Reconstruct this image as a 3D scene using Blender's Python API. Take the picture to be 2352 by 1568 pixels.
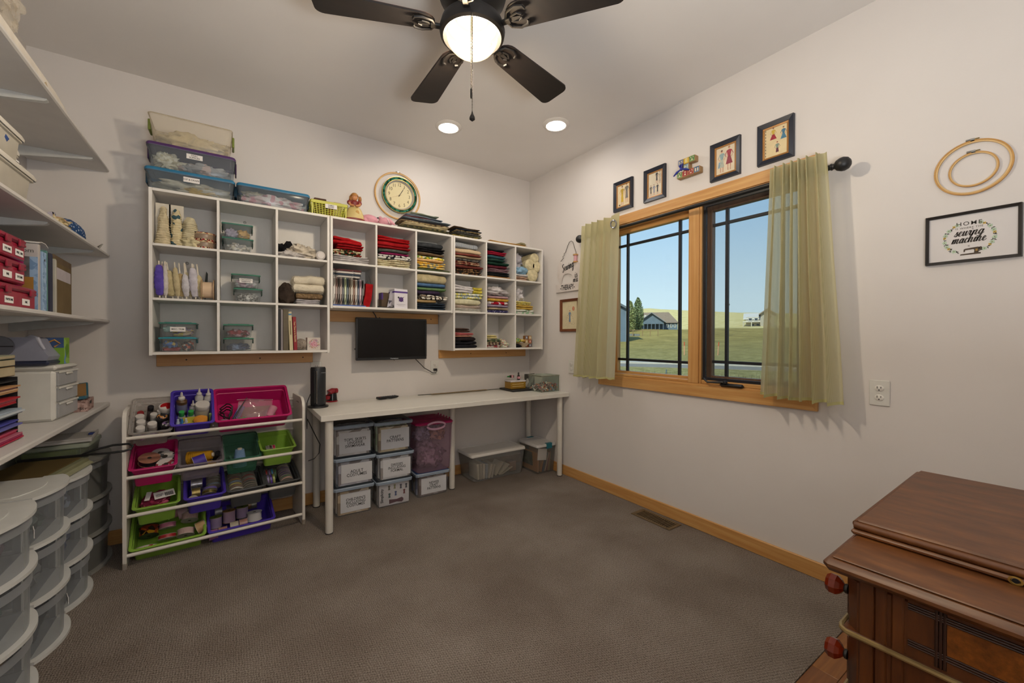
import bpy, math, random
from mathutils import Vector, Matrix, Euler, noise
R = math.radians
PI = math.pi
scene = bpy.context.scene
for o in list(bpy.data.objects):
    bpy.data.objects.remove(o)
COL = scene.collection

# ---------------------------------------------------------------- camera
W_, H_ = 2352, 1568
FPX = 940.12
HC = 1.2
YAW, PITCH, ROLL = R(34.2723), R(-0.4024), R(0.1609)
fwd = Vector((math.sin(YAW)*math.cos(PITCH), math.cos(YAW)*math.cos(PITCH), math.sin(PITCH)))
rgt0 = Vector((math.cos(YAW), -math.sin(YAW), 0))
up0 = rgt0.cross(fwd)
rgt = rgt0*math.cos(ROLL) + up0*math.sin(ROLL)
upv = up0*math.cos(ROLL) - rgt0*math.sin(ROLL)
CAM = Vector((0, 0, HC))
cd = bpy.data.cameras.new('camera'); cam = bpy.data.objects.new('camera', cd); COL.objects.link(cam)
cd.sensor_fit = 'HORIZONTAL'; cd.sensor_width = 36.0; cd.lens = FPX/W_*36.0
cd.clip_start = 0.02; cd.clip_end = 3000
mw = Matrix((rgt, upv, -fwd)).transposed().to_4x4(); mw.translation = CAM
cam.matrix_world = mw
scene.camera = cam

# ---------------------------------------------------------------- world, sun, exposure
vs = scene.view_settings
vs.view_transform = 'Standard'; vs.look = 'None'; vs.gamma = 1.0; vs.use_curve_mapping = False
vs.exposure = 0.0
world = bpy.data.worlds.new('sky'); scene.world = world; world.use_nodes = True
nt = world.node_tree; nt.nodes.clear()
wo = nt.nodes.new('ShaderNodeOutputWorld'); bg = nt.nodes.new('ShaderNodeBackground')
tc = nt.nodes.new('ShaderNodeTexCoord'); sp = nt.nodes.new('ShaderNodeSeparateXYZ'); rp = nt.nodes.new('ShaderNodeValToRGB')
nt.links.new(tc.outputs['Generated'], sp.inputs[0]); nt.links.new(sp.outputs['Z'], rp.inputs[0])
e = rp.color_ramp.elements
e[0].position = 0.0; e[0].color = (0.80, 0.90, 0.97, 1)
e[1].position = 1.0; e[1].color = (0.12, 0.27, 0.60, 1)
for pos, c in ((0.08, (0.76, 0.88, 0.97, 1)), (0.30, (0.42, 0.63, 0.90, 1)), (0.55, (0.24, 0.45, 0.80, 1))):
    el = e.new(pos); el.color = c
nt.links.new(rp.outputs[0], bg.inputs[0]); bg.inputs[1].default_value = 1.15
nt.links.new(bg.outputs[0], wo.inputs[0])
sl = bpy.data.lights.new('sun', 'SUN'); sl.energy = 5.2; sl.angle = R(0.6); sl.color = (1.0, 0.91, 0.72)
so = bpy.data.objects.new('sun', sl); COL.objects.link(so)
so.rotation_euler = Vector((0.80, 0.30, -0.62)).to_track_quat('-Z', 'Y').to_euler()

LAMP_FAN = 44.0         # watts of the fan globe's bulb
LAMP_CAN = 80.0         # radiance of the recessed discs

# lamp added behind the camera to brighten the ceiling, standing in for bounced flash
fl = bpy.data.lights.new('flash_stand_in', 'AREA'); fl.shape = 'DISK'; fl.size = 0.45; fl.energy = 42.0; fl.color = (0.90, 0.955, 1.0)
fo_ = bpy.data.objects.new('flash_stand_in', fl); COL.objects.link(fo_); fo_.location = (0.30, -0.28, 1.12); fo_.rotation_euler = (PI, 0, 0)

# ---------------------------------------------------------------- photo pixel -> place
def ray(x, y):
    return rgt*((x-W_/2)/FPX) + upv*(-(y-H_/2)/FPX) + fwd
def onX(x, y, X): d = ray(x, y); return CAM + d*(X/d.x)
def onY(x, y, Y): d = ray(x, y); return CAM + d*(Y/d.y)
def onZ(x, y, Z): d = ray(x, y); return CAM + d*((Z-HC)/d.z)
def onP(x, y, p, n):
    d = ray(x, y); return CAM + d*((Vector(p)-CAM).dot(n)/d.dot(n))

XR, YB, ZC = 2.429, 3.259, 2.749      # right wall, back wall, ceiling
XL, YF = -0.905, -0.52                # left wall, wall behind the camera
F = YB-0.30                           # front of the cube shelves

# ---------------------------------------------------------------- materials
def lin(c):
    if isinstance(c, str):
        c = c.lstrip('#'); c = tuple(int(c[i:i+2], 16)/255 for i in (0, 2, 4))
    return tuple((v/12.92 if v <= 0.04045 else ((v+0.055)/1.055)**2.4) for v in c[:3]) + (1.0,)
MATS = {}
def _new(name):
    m = bpy.data.materials.new(name); m.use_nodes = True
    nt = m.node_tree; b = nt.nodes['Principled BSDF']
    return m, nt, b
def _coord(nt, scale=(1, 1, 1), kind='Object'):
    tc = nt.nodes.new('ShaderNodeTexCoord'); mp = nt.nodes.new('ShaderNodeMapping')
    mp.inputs['Scale'].default_value = scale
    nt.links.new(tc.outputs[kind], mp.inputs[0]); return mp.outputs[0]
def _ramp(nt, src, stops, const=False):
    r = nt.nodes.new('ShaderNodeValToRGB'); e = r.color_ramp.elements
    r.color_ramp.interpolation = 'CONSTANT' if const else 'LINEAR'
    e[0].position, e[0].color = stops[0][0], lin(stops[0][1])
    e[1].position, e[1].color = stops[-1][0], lin(stops[-1][1])
    for p, c in stops[1:-1]:
        q = e.new(p); q.color = lin(c)
    nt.links.new(src, r.inputs[0]); return r.outputs[0]
def _bump(nt, b, src, strength, dist=0.002):
    n = nt.nodes.new('ShaderNodeBump'); n.inputs['Strength'].default_value = strength; n.inputs['Distance'].default_value = dist
    nt.links.new(src, n.inputs['Height']); nt.links.new(n.outputs[0], b.inputs['Normal'])
def _noise(nt, vec, scale, detail=3, rough=0.55):
    n = nt.nodes.new('ShaderNodeTexNoise'); n.inputs['Scale'].default_value = scale; n.inputs['Detail'].default_value = detail
    n.inputs['Roughness'].default_value = rough
    nt.links.new(vec, n.inputs['Vector']); return n.outputs['Fac']
def mix(a, b, t):
    def h(c):
        c = c.lstrip('#'); return [int(c[i:i+2], 16) for i in (0, 2, 4)]
    A, B = h(a), h(b)
    return '#%02x%02x%02x' % tuple(int(max(0, min(255, p+(q-p)*t))) for p, q in zip(A, B))
def M(col, rough=0.5, metal=0.0, var=0.06, vscale=14, bump=0.0, bscale=60, spec=0.5, key=None):
    """plain surface: two close tones over a noise, optional fine relief"""
    k = ('M', col, rough, metal, var, vscale, bump, bscale, spec)
    if k in MATS: return MATS[k]
    m, nt, b = _new(key or 'plain_'+col.strip('#'))
    v = _coord(nt)
    if var:
        c = _ramp(nt, _noise(nt, v, vscale), [(0.3, mix(col, '#000000', var)), (0.7, mix(col, '#ffffff', var*0.5))])
        nt.links.new(c, b.inputs['Base Color'])
    else:
        b.inputs['Base Color'].default_value = lin(col)
    b.inputs['Roughness'].default_value = rough; b.inputs['Metallic'].default_value = metal
    b.inputs['Specular IOR Level'].default_value = spec
    if bump: _bump(nt, b, _noise(nt, v, bscale, 4), bump)
    MATS[k] = m; return m
def CLOTH(col, bump=0.5, scale=420):
    k = ('C', col, bump)
    if k in MATS: return MATS[k]
    m, nt, b = _new('cloth_'+col.strip('#')); v = _coord(nt)
    c = _ramp(nt, _noise(nt, v, 30, 4), [(0.3, mix(col, '#000000', 0.16)), (0.72, mix(col, '#ffffff', 0.06))])
    nt.links.new(c, b.inputs['Base Color']); b.inputs['Roughness'].default_value = 0.92; b.inputs['Specular IOR Level'].default_value = 0.15
    _bump(nt, b, _noise(nt, v, scale*0.2, 5), bump, 0.003)
    MATS[k] = m; return m
def PRINT(cols, scale=60, kind='blotch', stretch=(1, 1, 1)):
    """printed cloth: blotches, dots, stripes or plaid"""
    k = ('P', tuple(cols), scale, kind, stretch)
    if k in MATS: return MATS[k]
    m, nt, b = _new('print_'+kind+'_'+cols[0].strip('#')); v = _coord(nt, stretch)
    n = len(cols)
    if kind == 'blotch':
        t = nt.nodes.new('ShaderNodeTexVoronoi'); t.inputs['Scale'].default_value = scale
        nt.links.new(v, t.inputs['Vector']); s = nt.nodes.new('ShaderNodeSeparateColor')
        nt.links.new(t.outputs['Color'], s.inputs[0]); src = s.outputs[0]
        c = _ramp(nt, src, [(i/n, q) for i, q in enumerate(cols)], True)
    elif kind == 'dots':
        t = nt.nodes.new('ShaderNodeTexVoronoi'); t.inputs['Scale'].default_value = scale
        nt.links.new(v, t.inputs['Vector'])
        c = _ramp(nt, t.outputs['Distance'], [(0, cols[1]), (0.30, cols[0]), (1, cols[0])], True)
    else:
        w = nt.nodes.new('ShaderNodeTexWave'); w.inputs['Scale'].default_value = scale
        w.bands_direction = 'X'; nt.links.new(v, w.inputs['Vector'])
        c = _ramp(nt, w.outputs['Fac'], [(i/n, q) for i, q in enumerate(cols)], True)
        if kind == 'plaid':
            w2 = nt.nodes.new('ShaderNodeTexWave'); w2.inputs['Scale'].default_value = scale*0.9
            w2.bands_direction = 'Z'; nt.links.new(v, w2.inputs['Vector'])
            c2 = _ramp(nt, w2.outputs['Fac'], [(i/n, q) for i, q in enumerate(cols)], True)
            mx = nt.nodes.new('ShaderNodeMix'); mx.data_type = 'RGBA'; mx.inputs[0].default_value = 0.5
            nt.links.new(c, mx.inputs[6]); nt.links.new(c2, mx.inputs[7]); c = mx.outputs[2]
    nt.links.new(c, b.inputs['Base Color']); b.inputs['Roughness'].default_value = 0.9; b.inputs['Specular IOR Level'].default_value = 0.15
    MATS[k] = m; return m
def _edge(nt, k, base=0.0):
    lw = nt.nodes.new('ShaderNodeLayerWeight'); lw.inputs[0].default_value = 0.5
    p = nt.nodes.new('ShaderNodeMath'); p.operation = 'POWER'; p.inputs[1].default_value = 4.0
    nt.links.new(lw.outputs['Facing'], p.inputs[0])
    q = nt.nodes.new('ShaderNodeMath'); q.operation = 'MULTIPLY_ADD'; q.inputs[1].default_value = k; q.inputs[2].default_value = base
    nt.links.new(p.outputs[0], q.inputs[0]); return q.outputs[0]
def CLEAR(tint='#dfe3e6', haze=0.22, rough=0.18):
    """thin clear or cloudy plastic: partly see-through, partly a soft glossy skin"""
    k = ('T', tint, haze, rough)
    if k in MATS: return MATS[k]
    m, nt, b = _new('clear_'+tint.strip('#'))
    b.inputs['Base Color'].default_value = lin(tint); b.inputs['Roughness'].default_value = rough
    t = nt.nodes.new('ShaderNodeBsdfTransparent'); t.inputs[0].default_value = lin(mix(tint, '#ffffff', 0.45))
    fr = _edge(nt, 0.35)
    ma = nt.nodes.new('ShaderNodeMath'); ma.operation = 'ADD'; ma.inputs[1].default_value = haze; ma.use_clamp = True
    nt.links.new(fr, ma.inputs[0])
    v = _coord(nt); nz = _noise(nt, v, 9, 2); mm = nt.nodes.new('ShaderNodeMath'); mm.operation = 'MULTIPLY_ADD'
    mm.inputs[1].default_value = haze*0.5; nt.links.new(nz, mm.inputs[0]); nt.links.new(ma.outputs[0], mm.inputs[2])
    mx = nt.nodes.new('ShaderNodeMixShader'); nt.links.new(mm.outputs[0], mx.inputs[0])
    nt.links.new(t.outputs[0], mx.inputs[1]); nt.links.new(b.outputs[0], mx.inputs[2])
    nt.links.new(mx.outputs[0], nt.nodes['Material Output'].inputs[0]); MATS[k] = m; return m
def GLASS(tint='#f4faf8', gloss=0.06):
    k = ('G', tint, gloss)
    if k in MATS: return MATS[k]
    m, nt, b = _new('glass'); nt.nodes.remove(b)
    t = nt.nodes.new('ShaderNodeBsdfTransparent'); t.inputs[0].default_value = lin(tint)
    g = nt.nodes.new('ShaderNodeBsdfGlossy'); g.inputs['Roughness'].default_value = 0.03
    fr = _edge(nt, 0.5, gloss)
    mx = nt.nodes.new('ShaderNodeMixShader'); nt.links.new(fr, mx.inputs[0])
    nt.links.new(t.outputs[0], mx.inputs[1]); nt.links.new(g.outputs[0], mx.inputs[2])
    nt.links.new(mx.outputs[0], nt.nodes['Material Output'].inputs[0]); MATS[k] = m; return m
def WOOD(c1, c2, stretch=(1, 14, 14), scale=2.0, rough=0.45, key='wood', burl=False):
    k = ('W', c1, c2, stretch, scale, rough, burl)
    if k in MATS: return MATS[k]
    m, nt, b = _new(key); v = _coord(nt, stretch)
    n1 = _noise(nt, v, scale, 6, 0.62)
    if burl:
        n1 = _noise(nt, _coord(nt), 60, 6, 0.7)
    c = _ramp(nt, n1, [(0.30, c1), (0.55, mix(c1, c2, 0.6)), (0.72, c2)])
    nt.links.new(c, b.inputs['Base Color']); b.inputs['Roughness'].default_value = rough
    _bump(nt, b, n1, 0.12, 0.002); MATS[k] = m; return m
def EMIT(col, strength, key='glow'):
    m, nt, b = _new(key); nt.nodes.remove(b); e = nt.nodes.new('ShaderNodeEmission')
    e.inputs[0].default_value = lin(col); e.inputs[1].default_value = strength
    nt.links.new(e.outputs[0], nt.nodes['Material Output'].inputs[0]); return m

# ---------------------------------------------------------------- mesh building
class MB:
    def __init__(s): s.v = []; s.f = []; s.M = Matrix.Identity(4)
    def add(s, vs, fs):
        n = len(s.v); s.v += [tuple(s.M @ Vector(p)) for p in vs]; s.f += [tuple(i+n for i in f) for f in fs]; return s
    def box(s, x0, x1, y0, y1, z0, z1, b=0.0):
        if x0 > x1: x0, x1 = x1, x0
        if y0 > y1: y0, y1 = y1, y0
        if z0 > z1: z0, z1 = z1, z0
        b = min(b, (x1-x0)*.45, (y1-y0)*.45, (z1-z0)*.45)
        if b <= 0:
            vs = [(x, y, z) for x in (x0, x1) for y in (y0, y1) for z in (z0, z1)]
            return s.add(vs, [(0, 1, 3, 2), (4, 6, 7, 5), (0, 4, 5, 1), (2, 3, 7, 6), (0, 2, 6, 4), (1, 5, 7, 3)])
        vs = []; idx = {}
        X, Y, Z = (x0, x1), (y0, y1), (z0, z1)
        for i in (0, 1):
            for j in (0, 1):
                for k in (0, 1):
                    a = (1, -1)[i]*b; c = (1, -1)[j]*b; d = (1, -1)[k]*b
                    idx[i, j, k, 0] = len(vs); vs.append((X[i], Y[j]+c, Z[k]+d))
                    idx[i, j, k, 1] = len(vs); vs.append((X[i]+a, Y[j], Z[k]+d))
                    idx[i, j, k, 2] = len(vs); vs.append((X[i]+a, Y[j]+c, Z[k]))
        fs = []
        for i in (0, 1):
            fs.append(tuple(idx[i, j, k, 0] for j, k in ((0, 0), (1, 0), (1, 1), (0, 1))))
            fs.append(tuple(idx[j, i, k, 1] for j, k in ((0, 0), (1, 0), (1, 1), (0, 1))))
            fs.append(tuple(idx[j, k, i, 2] for j, k in ((0, 0), (1, 0), (1, 1), (0, 1))))
            for j in (0, 1):
                fs.append((idx[i, j, 0, 0], idx[i, j, 1, 0], idx[i, j, 1, 1], idx[i, j, 0, 1]))
                fs.append((idx[i, 0, j, 0], idx[i, 1, j, 0], idx[i, 1, j, 2], idx[i, 0, j, 2]))
                fs.append((idx[0, i, j, 1], idx[1, i, j, 1], idx[1, i, j, 2], idx[0, i, j, 2]))
                for k in (0, 1): fs.append((idx[i, j, k, 0], idx[i, j, k, 1], idx[i, j, k, 2]))
        return s.add(vs, fs)
    def cyl(s, p0, p1, r0, r1=None, n=14, caps=True):
        r1 = r0 if r1 is None else r1
        p0, p1 = Vector(p0), Vector(p1); d = (p1-p0).normalized()
        a = d.orthogonal().normalized(); b = d.cross(a)
        vs = []
        for p, r in ((p0, r0), (p1, r1)):
            vs += [tuple(p+(a*math.cos(2*PI*i/n)+b*math.sin(2*PI*i/n))*r) for i in range(n)]
        fs = [(i, (i+1) % n, n+(i+1) % n, n+i) for i in range(n)]
        if caps: fs += [tuple(range(n-1, -1, -1)), tuple(range(n, 2*n))]
        return s.add(vs, fs)
    def lathe(s, prof, c=(0, 0, 0), n=20, axis='z', sx=1, sy=1, caps=True):
        vs = []; fs = []; m = len(prof)
        for r, z in prof:
            for i in range(n):
                a = 2*PI*i/n; q = (r*math.cos(a)*sx, r*math.sin(a)*sy, z)
                if axis == 'x': q = (q[2], q[0], q[1])
                elif axis == 'y': q = (q[0], q[2], q[1])
                vs.append((q[0]+c[0], q[1]+c[1], q[2]+c[2]))
        for k in range(m-1):
            for i in range(n):
                j = (i+1) % n; fs.append((k*n+i, k*n+j, (k+1)*n+j, (k+1)*n+i))
        if caps and prof[0][0] > 1e-6: fs.append(tuple(range(n-1, -1, -1)))
        if caps and prof[-1][0] > 1e-6: fs.append(tuple(range((m-1)*n, m*n)))
        return s.add(vs, fs)
    def tube(s, pts, r, n=8, closed=False):
        pts = [Vector(p) for p in pts]; m = len(pts); vs = []; fs = []
        for i, p in enumerate(pts):
            if closed: t = pts[(i+1) % m]-pts[i-1]
            else: t = pts[min(i+1, m-1)]-pts[max(i-1, 0)]
            t.normalize()
            ref = Vector((0, 0, 1)) if abs(t.z) < 0.9 else Vector((1, 0, 0))
            a = t.cross(ref).normalized(); b = t.cross(a)
            rr = r[i] if isinstance(r, (list, tuple)) else r
            vs += [tuple(p+(a*math.cos(2*PI*k/n)+b*math.sin(2*PI*k/n))*rr) for k in range(n)]
        for i in range(m if closed else m-1):
            i2 = (i+1) % m
            for k in range(n): fs.append((i*n+k, i*n+(k+1) % n, i2*n+(k+1) % n, i2*n+k))
        if not closed: fs += [tuple(range(n-1, -1, -1)), tuple(range((m-1)*n, m*n))]
        return s.add(vs, fs)
    def prism(s, poly, h0, h1, axis='z'):
        n = len(poly); vs = []
        for h in (h0, h1):
            for u, w in poly:
                vs.append({'z': (u, w, h), 'y': (u, h, w), 'x': (h, u, w)}[axis])
        return s.add(vs, [tuple(range(n-1, -1, -1)), tuple(range(n, 2*n))]+[(i, (i+1) % n, n+(i+1) % n, n+i) for i in range(n)])
    def grid(s, fn, nu, nv, cu=False):
        vs = [fn(i/(nu if cu else nu-1), j/(nv-1)) for j in range(nv) for i in range(nu)]
        fs = []
        for j in range(nv-1):
            for i in range(nu if cu else nu-1):
                i2 = (i+1) % nu; fs.append((j*nu+i, j*nu+i2, (j+1)*nu+i2, (j+1)*nu+i))
        return s.add(vs, fs)
    def lump(s, c, r, seed=0, rough=0.25, freq=2.2, n=16, m=10, flat=None):
        c = Vector(c)
        def fn(u, v):
            a = 2*PI*u; t = PI*v
            d = Vector((math.sin(t)*math.cos(a), math.sin(t)*math.sin(a), math.cos(t)))
            k = 1+rough*(noise.noise(d*freq+Vector((seed*7.1, seed*3.3, 0)))+0.5*noise.noise(d*freq*2.7+Vector((0, seed*5.7, 3))))
            p = Vector((d.x*r[0]*k, d.y*r[1]*k, d.z*r[2]*k))
            if flat is not None: p.z = max(p.z, -r[2]*flat)
            return tuple(c+p)
        return s.grid(fn, n, m, True)
def mesh(name, mb, mat, smooth=38):
    me = bpy.data.meshes.new(name); me.from_pydata(mb.v, [], mb.f); me.update()
    if smooth:
        me.polygons.foreach_set('use_smooth', [True]*len(me.polygons)); me.set_sharp_from_angle(angle=R(smooth))
    if mat: me.materials.append(mat)
    return me
def obj(name, mb, mat, parent=None, smooth=38, data=None):
    o = bpy.data.objects.new(name, data or mesh(name, mb, mat, smooth)); COL.objects.link(o)
    if parent: o.parent = parent
    return o
def setm(o, loc=None, rot=None):
    if isinstance(loc, Matrix):
        o.location = loc.to_translation(); o.rotation_euler = loc.to_euler(); return o
    if loc is not None: o.location = loc
    if rot is not None:
        o.rotation_euler = rot if isinstance(rot, (tuple, Euler)) else (0, 0, rot)
    return o
def tag(o, label=None, cat=None, group=None, kind=None):
    if label: o['label'] = label
    if cat: o['category'] = cat
    if group: o['group'] = group
    if kind: o['kind'] = kind
    return o
def thing(name, label, cat, loc=(0, 0, 0), rot=None, group=None):
    o = bpy.data.objects.new(name, None); COL.objects.link(o); o.empty_display_size = 0.05
    setm(o, loc, rot); return tag(o, label, cat, group)
def one(name, label, cat, mb, mat, loc=None, rot=None, group=None, smooth=38):
    o = obj(name, mb, mat, None, smooth); setm(o, loc, rot); return tag(o, label, cat, group)
def struct(name, mb, mat, parent=None, smooth=38):
    o = obj(name, mb, mat, parent, smooth)
    if parent is None: o['kind'] = 'structure'
    return o
def B(x0, x1, y0, y1, z0, z1, b=0.0): return MB().box(x0, x1, y0, y1, z0, z1, b)
def text(parent, s, size, mat, M4, align='CENTER', shear=0.0, bold=0.0, sx=1.0, spacing=1.0, depth=0.0004, name='lettering', ls=1.0):
    cu = bpy.data.curves.new('t', 'FONT'); cu.body = s; cu.size = size; cu.align_x = align; cu.align_y = 'CENTER'
    cu.shear = shear; cu.offset = bold; cu.space_character = spacing; cu.space_line = ls; cu.resolution_u = 3; cu.extrude = depth
    t = bpy.data.objects.new('t', cu); COL.objects.link(t); bpy.context.view_layer.update()
    me = bpy.data.meshes.new_from_object(t.evaluated_get(bpy.context.evaluated_depsgraph_get()))
    bpy.data.objects.remove(t); bpy.data.curves.remove(cu)
    me.transform(M4 @ Matrix.Diagonal((sx, 1, 1, 1))); me.name = name
    me.materials.clear(); me.materials.append(mat)
    o = bpy.data.objects.new(name, me); COL.objects.link(o)
    if parent: o.parent = parent
    return o
def faceY(x, y, z):   # text plane that looks towards -Y (read from inside the room on the back wall)
    return Matrix.Translation((x, y, z)) @ Matrix.Rotation(PI/2, 4, 'X')
def faceX(x, y, z):   # text plane on the right wall, looks towards -X
    return Matrix.Translation((x, y, z)) @ Matrix.Rotation(-PI/2, 4, 'Z') @ Matrix.Rotation(PI/2, 4, 'X')
def faceZ(x, y, z, a=0): return Matrix.Translation((x, y, z)) @ Matrix.Rotation(a, 4, 'Z')
rnd = random.Random(7)

# common finishes
WHITE = M('#dedad4', 0.45, var=0.02, key='white_laminate')
WHITE2 = M('#d5d3cc', 0.4, var=0.03, key='white_plastic')
PAPER = M('#e6e2df', 0.8, var=0.02, key='white_paper')
INK = M('#1c1a1a', 0.7, var=0, key='black_ink')
BLACK = M('#141416', 0.45, var=0.05, key='black_plastic')
OAK = WOOD('#b57f43', '#cda065', (1, 22, 22), 2.2, 0.42, 'oak_x')
OAKY = WOOD('#b57f43', '#d0a468', (22, 1, 22), 2.2, 0.42, 'oak_y')
OAKZ = WOOD('#b57f43', '#cda065', (22, 22, 1), 2.2, 0.42, 'oak_z')
CLR = CLEAR('#e0e4e6', 0.11, 0.15)
CLRB = CLEAR('#ccd6de', 0.12, 0.15)
FROST = CLEAR('#c9ccd0', 0.42, 0.35)
# ================================================================ room shell
def wall_mat(name, c):
    m, nt, b = _new(name); v = _coord(nt)
    c_ = _ramp(nt, _noise(nt, v, 1.3, 3), [(0.3, mix(c, '#000000', 0.025)), (0.7, c)])
    nt.links.new(c_, b.inputs['Base Color']); b.inputs['Roughness'].default_value = 0.75; b.inputs['Specular IOR Level'].default_value = 0.25
    _bump(nt, b, _noise(nt, v, 55, 5), 0.06, 0.002); return m
WALL = wall_mat('wall_paint', '#d8d2cd'); CEIL = wall_mat('ceiling_paint', '#e6e1dc')
def carpet_mat():
    m, nt, b = _new('loop_carpet')
    tc = nt.nodes.new('ShaderNodeTexCoord')
    sp = nt.nodes.new('ShaderNodeSeparateXYZ'); nt.links.new(tc.outputs['Object'], sp.inputs[0])
    def math_(op, a, bb=None, cc=None):
        n = nt.nodes.new('ShaderNodeMath'); n.operation = op
        for i, q in enumerate((a, bb, cc)):
            if q is None: continue
            if isinstance(q, (int, float)): n.inputs[i].default_value = q
            else: nt.links.new(q, n.inputs[i])
        return n.outputs[0]
    nz = _noise(nt, tc.outputs['Object'], 26, 3)
    wob = math_('MULTIPLY', nz, 0.016)
    rows = math_('SINE', math_('MULTIPLY', math_('ADD', sp.outputs['X'], wob), 2*PI/0.0085))
    phase = math_('MULTIPLY', math_('FLOOR', math_('MULTIPLY', sp.outputs['X'], 1/0.0085)), 1.9)
    loops = math_('SINE', math_('ADD', math_('MULTIPLY', sp.outputs['Y'], 2*PI/0.012), phase))
    h = math_('ADD', math_('MULTIPLY', rows, 0.28), math_('MULTIPLY', loops, 0.34))
    fine = _noise(nt, tc.outputs['Object'], 170, 3, 0.7)
    h2 = math_('ADD', h, math_('MULTIPLY', math_('SUBTRACT', fine, 0.5), 4.6))
    c1 = _ramp(nt, math_('MULTIPLY_ADD', h2, 0.30, 0.5), [(0.12, '#6b6057'), (0.55, '#a69a8f'), (0.95, '#c8bdb2')])
    big = _noise(nt, tc.outputs['Object'], 2.2, 3)
    c2 = _ramp(nt, big, [(0.3, '#d8d3cf'), (0.7, '#ffffff')])
    mx = nt.nodes.new('ShaderNodeMix'); mx.data_type = 'RGBA'; mx.blend_type = 'MULTIPLY'; mx.inputs[0].default_value = 1.0
    nt.links.new(c1, mx.inputs[6]); nt.links.new(c2, mx.inputs[7]); nt.links.new(mx.outputs[2], b.inputs['Base Color'])
    b.inputs['Roughness'].default_value = 0.95; b.inputs['Specular IOR Level'].default_value = 0.1
    _bump(nt, b, h2, 0.9, 0.004); return m
YC = 0.619                                             # carpet ends here, hardwood in front
mbc = MB(); mbc.box(XL, XR, YC, YB, -0.06, 0.0)
struct('floor', mbc, carpet_mat())
hw = struct('floor', B(XL, XR, YF, YC, -0.06, -0.020), M('#3a2414', 0.6, key='floor_underlay'))
planks = [WOOD('#5c3417', '#8b5a2d', (1.2, 20, 20), 2.0, 0.35, 'plank_a'), WOOD('#6a3e1c', '#9a6633', (1.2, 20, 20), 2.3, 0.35, 'plank_b'), WOOD('#50290f', '#7d4d25', (1.2, 20, 20), 1.8, 0.35, 'plank_c')]
y = YC; k = 0
while y > YF+0.02:
    y0 = max(y-0.083, YF); x = XL-rnd.uniform(0, 0.5)
    while x < XR:
        x1 = x+rnd.uniform(0.55, 1.0)
        obj('plank', B(max(x, XL)+.0006, min(x1, XR)-.0006, y0+.0006, y-.0006, -0.020, -0.004, 0.0012), planks[k % 3], hw); k += 1; x = x1
    y = y0
T = 0.16
struct('ceiling', B(XL-T, XR+T, YF-T, YB+T, ZC, ZC+0.15), CEIL)
struct('wall_back', B(XL-T, XR+T, YB, YB+T, -0.06, ZC), WALL)
struct('wall_left', B(XL-T, XL, YF, YB, -0.06, ZC), WALL)
struct('wall_front', B(XL-T, XR+T, YF-T, YF, -0.06, ZC), WALL)
# right wall with its window opening
WY0, WY1, WZ0, WZ1 = 0.895, 2.245, 0.905, 2.060
mb = MB()
mb.box(XR, XR+T, YF, WY0, -0.06, ZC); mb.box(XR, XR+T, WY1, YB, -0.06, ZC)
mb.box(XR, XR+T, WY0, WY1, -0.06, WZ0); mb.box(XR, XR+T, WY0, WY1, WZ1, ZC)
struct('wall_right', mb, WALL, smooth=0)
bb = 0.083
def base(name, x0, x1, y0, y1, mat): struct(name, MB().box(x0, x1, y0, y1, 0, bb, 0.003), mat)
base('baseboard_back', XL+.0145, XR-.0145, YB-.0145, YB-.0002, OAK)
base('baseboard_right', XR-.0142, XR-.0002, YC, YB-.0002, OAKY)
base('baseboard_left', XL+.0002, XL+.0142, YC, YB-.0002, OAKY)

# ---------------------------------------------------------------- window 1
win = tag(bpy.data.objects.new('window_1', None), kind='structure'); COL.objects.link(win)
win['label'] = 'two-part oak window with dark prairie grilles in the right wall'
CW = 0.066
oy0, oy1, oz0, oz1 = 0.829, 2.311, 0.840, 2.126
x0, x1 = XR-0.019, XR-.0003
# casing: four boards, mitred
def mitre(pts, nm, mat): obj(nm, MB().prism(pts, x0, x1, 'x'), mat, win, 0)
mitre([(oy0, oz0), (oy1, oz0), (oy1-CW, oz0+CW), (oy0+CW, oz0+CW)], 'casing', OAKY)
mitre([(oy0, oz1), (oy0+CW, oz1-CW), (oy1-CW, oz1-CW), (oy1, oz1)], 'casing', OAKY)
mitre([(oy0, oz0), (oy0+CW, oz0+CW), (oy0+CW, oz1-CW), (oy0, oz1)], 'casing', OAKZ)
mitre([(oy1, oz0), (oy1, oz1), (oy1-CW, oz1-CW), (oy1-CW, oz0+CW)], 'casing', OAKZ)
# jamb liner round the opening and the mullion
xi, xo = XR-0.012, XR+0.14
JM = [('jamb', (xi, xo, WY0, WY0+.018, WZ0, WZ1)), ('jamb', (xi, xo, WY1-.018, WY1, WZ0, WZ1)),
      ('jamb', (xi, xo, WY0+.018, WY1-.018, WZ0, WZ0+.016)), ('jamb', (xi, xo, WY0+.018, WY1-.018, WZ1-.018, WZ1))]
for nm, q in JM: obj(nm, B(*q, 0.002), OAKY if q[3]-q[2] > .5 else OAKZ, win)
MY = 1.502
obj('mullion', B(XR-.013, XR+.13, MY-.036, MY+.036, WZ0+.016, WZ1-.018, .003), OAKZ, win)
obj('mullion_bead', B(XR-.006, XR+.004, MY-.050, MY-.036, WZ0+.016, WZ1-.018, .002), OAKZ, win)
DARK = M('#16161c', 0.45, var=0.03, key='dark_bronze')
GL = GLASS('#eef6f6', 0.02)
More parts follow.
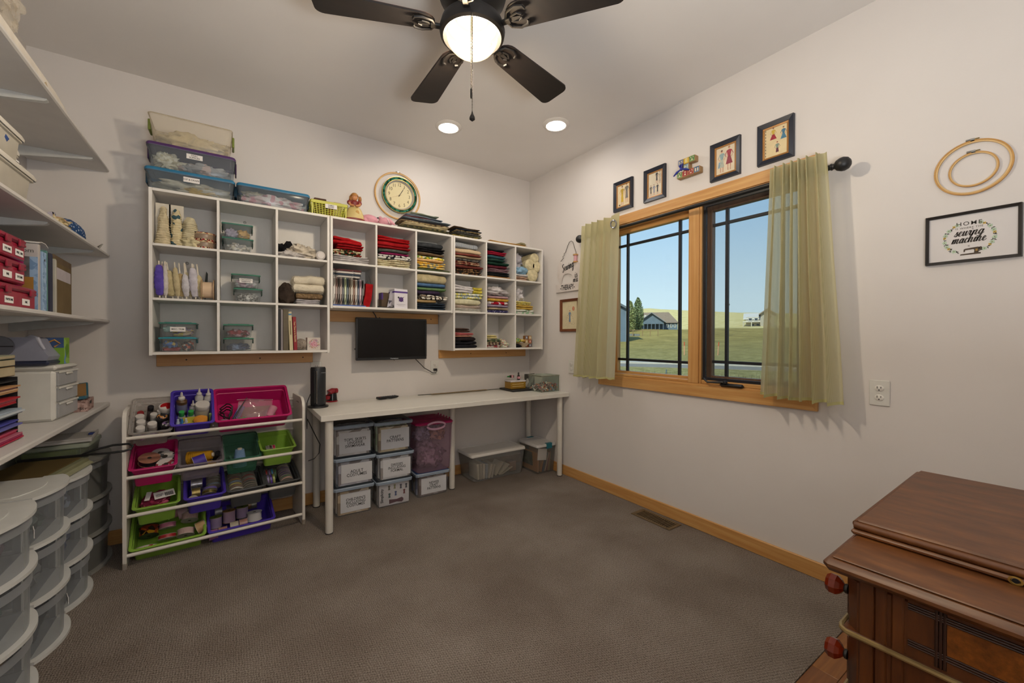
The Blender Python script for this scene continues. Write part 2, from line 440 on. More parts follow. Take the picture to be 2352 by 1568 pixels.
def light(y0, y1, z0, z1, xg, sash):     # sash frame, pane, prairie grille
    s = 0.034
    for q in ((y0, y0+s, z0, z1), (y1-s, y1, z0, z1)): obj('sash_stile', B(xg-.022, xg+.022, *q, .003), sash, win)
    for q in ((y0+s, y1-s, z0, z0+s), (y0+s, y1-s, z1-s, z1)): obj('sash_rail', B(xg-.022, xg+.022, *q, .003), OAKY if sash is OAKZ else sash, win)
    g = obj('pane', B(xg-.003, xg+.003, y0+s-.004, y1-s+.004, z0+s-.004, z1-s+.004), GL, win)
    o = 0.088
    for yy in (y0+s+o, y1-s-o): obj('grille_bar', B(xg-.010, xg+.010, yy-.009, yy+.009, z0+s, z1-s, .002), DARK, g)
    for zz in (z0+s+o, z1-s-o):
        for q in ((y0+s, y0+s+o-.009), (y0+s+o+.009, y1-s-o-.009), (y1-s-o+.009, y1-s)):
            obj('grille_bar', B(xg-.009, xg+.009, *q, zz-.009, zz+.009, .002), DARK, g)
light(MY+.036, WY1-.018, WZ0+.016, WZ1-.018, XR+.085, OAKZ)
SASH = WOOD('#6d4a2b', '#8b6540', (22, 22, 1), 2.2, 0.5, 'sash_wood')
light(WY0+.018, MY-.036, WZ0+.030, WZ1-.018, XR+.095, SASH)
obj('sill_stop', B(XR-.004, XR+.07, WY0+.018, MY-.05, WZ0+.016, WZ0+.040, .003), OAKY, win)
obj('sill_stop', B(XR-.006, XR+.06, MY+.036, WY1-.018, WZ0+.016, WZ0+.034, .003), OAKY, win)
# insect screen on the room side of the opening light
a0, a1, c0, c1 = WY0+.020, MY-.052, WZ0+.041, WZ1-.020
xs = XR+.018
fr = obj('screen_frame', MB().box(xs-.007, xs+.007, a0, a0+.016, c0, c1).box(xs-.007, xs+.007, a1-.016, a1, c0, c1).box(xs-.007, xs+.007, a0+.016, a1-.016, c0, c0+.016).box(xs-.007, xs+.007, a0+.016, a1-.016, c1-.016, c1), DARK, win)
def screen_mat():
    m, nt, b = _new('insect_mesh'); b.inputs['Base Color'].default_value = lin('#3c4046'); b.inputs['Roughness'].default_value = 0.7
    t = nt.nodes.new('ShaderNodeBsdfTransparent'); mx = nt.nodes.new('ShaderNodeMixShader')
    w = nt.nodes.new('ShaderNodeTexWave'); w.inputs['Scale'].default_value = 160; w.bands_direction = 'Y'
    nt.links.new(_coord(nt), w.inputs['Vector'])
    ma = nt.nodes.new('ShaderNodeMath'); ma.operation = 'MULTIPLY_ADD'; ma.inputs[1].default_value = 0.08; ma.inputs[2].default_value = 0.10
    nt.links.new(w.outputs['Fac'], ma.inputs[0]); nt.links.new(ma.outputs[0], mx.inputs[0])
    nt.links.new(t.outputs[0], mx.inputs[1]); nt.links.new(b.outputs[0], mx.inputs[2])
    nt.links.new(mx.outputs[0], nt.nodes['Material Output'].inputs[0]); return m
obj('insect_screen', B(xs-.0005, xs+.0005, a0+.014, a1-.014, c0+.014, c1-.014), screen_mat(), fr)
# crank
ck = MB(); yk = 1.27
ck.box(XR-.030, XR-.004, yk-.085, yk+.055, WZ0+.012, WZ0+.034, .010)
cr = obj('crank', ck, BLACK, win)
obj('crank_arm', MB().tube([(XR-.026, yk+.02, WZ0+.040), (XR-.036, yk+.07, WZ0+.036), (XR-.040, yk+.12, WZ0+.034), (XR-.044, yk+.142, WZ0+.056)], [.009, .007, .006, .007]), BLACK, cr)
obj('crank_hub', MB().lathe([(.013, 0), (.013, .012), (.009, .016)], (XR-.024, yk+.02, WZ0+.033)), BLACK, cr)

# ================================================================ outdoors
def pol(az, d, z=0.0): return Vector((math.sin(az)*d, math.cos(az)*d, z))
def azx(x): dd = ray(x, 780); return math.atan2(dd.x, dd.y)
PR = [(2.6, -0.55), (8, -0.50), (16, -0.36), (24, -0.20), (32, 0.15), (50, 1.05), (80, 2.4), (112, 3.75), (150, 5.2), (240, 13), (330, 23), (430, 31.5), (520, 30)]
def gz(d, az=1.0):
    for (d0, z0), (d1, z1) in zip(PR, PR[1:]):
        if d <= d1:
            t = max(0, (d-d0)/(d1-d0)); z = z0+(z1-z0)*t; break
    else: z = PR[-1][1]
    if d > 150:
        u = (az-azx(1480))
        k = min(1, (d-150)/280)
        z = 5.2+(z-5.2)*max(.2, 1-0.33*k*(u/0.2435)**1.2) if u > 0 else z-k*1.2*(abs(u)/0.1)
    return z
def field_mat():
    m, nt, b = _new('dry_grass'); v = _coord(nt)
    ln = nt.nodes.new('ShaderNodeVectorMath'); ln.operation = 'LENGTH'; nt.links.new(v, ln.inputs[0])
    n1 = _noise(nt, v, 0.30, 8, 0.8); n2 = _noise(nt, v, 2.2, 7, 0.8)
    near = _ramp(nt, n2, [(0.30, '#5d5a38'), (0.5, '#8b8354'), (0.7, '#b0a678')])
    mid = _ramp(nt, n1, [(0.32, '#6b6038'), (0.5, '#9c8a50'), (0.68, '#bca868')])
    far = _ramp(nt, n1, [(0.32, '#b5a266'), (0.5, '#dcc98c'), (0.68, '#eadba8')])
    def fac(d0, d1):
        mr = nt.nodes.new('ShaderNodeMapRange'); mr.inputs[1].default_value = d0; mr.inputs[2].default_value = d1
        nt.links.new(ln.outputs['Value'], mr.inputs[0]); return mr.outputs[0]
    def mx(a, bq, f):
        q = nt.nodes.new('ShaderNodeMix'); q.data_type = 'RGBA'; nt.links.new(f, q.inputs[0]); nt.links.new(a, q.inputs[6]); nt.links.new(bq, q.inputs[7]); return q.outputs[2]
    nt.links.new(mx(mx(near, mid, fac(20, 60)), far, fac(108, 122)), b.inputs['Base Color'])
    b.inputs['Roughness'].default_value = 0.95; b.inputs['Specular IOR Level'].default_value = 0.05; return m
ds = [2.6, 4, 6, 9, 12, 15, 18, 20, 22, 24, 26, 28, 30, 34, 40, 50, 60, 70, 80, 90, 100, 108, 116, 125, 150, 180, 210, 240, 270, 300, 330, 360, 390, 430, 470, 520]
NA = 120; A0, A1 = R(2), R(170)
vs_, fs_ = [], []
for d in ds:
    for i in range(NA):
        az = A0+(A1-A0)*i/(NA-1); p = pol(az, d)
        x_ = max(p.x, XR+T+.01) if d < 20 else p.x
        z = gz(d, az)+noise.noise(Vector((p.x*.08, p.y*.08, 0)))*min(1.2, d*.006)
        if 18.5 < d < 25: z = gz(d, az)
        vs_.append((x_, p.y, z))
for j in range(len(ds)-1):
    for i in range(NA-1): fs_.append((j*NA+i, j*NA+i+1, (j+1)*NA+i+1, (j+1)*NA+i))
struct('ground', MB().add(vs_, fs_), field_mat())
def band(d0, d1, az0, az1, mat, name, dz=0.03, th=0.08):
    mb = MB(); n = 24
    for i in range(n):
        q = [pol(az0+(az1-az0)*(i+k)/n, d) for k, d in ((0, d0), (1, d0), (1, d1), (0, d1))]
        zs = [gz(d0)+dz, gz(d0)+dz, gz(d1)+dz, gz(d1)+dz]
        top = [(p.x, p.y, z) for p, z in zip(q, zs)]; bot = [(p.x, p.y, z-th) for p, z in zip(q, zs)]
        mb.add(top+bot, [(0, 1, 2, 3), (4, 7, 6, 5), (0, 4, 5, 1), (3, 2, 6, 7), (1, 5, 6, 2), (0, 3, 7, 4)])
    return struct(name, mb, mat)
band(22.0, 24.0, R(45), R(88), M('#857f74', 0.9, vscale=3), 'road', .02)
band(24.0, 24.7, R(45), R(88), M('#b3aea4', 0.9, vscale=3), 'kerb', .10, .16)
# tall grass tufts and weeds below the window
gm = MB()
for i in range(1500):
    az = rnd.uniform(R(46), R(80)); d = rnd.uniform(6, 19); c = pol(az, d, gz(d)-.02); h = rnd.uniform(.12, .42)
    for q in range(2):
        a = rnd.uniform(0, PI); dx, dy = math.cos(a)*.012, math.sin(a)*.012; lx, ly = rnd.uniform(-.1, .1), rnd.uniform(-.1, .1)
        gm.add([(c.x-dx, c.y-dy, c.z), (c.x+dx, c.y+dy, c.z), (c.x+lx, c.y+ly, c.z+h)], [(0, 1, 2)])
g_ = obj('wild_grass', gm, M('#8d8a62', 0.9, vscale=2, var=.25)); tag(g_, 'wild meadow grass growing between the house and the road', 'grass', kind='stuff')
# two orange-topped survey stakes, two thin posts, a leaning rod
def stake(x, yb, yt, lean, label):
    d = 31.0; az = azx(x); c = pol(az, d, gz(d)-.05); t = thing('survey_stake', label, 'stake', c, (0, lean, 0), 'survey stakes in the field')
    h = 0.72*d/FPX*40
    obj('stake_shaft', B(-.03, .03, -.015, .015, 0, h*.72), M('#e0a27c', .8), t); obj('painted_tip', B(-.03, .03, -.015, .015, h*.72, h), M('#d4532f', .7), t)
stake(1572, 812, 785, 0.0, 'upright wooden survey stake with orange tip in the field')
stake(1649, 812, 785, 0.12, 'leaning wooden survey stake with orange tip in the field')
az = azx(1671); c = pol(az, 60, gz(60)); one('utility_pole', 'tall thin pole standing in the field before the hill', 'pole', MB().cyl((0, 0, -.2), (0.15, 0, 4.2), .07, .05).box(-.25, .35, -.08, .08, 4.1, 4.3), M('#6f6a5f', .8), c)
az = azx(1671); c = pol(az, 33, gz(33)); one('marker_post', 'short dark marker post in the field beyond the kerb', 'post', MB().cyl((0, 0, -.1), (0, 0, .9), .03).cyl((0, 0, .9), (0, 0, .96), .05), M('#3d4046', .7), c)
az = azx(1527); c = pol(az, 14, gz(14)); one('marker_rod', 'slim blue marker rod stuck in the near grass', 'post', MB().cyl((0, 0, -.1), (.05, -.03, .62), .016), M('#42586b', .6), c)
# houses
def house(name, label, az, d, faces):
    c = pol(az, d, gz(d)); return thing(name, label, 'house', c, -az+PI, None)
sc = 120/FPX
def gable(mb, x0, x1, y0, y1, z0, z1, ov=0.4, th=.25, axis='x'):
    """pitched roof whose ridge runs along `axis`"""
    if axis == 'x':
        ym = (y0+y1)/2
        for s_ in (-1, 1):
            ye = (y0-ov) if s_ < 0 else (y1+ov)
            mb.add([(x0-ov, ye, z0-.1), (x1+ov, ye, z0-.1), (x1+ov, ym, z1), (x0-ov, ym, z1), (x0-ov, ye, z0-.1-th), (x1+ov, ye, z0-.1-th), (x1+ov, ym, z1-th), (x0-ov, ym, z1-th)],
                   [(0, 1, 2, 3), (4, 7, 6, 5), (0, 4, 5, 1), (1, 5, 6, 2), (3, 7, 4, 0)])
    else:
        xm = (x0+x1)/2
        for s_ in (-1, 1):
            xe = (x0-ov) if s_ < 0 else (x1+ov)
            mb.add([(xe, y0-ov, z0-.1), (xe, y1+ov, z0-.1), (xm, y1+ov, z1), (xm, y0-ov, z1), (xe, y0-ov, z0-.1-th), (xe, y1+ov, z0-.1-th), (xm, y1+ov, z1-th), (xm, y0-ov, z1-th)],
                   [(0, 1, 2, 3), (4, 7, 6, 5), (0, 4, 5, 1), (1, 5, 6, 2), (3, 7, 4, 0)])
    return mb
# in a house frame x runs to the right in the photo, y away from us (the thing is turned to face the room)
def hthing(name, label, px, d):
    az = azx(px); c = pol(az, d, gz(d)-.15); return thing(name, label, 'house', c, -az)
SLATE = M('#5c6d80', .8, vscale=1); WIN = M('#2f3a45', .25, var=.02)
h1 = hthing('blue_house', 'slate blue house with brown hipped roof at the foot of the hill', 1510, 110)
k = 110/FPX*1.06
obj('wall', B(-34*k, 38*k, 0, 9, 0, 17*k), SLATE, h1)
obj('porch_wall', MB().box(-34*k, 12*k, -4, -3.7, 11*k, 16*k).prism([(-34*k, 16*k), (12*k, 16*k), (-11*k, 33*k)], -4, -3.7, 'y'), SLATE, h1)
for i in range(7): obj('porch_post', B(-34*k+i*7.3*k, -34*k+i*7.3*k+.22, -4, -3.75, 0, 11*k), M('#4a5868', .8), h1)
rb = MB()
zt = 38*k
rb.add([(-36*k, -.6, 14*k), (40*k, -.6, 14*k), (40*k, 9.6, 14*k), (-36*k, 9.6, 14*k), (-36*k, 4.5, zt), (22*k, 4.5, zt)], [(0, 1, 5, 4), (2, 3, 4, 5), (1, 2, 5), (0, 4, 3), (0, 3, 2, 1)])
obj('roof', rb, M('#8b7866', .85, vscale=2), h1)
gb = gable(MB(), -36*k, 14*k, -4.6, 4.5, 15.5*k, 34*k, .2, .2, 'y'); obj('porch_roof', gb, M('#7d7f86', .8), h1)
for x_ in (17, 24, 31): w_ = obj('window', B(x_*k, (x_+4)*k, -.08, .02, 5*k, 12*k), M('#d8d8d4', .7), h1); obj('pane', B(x_*k+.12, (x_+4)*k-.12, -.12, -.07, 5*k+.12, 12*k-.12), WIN, w_)
obj('chimney', B(-26*k, -22*k, 1.0, 1.6, 20*k, 31*k), M('#c9c6c0', .8), h1)
h2 = hthing('grey_house', 'two-storey grey house with pale roofs on the meadow edge', 1748, 150)
k = 150/FPX
CRM = M('#b9b4a8', .8); RF2 = M('#d4d2d0', .7)
obj('wall', MB().box(-1*k, 22*k, 0, 8, 0, 27*k).prism([(-1*k, 27*k), (22*k, 27*k), (10.5*k, 35*k)], 0, .3, 'y'), M('#a9a399', .8), h2)
obj('wing', B(-26*k, -1*k, 1, 8, 0, 20*k), CRM, h2)
obj('roof', gable(MB(), -3*k, 24*k, -1, 8, 26*k, 36.5*k, .2, .35, 'y'), M('#8f8579', .8), h2)
obj('wing_roof', gable(MB(), -29*k, 0, 1, 8, 18*k, 29*k, .3, .3, 'x'), RF2, h2)
obj('porch_roof', B(-31*k, -2*k, -1.6, 1.0, 9.5*k, 11*k), RF2, h2)
for x_ in (-31, -17): obj('porch_post', B(x_*k, x_*k+.25, -1.5, -1.2, 0, 9.5*k), CRM, h2)
for x_, z_ in ((-22, 13), (-12, 13), (-18, 2), (-9, 2), (12, 3), (12, 17)): w_ = obj('window', B(x_*k, (x_+7)*k, .7 if x_ < 0 else -.15, 1.05 if x_ < 0 else .05, z_*k, (z_+5.5)*k), M('#d4d2cc', .7), h2); obj('pane', B(x_*k+.15, (x_+7)*k-.15, .64 if x_ < 0 else -.2, .7 if x_ < 0 else -.15, z_*k+.15, (z_+5.5)*k-.15), WIN, w_)
# neighbour's house corner close by on the left
h3 = hthing('neighbour_house', 'blue-grey corner and eave of the neighbouring house', 1419, 46)
k = 46/FPX
obj('wall', B(-9, 20*k, 0, 8, -1, 80*k), SLATE, h3); obj('corner_trim', B(20*k-.15, 20*k+.05, -.06, .1, -1, 80*k), M('#8b98a5', .8), h3)
obj('eave', gable(MB(), -9, 20*k, -.2, 8, 79*k, 140*k, .28, .25, 'y'), M('#56616c', .8), h3)
# poplars and a paddock fence
LEAF = M('#7d9060', .9, var=.25, vscale=1.5)
def poplar(px, d, h, w, label, mat):
    az = azx(px); c = pol(az, d, gz(d)-.1); t = thing('poplar_tree', label, 'tree', c, 0, 'poplars by the blue house')
    obj('trunk', MB().cyl((0, 0, 0), (0, 0, h*.5), .16, .08), M('#6b5a45', .9), t); mb = MB()
    for i in range(2600):
        f = rnd.random(); z_ = h*(.06+.94*f); r_ = w*math.sin(PI*min(1, .16+.82*f))**.8*rnd.random()**.45; a = rnd.uniform(0, 2*PI)
        c_ = Vector((math.cos(a)*r_, math.sin(a)*r_, z_)); e1 = Vector((rnd.uniform(-1, 1), rnd.uniform(-1, 1), rnd.uniform(-1, 1)))*.15; e2 = Vector((rnd.uniform(-1, 1), rnd.uniform(-1, 1), rnd.uniform(-.4, 1)))*.22
        mb.add([tuple(c_-e1), tuple(c_+e2), tuple(c_+e1), tuple(c_-e2*.6)], [(0, 1, 2, 3)])
    fo = obj('foliage', mb, mat, t, 0); fo['kind'] = 'stuff'
poplar(1447, 85, 6.2, 1.15, 'bright green poplar beside the neighbouring house corner', M('#97a266', .9, var=.25, vscale=1.5))
poplar(1465, 88, 7.0, 1.15, 'darker green poplar next to the slate blue house', LEAF)
t = thing('paddock_fence', 'low wooden rail fence in the meadow below the slate blue house', 'fence', pol(azx(1475), 62, gz(62)), -azx(1475)); k = 62/FPX
for x_ in (-35, -20, 0, 16, 32): obj('post', B(x_*k, x_*k+.09, -.04, .05, 0, .95), M('#80694d', .9), t)
for z_ in (.84,): obj('rail', B(-35*k, 32*k+.09, -.05, -.01, z_, z_+.09), M('#8b7557', .9), t)
obj('trough', B(-35*k, -5*k, .4, .9, 0, .35, .03), M('#6e7377', .8), t)
sh = MB(); az = azx(1750); c = pol(az, 13.0, gz(13.0))
for i in range(60): sh.tube([(rnd.uniform(-.05, .05), rnd.uniform(-.05, .05), 0), (rnd.uniform(-.4, .4), rnd.uniform(-.4, .4), rnd.uniform(.25, .6))], [.008, .003], 4)
one('shrub', 'bare reddish twiggy shrub in the grass outside the window', 'shrub', sh, M('#8a6a58', .9), c)

# ================================================================ lamps of the room
def can(x, y, label):
    t = thing('recessed_light', label, 'light', (x, y, ZC), 0, 'recessed ceiling lights')
    obj('trim_ring', MB().lathe([(.094, 0), (.096, -.004), (.090, -.010), (.074, -.016), (.068, -.014), (.068, -.004), (.094, 0)], n=40, caps=False), M('#dcd6cf', .4, var=0), t)
    obj('lens', MB().lathe([(.0, -.012), (.066, -.012), (.0675, -.008)], n=36), EMIT('#fff9f2', LAMP_CAN, 'lamp_lens'), t)
can(1.303, 2.745, 'round recessed ceiling light above the television')
can(1.929, 2.275, 'round recessed ceiling light near the window wall')

BRZ = M('#161210', 0.55, 0.2, .05, key='oil_rubbed_bronze')
BLADE = WOOD('#0f0907', '#1a110c', (1, 18, 18), 2, .6, 'blade_wood')
EDGE = M('#4a2c22', .5)
fx, fy = 0.765, 1.400
fan = thing('ceiling_fan', 'dark bronze five-blade ceiling fan with lit globe and pull chains', 'ceiling fan', (fx, fy, ZC), 0)
zb = 2.392-ZC
obj('canopy', MB().lathe([(.0, 0), (.085, 0), (.088, -.02), (.075, -.05), (.05, -.06)], n=36), BRZ, fan)
obj('motor_housing', MB().lathe([(.05, -.05), (.10, -.07), (.135, -.11), (.138, -.20), (.125, -.245), (.09, -.275), (.06, -.30), (.06, -.325)], n=40), BRZ, fan)
obj('light_ring', MB().lathe([(.06, -.305), (.092, -.314), (.118, -.338), (.126, -.366), (.122, -.386), (.112, -.392), (.099, -.384), (.096, -.35)], n=44, caps=False), BRZ, fan)
def globe_mat():
    m, nt, b = _new('frosted_globe'); nt.nodes.remove(b)
    tl = nt.nodes.new('ShaderNodeBsdfTranslucent'); tl.inputs[0].default_value = lin('#ffeccb')
    tr = nt.nodes.new('ShaderNodeBsdfTransparent'); tr.inputs[0].default_value = lin('#fff0d8')
    em = nt.nodes.new('ShaderNodeEmission'); em.inputs[0].default_value = lin('#ffe2ae'); em.inputs[1].default_value = 0.55
    a = nt.nodes.new('ShaderNodeMixShader'); a.inputs[0].default_value = 0.992
    nt.links.new(tl.outputs[0], a.inputs[1]); nt.links.new(tr.outputs[0], a.inputs[2])
    s_ = nt.nodes.new('ShaderNodeAddShader'); nt.links.new(a.outputs[0], s_.inputs[0]); nt.links.new(em.outputs[0], s_.inputs[1])
    nt.links.new(s_.outputs[0], nt.nodes['Material Output'].inputs[0]); return m
pr = [(0.0, -.458)]+[(.098*math.sin(a), -.384-.074*math.cos(a)) for a in [PI/2*i/12 for i in range(1, 13)]]
gl = obj('globe', MB().lathe(pr, n=44), globe_mat(), fan)
bl = bpy.data.lights.new('fan_bulb', 'POINT'); bl.energy = LAMP_FAN; bl.color = (1.0, .95, .87); bl.shadow_soft_size = 0.052
bo = bpy.data.objects.new('fan_bulb', bl); COL.objects.link(bo); bo.location = (fx, fy, ZC-.425)
for i in range(5):
    a = R(87.2-71.9*i); rot = Matrix.Rotation(a, 4, 'Z')
    pit = Matrix.Rotation(R(-11), 4, 'X')
    mb = MB(); mb.M = rot @ Matrix.Translation((0, 0, zb)) @ pit
    out = []
    n = 8
    L0, L1, w0, w1, rc = .142, .570, .052, .070, .030
    for (cx_, cy_, st) in ((L1-rc, w1-rc, 0), (L1-rc, -(w1-rc), -PI/2)):
        pass
    pts = [(L1-rc+rc*math.cos(q), w1-rc+rc*math.sin(q)) for q in [PI/2*j/5 for j in range(6)]]
    pts += [(L0+.055-.055*math.sin(q), w0*math.cos(q)) for q in [PI*j/10 for j in range(11)]]
    pts += [(L1-rc+rc*math.cos(q), -(w1-rc)+rc*math.sin(q)) for q in [-PI/2+PI/2*j/5 for j in range(6)]]
    mid = [(L1+.006*math.cos(PI*q/2), 0) for q in (0,)]
    poly = pts[5:]+[pts[0]] if False else pts[:6]+pts[6:17]+pts[17:]
    mb.prism(poly, -.003, .003, 'z')
    bld = obj('blade', mb, BLADE, fan)
    mb = MB(); mb.M = rot @ Matrix.Translation((0, 0, zb)) @ pit; mb.prism([(u, w*1.0) for u, w in poly], .003, .0045, 'z'); obj('blade_edge', mb, EDGE, bld)
    mb = MB(); mb.M = rot @ Matrix.Translation((0, 0, zb))
    mb.box(.09, .16, -.012, .012, -.016, -.006, .003)
    ir = obj('blade_iron', mb, BRZ, fan)
    mb = MB(); mb.M = rot @ Matrix.Translation((0, 0, zb)) @ pit
    for s_ in (-1, 1):
        mb.tube([(u-.045, v*s_, -.009) for u, v in ((.185, 0), (.20, .03), (.235, .043), (.262, .036), (.268, .022))], .005, 6)
        mb.tube([(u-.045, v*s_, -.009) for u, v in ((.195, 0), (.215, .012), (.235, .016), (.25, .006))], .004, 6)
    mb.prism([(.145, -.012), (.20, -.004), (.20, .004), (.145, .012)], -.012, -.003)
    obj('scroll', mb, BRZ, ir)
dirc = Vector((-fx, -fy, 0)).normalized()
for q, (r_, z0, z1, wide) in enumerate(((.119, -.372, -.742, 1), (.110, -.372, -.650, 0))):
    px_ = dirc*r_+Vector((dirc.y, -dirc.x, 0))*(.004*q)
    ch = MB(); ch.cyl((px_.x, px_.y, z0), (px_.x, px_.y, z1), .0016, n=6)
    zz = z0
    while zz > z1: ch.lathe([(0, -.0026), (.0026, 0), (0, .0026)], (px_.x, px_.y, zz), 6); zz -= .011
    c_ = obj('pull_chain', ch, M('#6d665c', .4, .7), fan)
    if wide: obj('chain_pendant', MB().lathe([(0, -.016), (.010, -.008), (.0095, .0), (.004, .012), (.002, .020)], (px_.x, px_.y, z1-.016), 14), BRZ, c_)
    else: obj('chain_pendant', MB().lathe([(.0025, -.036), (.0035, -.030), (.0035, -.004), (.002, 0)], (px_.x, px_.y, z1), 10), BRZ, c_)

# ---------------------------------------------------------------- floor vent, outlets
t = thing('floor_vent', 'bronze metal floor register set in the carpet by the window wall', 'vent', (2.320, 1.705, 0), 0)
BR2 = M('#6d5a3e', .5, .3)
obj('vent_frame', MB().box(-.066, .066, -.15, -.128, 0, .006, .002).box(-.066, .066, .128, .15, 0, .006, .002).box(-.066, -.046, -.128, .128, 0, .006, .002).box(.046, .066, -.128, .128, 0, .006, .002), BR2, t)
obj('vent_well', B(-.046, .046, -.128, .128, 0.0005, .0012), M('#0c0a08', .9), t)
for i in range(17): obj('slat', B(-.046, .046, -.124+i*.0152, -.124+i*.0152+.006, .0012, .005), BR2, t)
def outlet(name, label, M4, plug=False):
    t = thing(name, label, 'outlet', M4)
    obj('cover_plate', MB().box(-.036, .036, -.058, .058, 0, .006, .003), WHITE2, t)
    for s_ in (-1, 1):
        r_ = obj('receptacle', MB().lathe([(.0165, .005), (.0165, .0085), (.0145, .0095)], (0, s_*.021, 0), 20, sy=.85), M('#e2ded6', .4), t)
        for x_, w_, h_ in ((-.0065, .0013, .005), (.0065, .0013, .004)): obj('slot', B(x_-w_, x_+w_, s_*.021-h_+.004, s_*.021+h_+.004, .0093, .0098), INK, r_)
        obj('ground_hole', MB().lathe([(.0028, .0092), (.0028, .0098)], (0, s_*.021-.0075, 0), 10), INK, r_)
    obj('screw', MB().lathe([(.003, .006), (.003, .0072), (.001, .0078)], (0, 0, 0), 10), WHITE2, t)
    return t
def wallX(y, z): return faceX(XR-.0005, y, z)
def wallY(x, z): return faceY(x, YB-.0005, z)
p = onX(2020.5, 902, XR); outlet('wall_outlet', 'white duplex outlet on the wall beside the long curtain', wallX(p.y, p.z))
p = onX(1313, 842, XR); outlet('wall_outlet', 'white duplex outlet low on the wall between desk end and curtain', wallX(p.y, p.z))
p = onY(998, 843, YB); OUT3 = p; outlet('wall_outlet', 'white duplex outlet below the television with a black plug in it', wallY(p.x, p.z))
p = onY(726, 848, YB); outlet('wall_outlet', 'white duplex outlet half hidden behind the black tower on the desk', wallY(p.x, p.z))
# ================================================================ cube shelves
Z0, Z1 = 1.105, 2.021
PO, PI_ = 0.0155, 0.0135
def cube_unit(label, x0, x1, rows, z0, z1):
    t = thing('cube_shelf', label, 'shelf', ((x0+x1)/2, (F+YB)/2, z0), 0, 'white cube shelves hung on the back wall')
    cx, cy = (x0+x1)/2, (F+YB)/2
    def P(nm, a): return obj(nm, B(a[0]-cx, a[1]-cx, a[2]-cy, a[3]-cy, a[4]-z0, a[5]-z0, .0012), WHITE, t)
    yf, yb = F, YB-.021
    P('side_panel', (x0, x0+PO, yf, yb, z0-.004, z1)); P('side_panel', (x1-PO, x1, yf, yb, z0-.004, z1))
    P('top_panel', (x0+PO, x1-PO, yf, yb, z1-PO, z1)); P('bottom_panel', (x0+PO, x1-PO, yf, yb, z0, z0+PO))
    P('back_panel', (x0+PO, x1-PO, yb-.004, yb, z0+PO, z1-PO))
    cw = (x1-x0-2*PO-2*PI_)/3; ch = (z1-z0-2*PO-(rows-1)*PI_)/rows
    cells = {}
    for c in range(3):
        xa = x0+PO+c*(cw+PI_)
        for r in range(rows):
            zb = z0+PO+(rows-1-r)*(ch+PI_)
            cells[r, c] = (xa, xa+cw, zb, zb+ch)
            if c < 2: P('divider', (xa+cw, xa+cw+PI_, yf+.001, yb-.004, zb, zb+ch))
    for r in range(1, rows):
        zb = cells[r-1, 0][2]-PI_; P('shelf_board', (x0+PO, x1-PO, yf+.0005, yb-.004, zb, zb+PI_))
    for (r, c) in ((0, 1), (1, 0)):
        if (r, c) in cells:
            q = cells[r, c]; m_ = MB(); m_.M = Matrix.Translation((q[0]+.13-cx, yb-.004-cy, q[3]-.045-z0)) @ Matrix.Rotation(PI/2, 4, 'X')
            m_.lathe([(.009, 0), (.009, .004), (.006, .006), (.0, .006)], n=12); obj('wall_bolt', m_, M('#b9b6b0', .3, .4), t)
    return cells
LC = cube_unit('white nine-cube shelf holding lace, ribbon boxes and books', -0.380, 0.5365, 3, Z0, Z1)
zm0 = Z0+(Z1-Z0)/3
MC = cube_unit('white six-cube shelf above the television, holding fabrics and movie cases', 0.5405, 1.4470, 2, 1.405, Z1)
RC = cube_unit('white nine-cube shelf in the corner packed with folded fabrics', 1.4510, 2.360, 3, Z0, Z1)
def rail(label, x0, x1, z0, z1, screws):
    t = thing('mounting_board', label, 'board', (x0, YB, z0), 0, 'oak mounting boards under the cube shelves')
    obj('board', B(0, x1-x0, -.020, -.0005, 0, z1-z0, .003), OAK, t)
    for s_ in screws: obj('screw', MB().lathe([(.0045, -.0208), (.0045, -.0198)], (s_-x0, 0, (z1-z0)*.48), 10, 'y'), INK, t)
rail('oak mounting board under the lace and ribbon shelf', -.382, .474, 1.026, 1.1035, (-.24, .15, .41))
rail('oak mounting board behind the top of the television', .5405, 1.447, 1.322, 1.4035, (.95, 1.38))
rail('oak mounting board under the corner shelf of fabrics', 1.455, 2.37, 1.030, 1.1035, (1.76, 2.14))

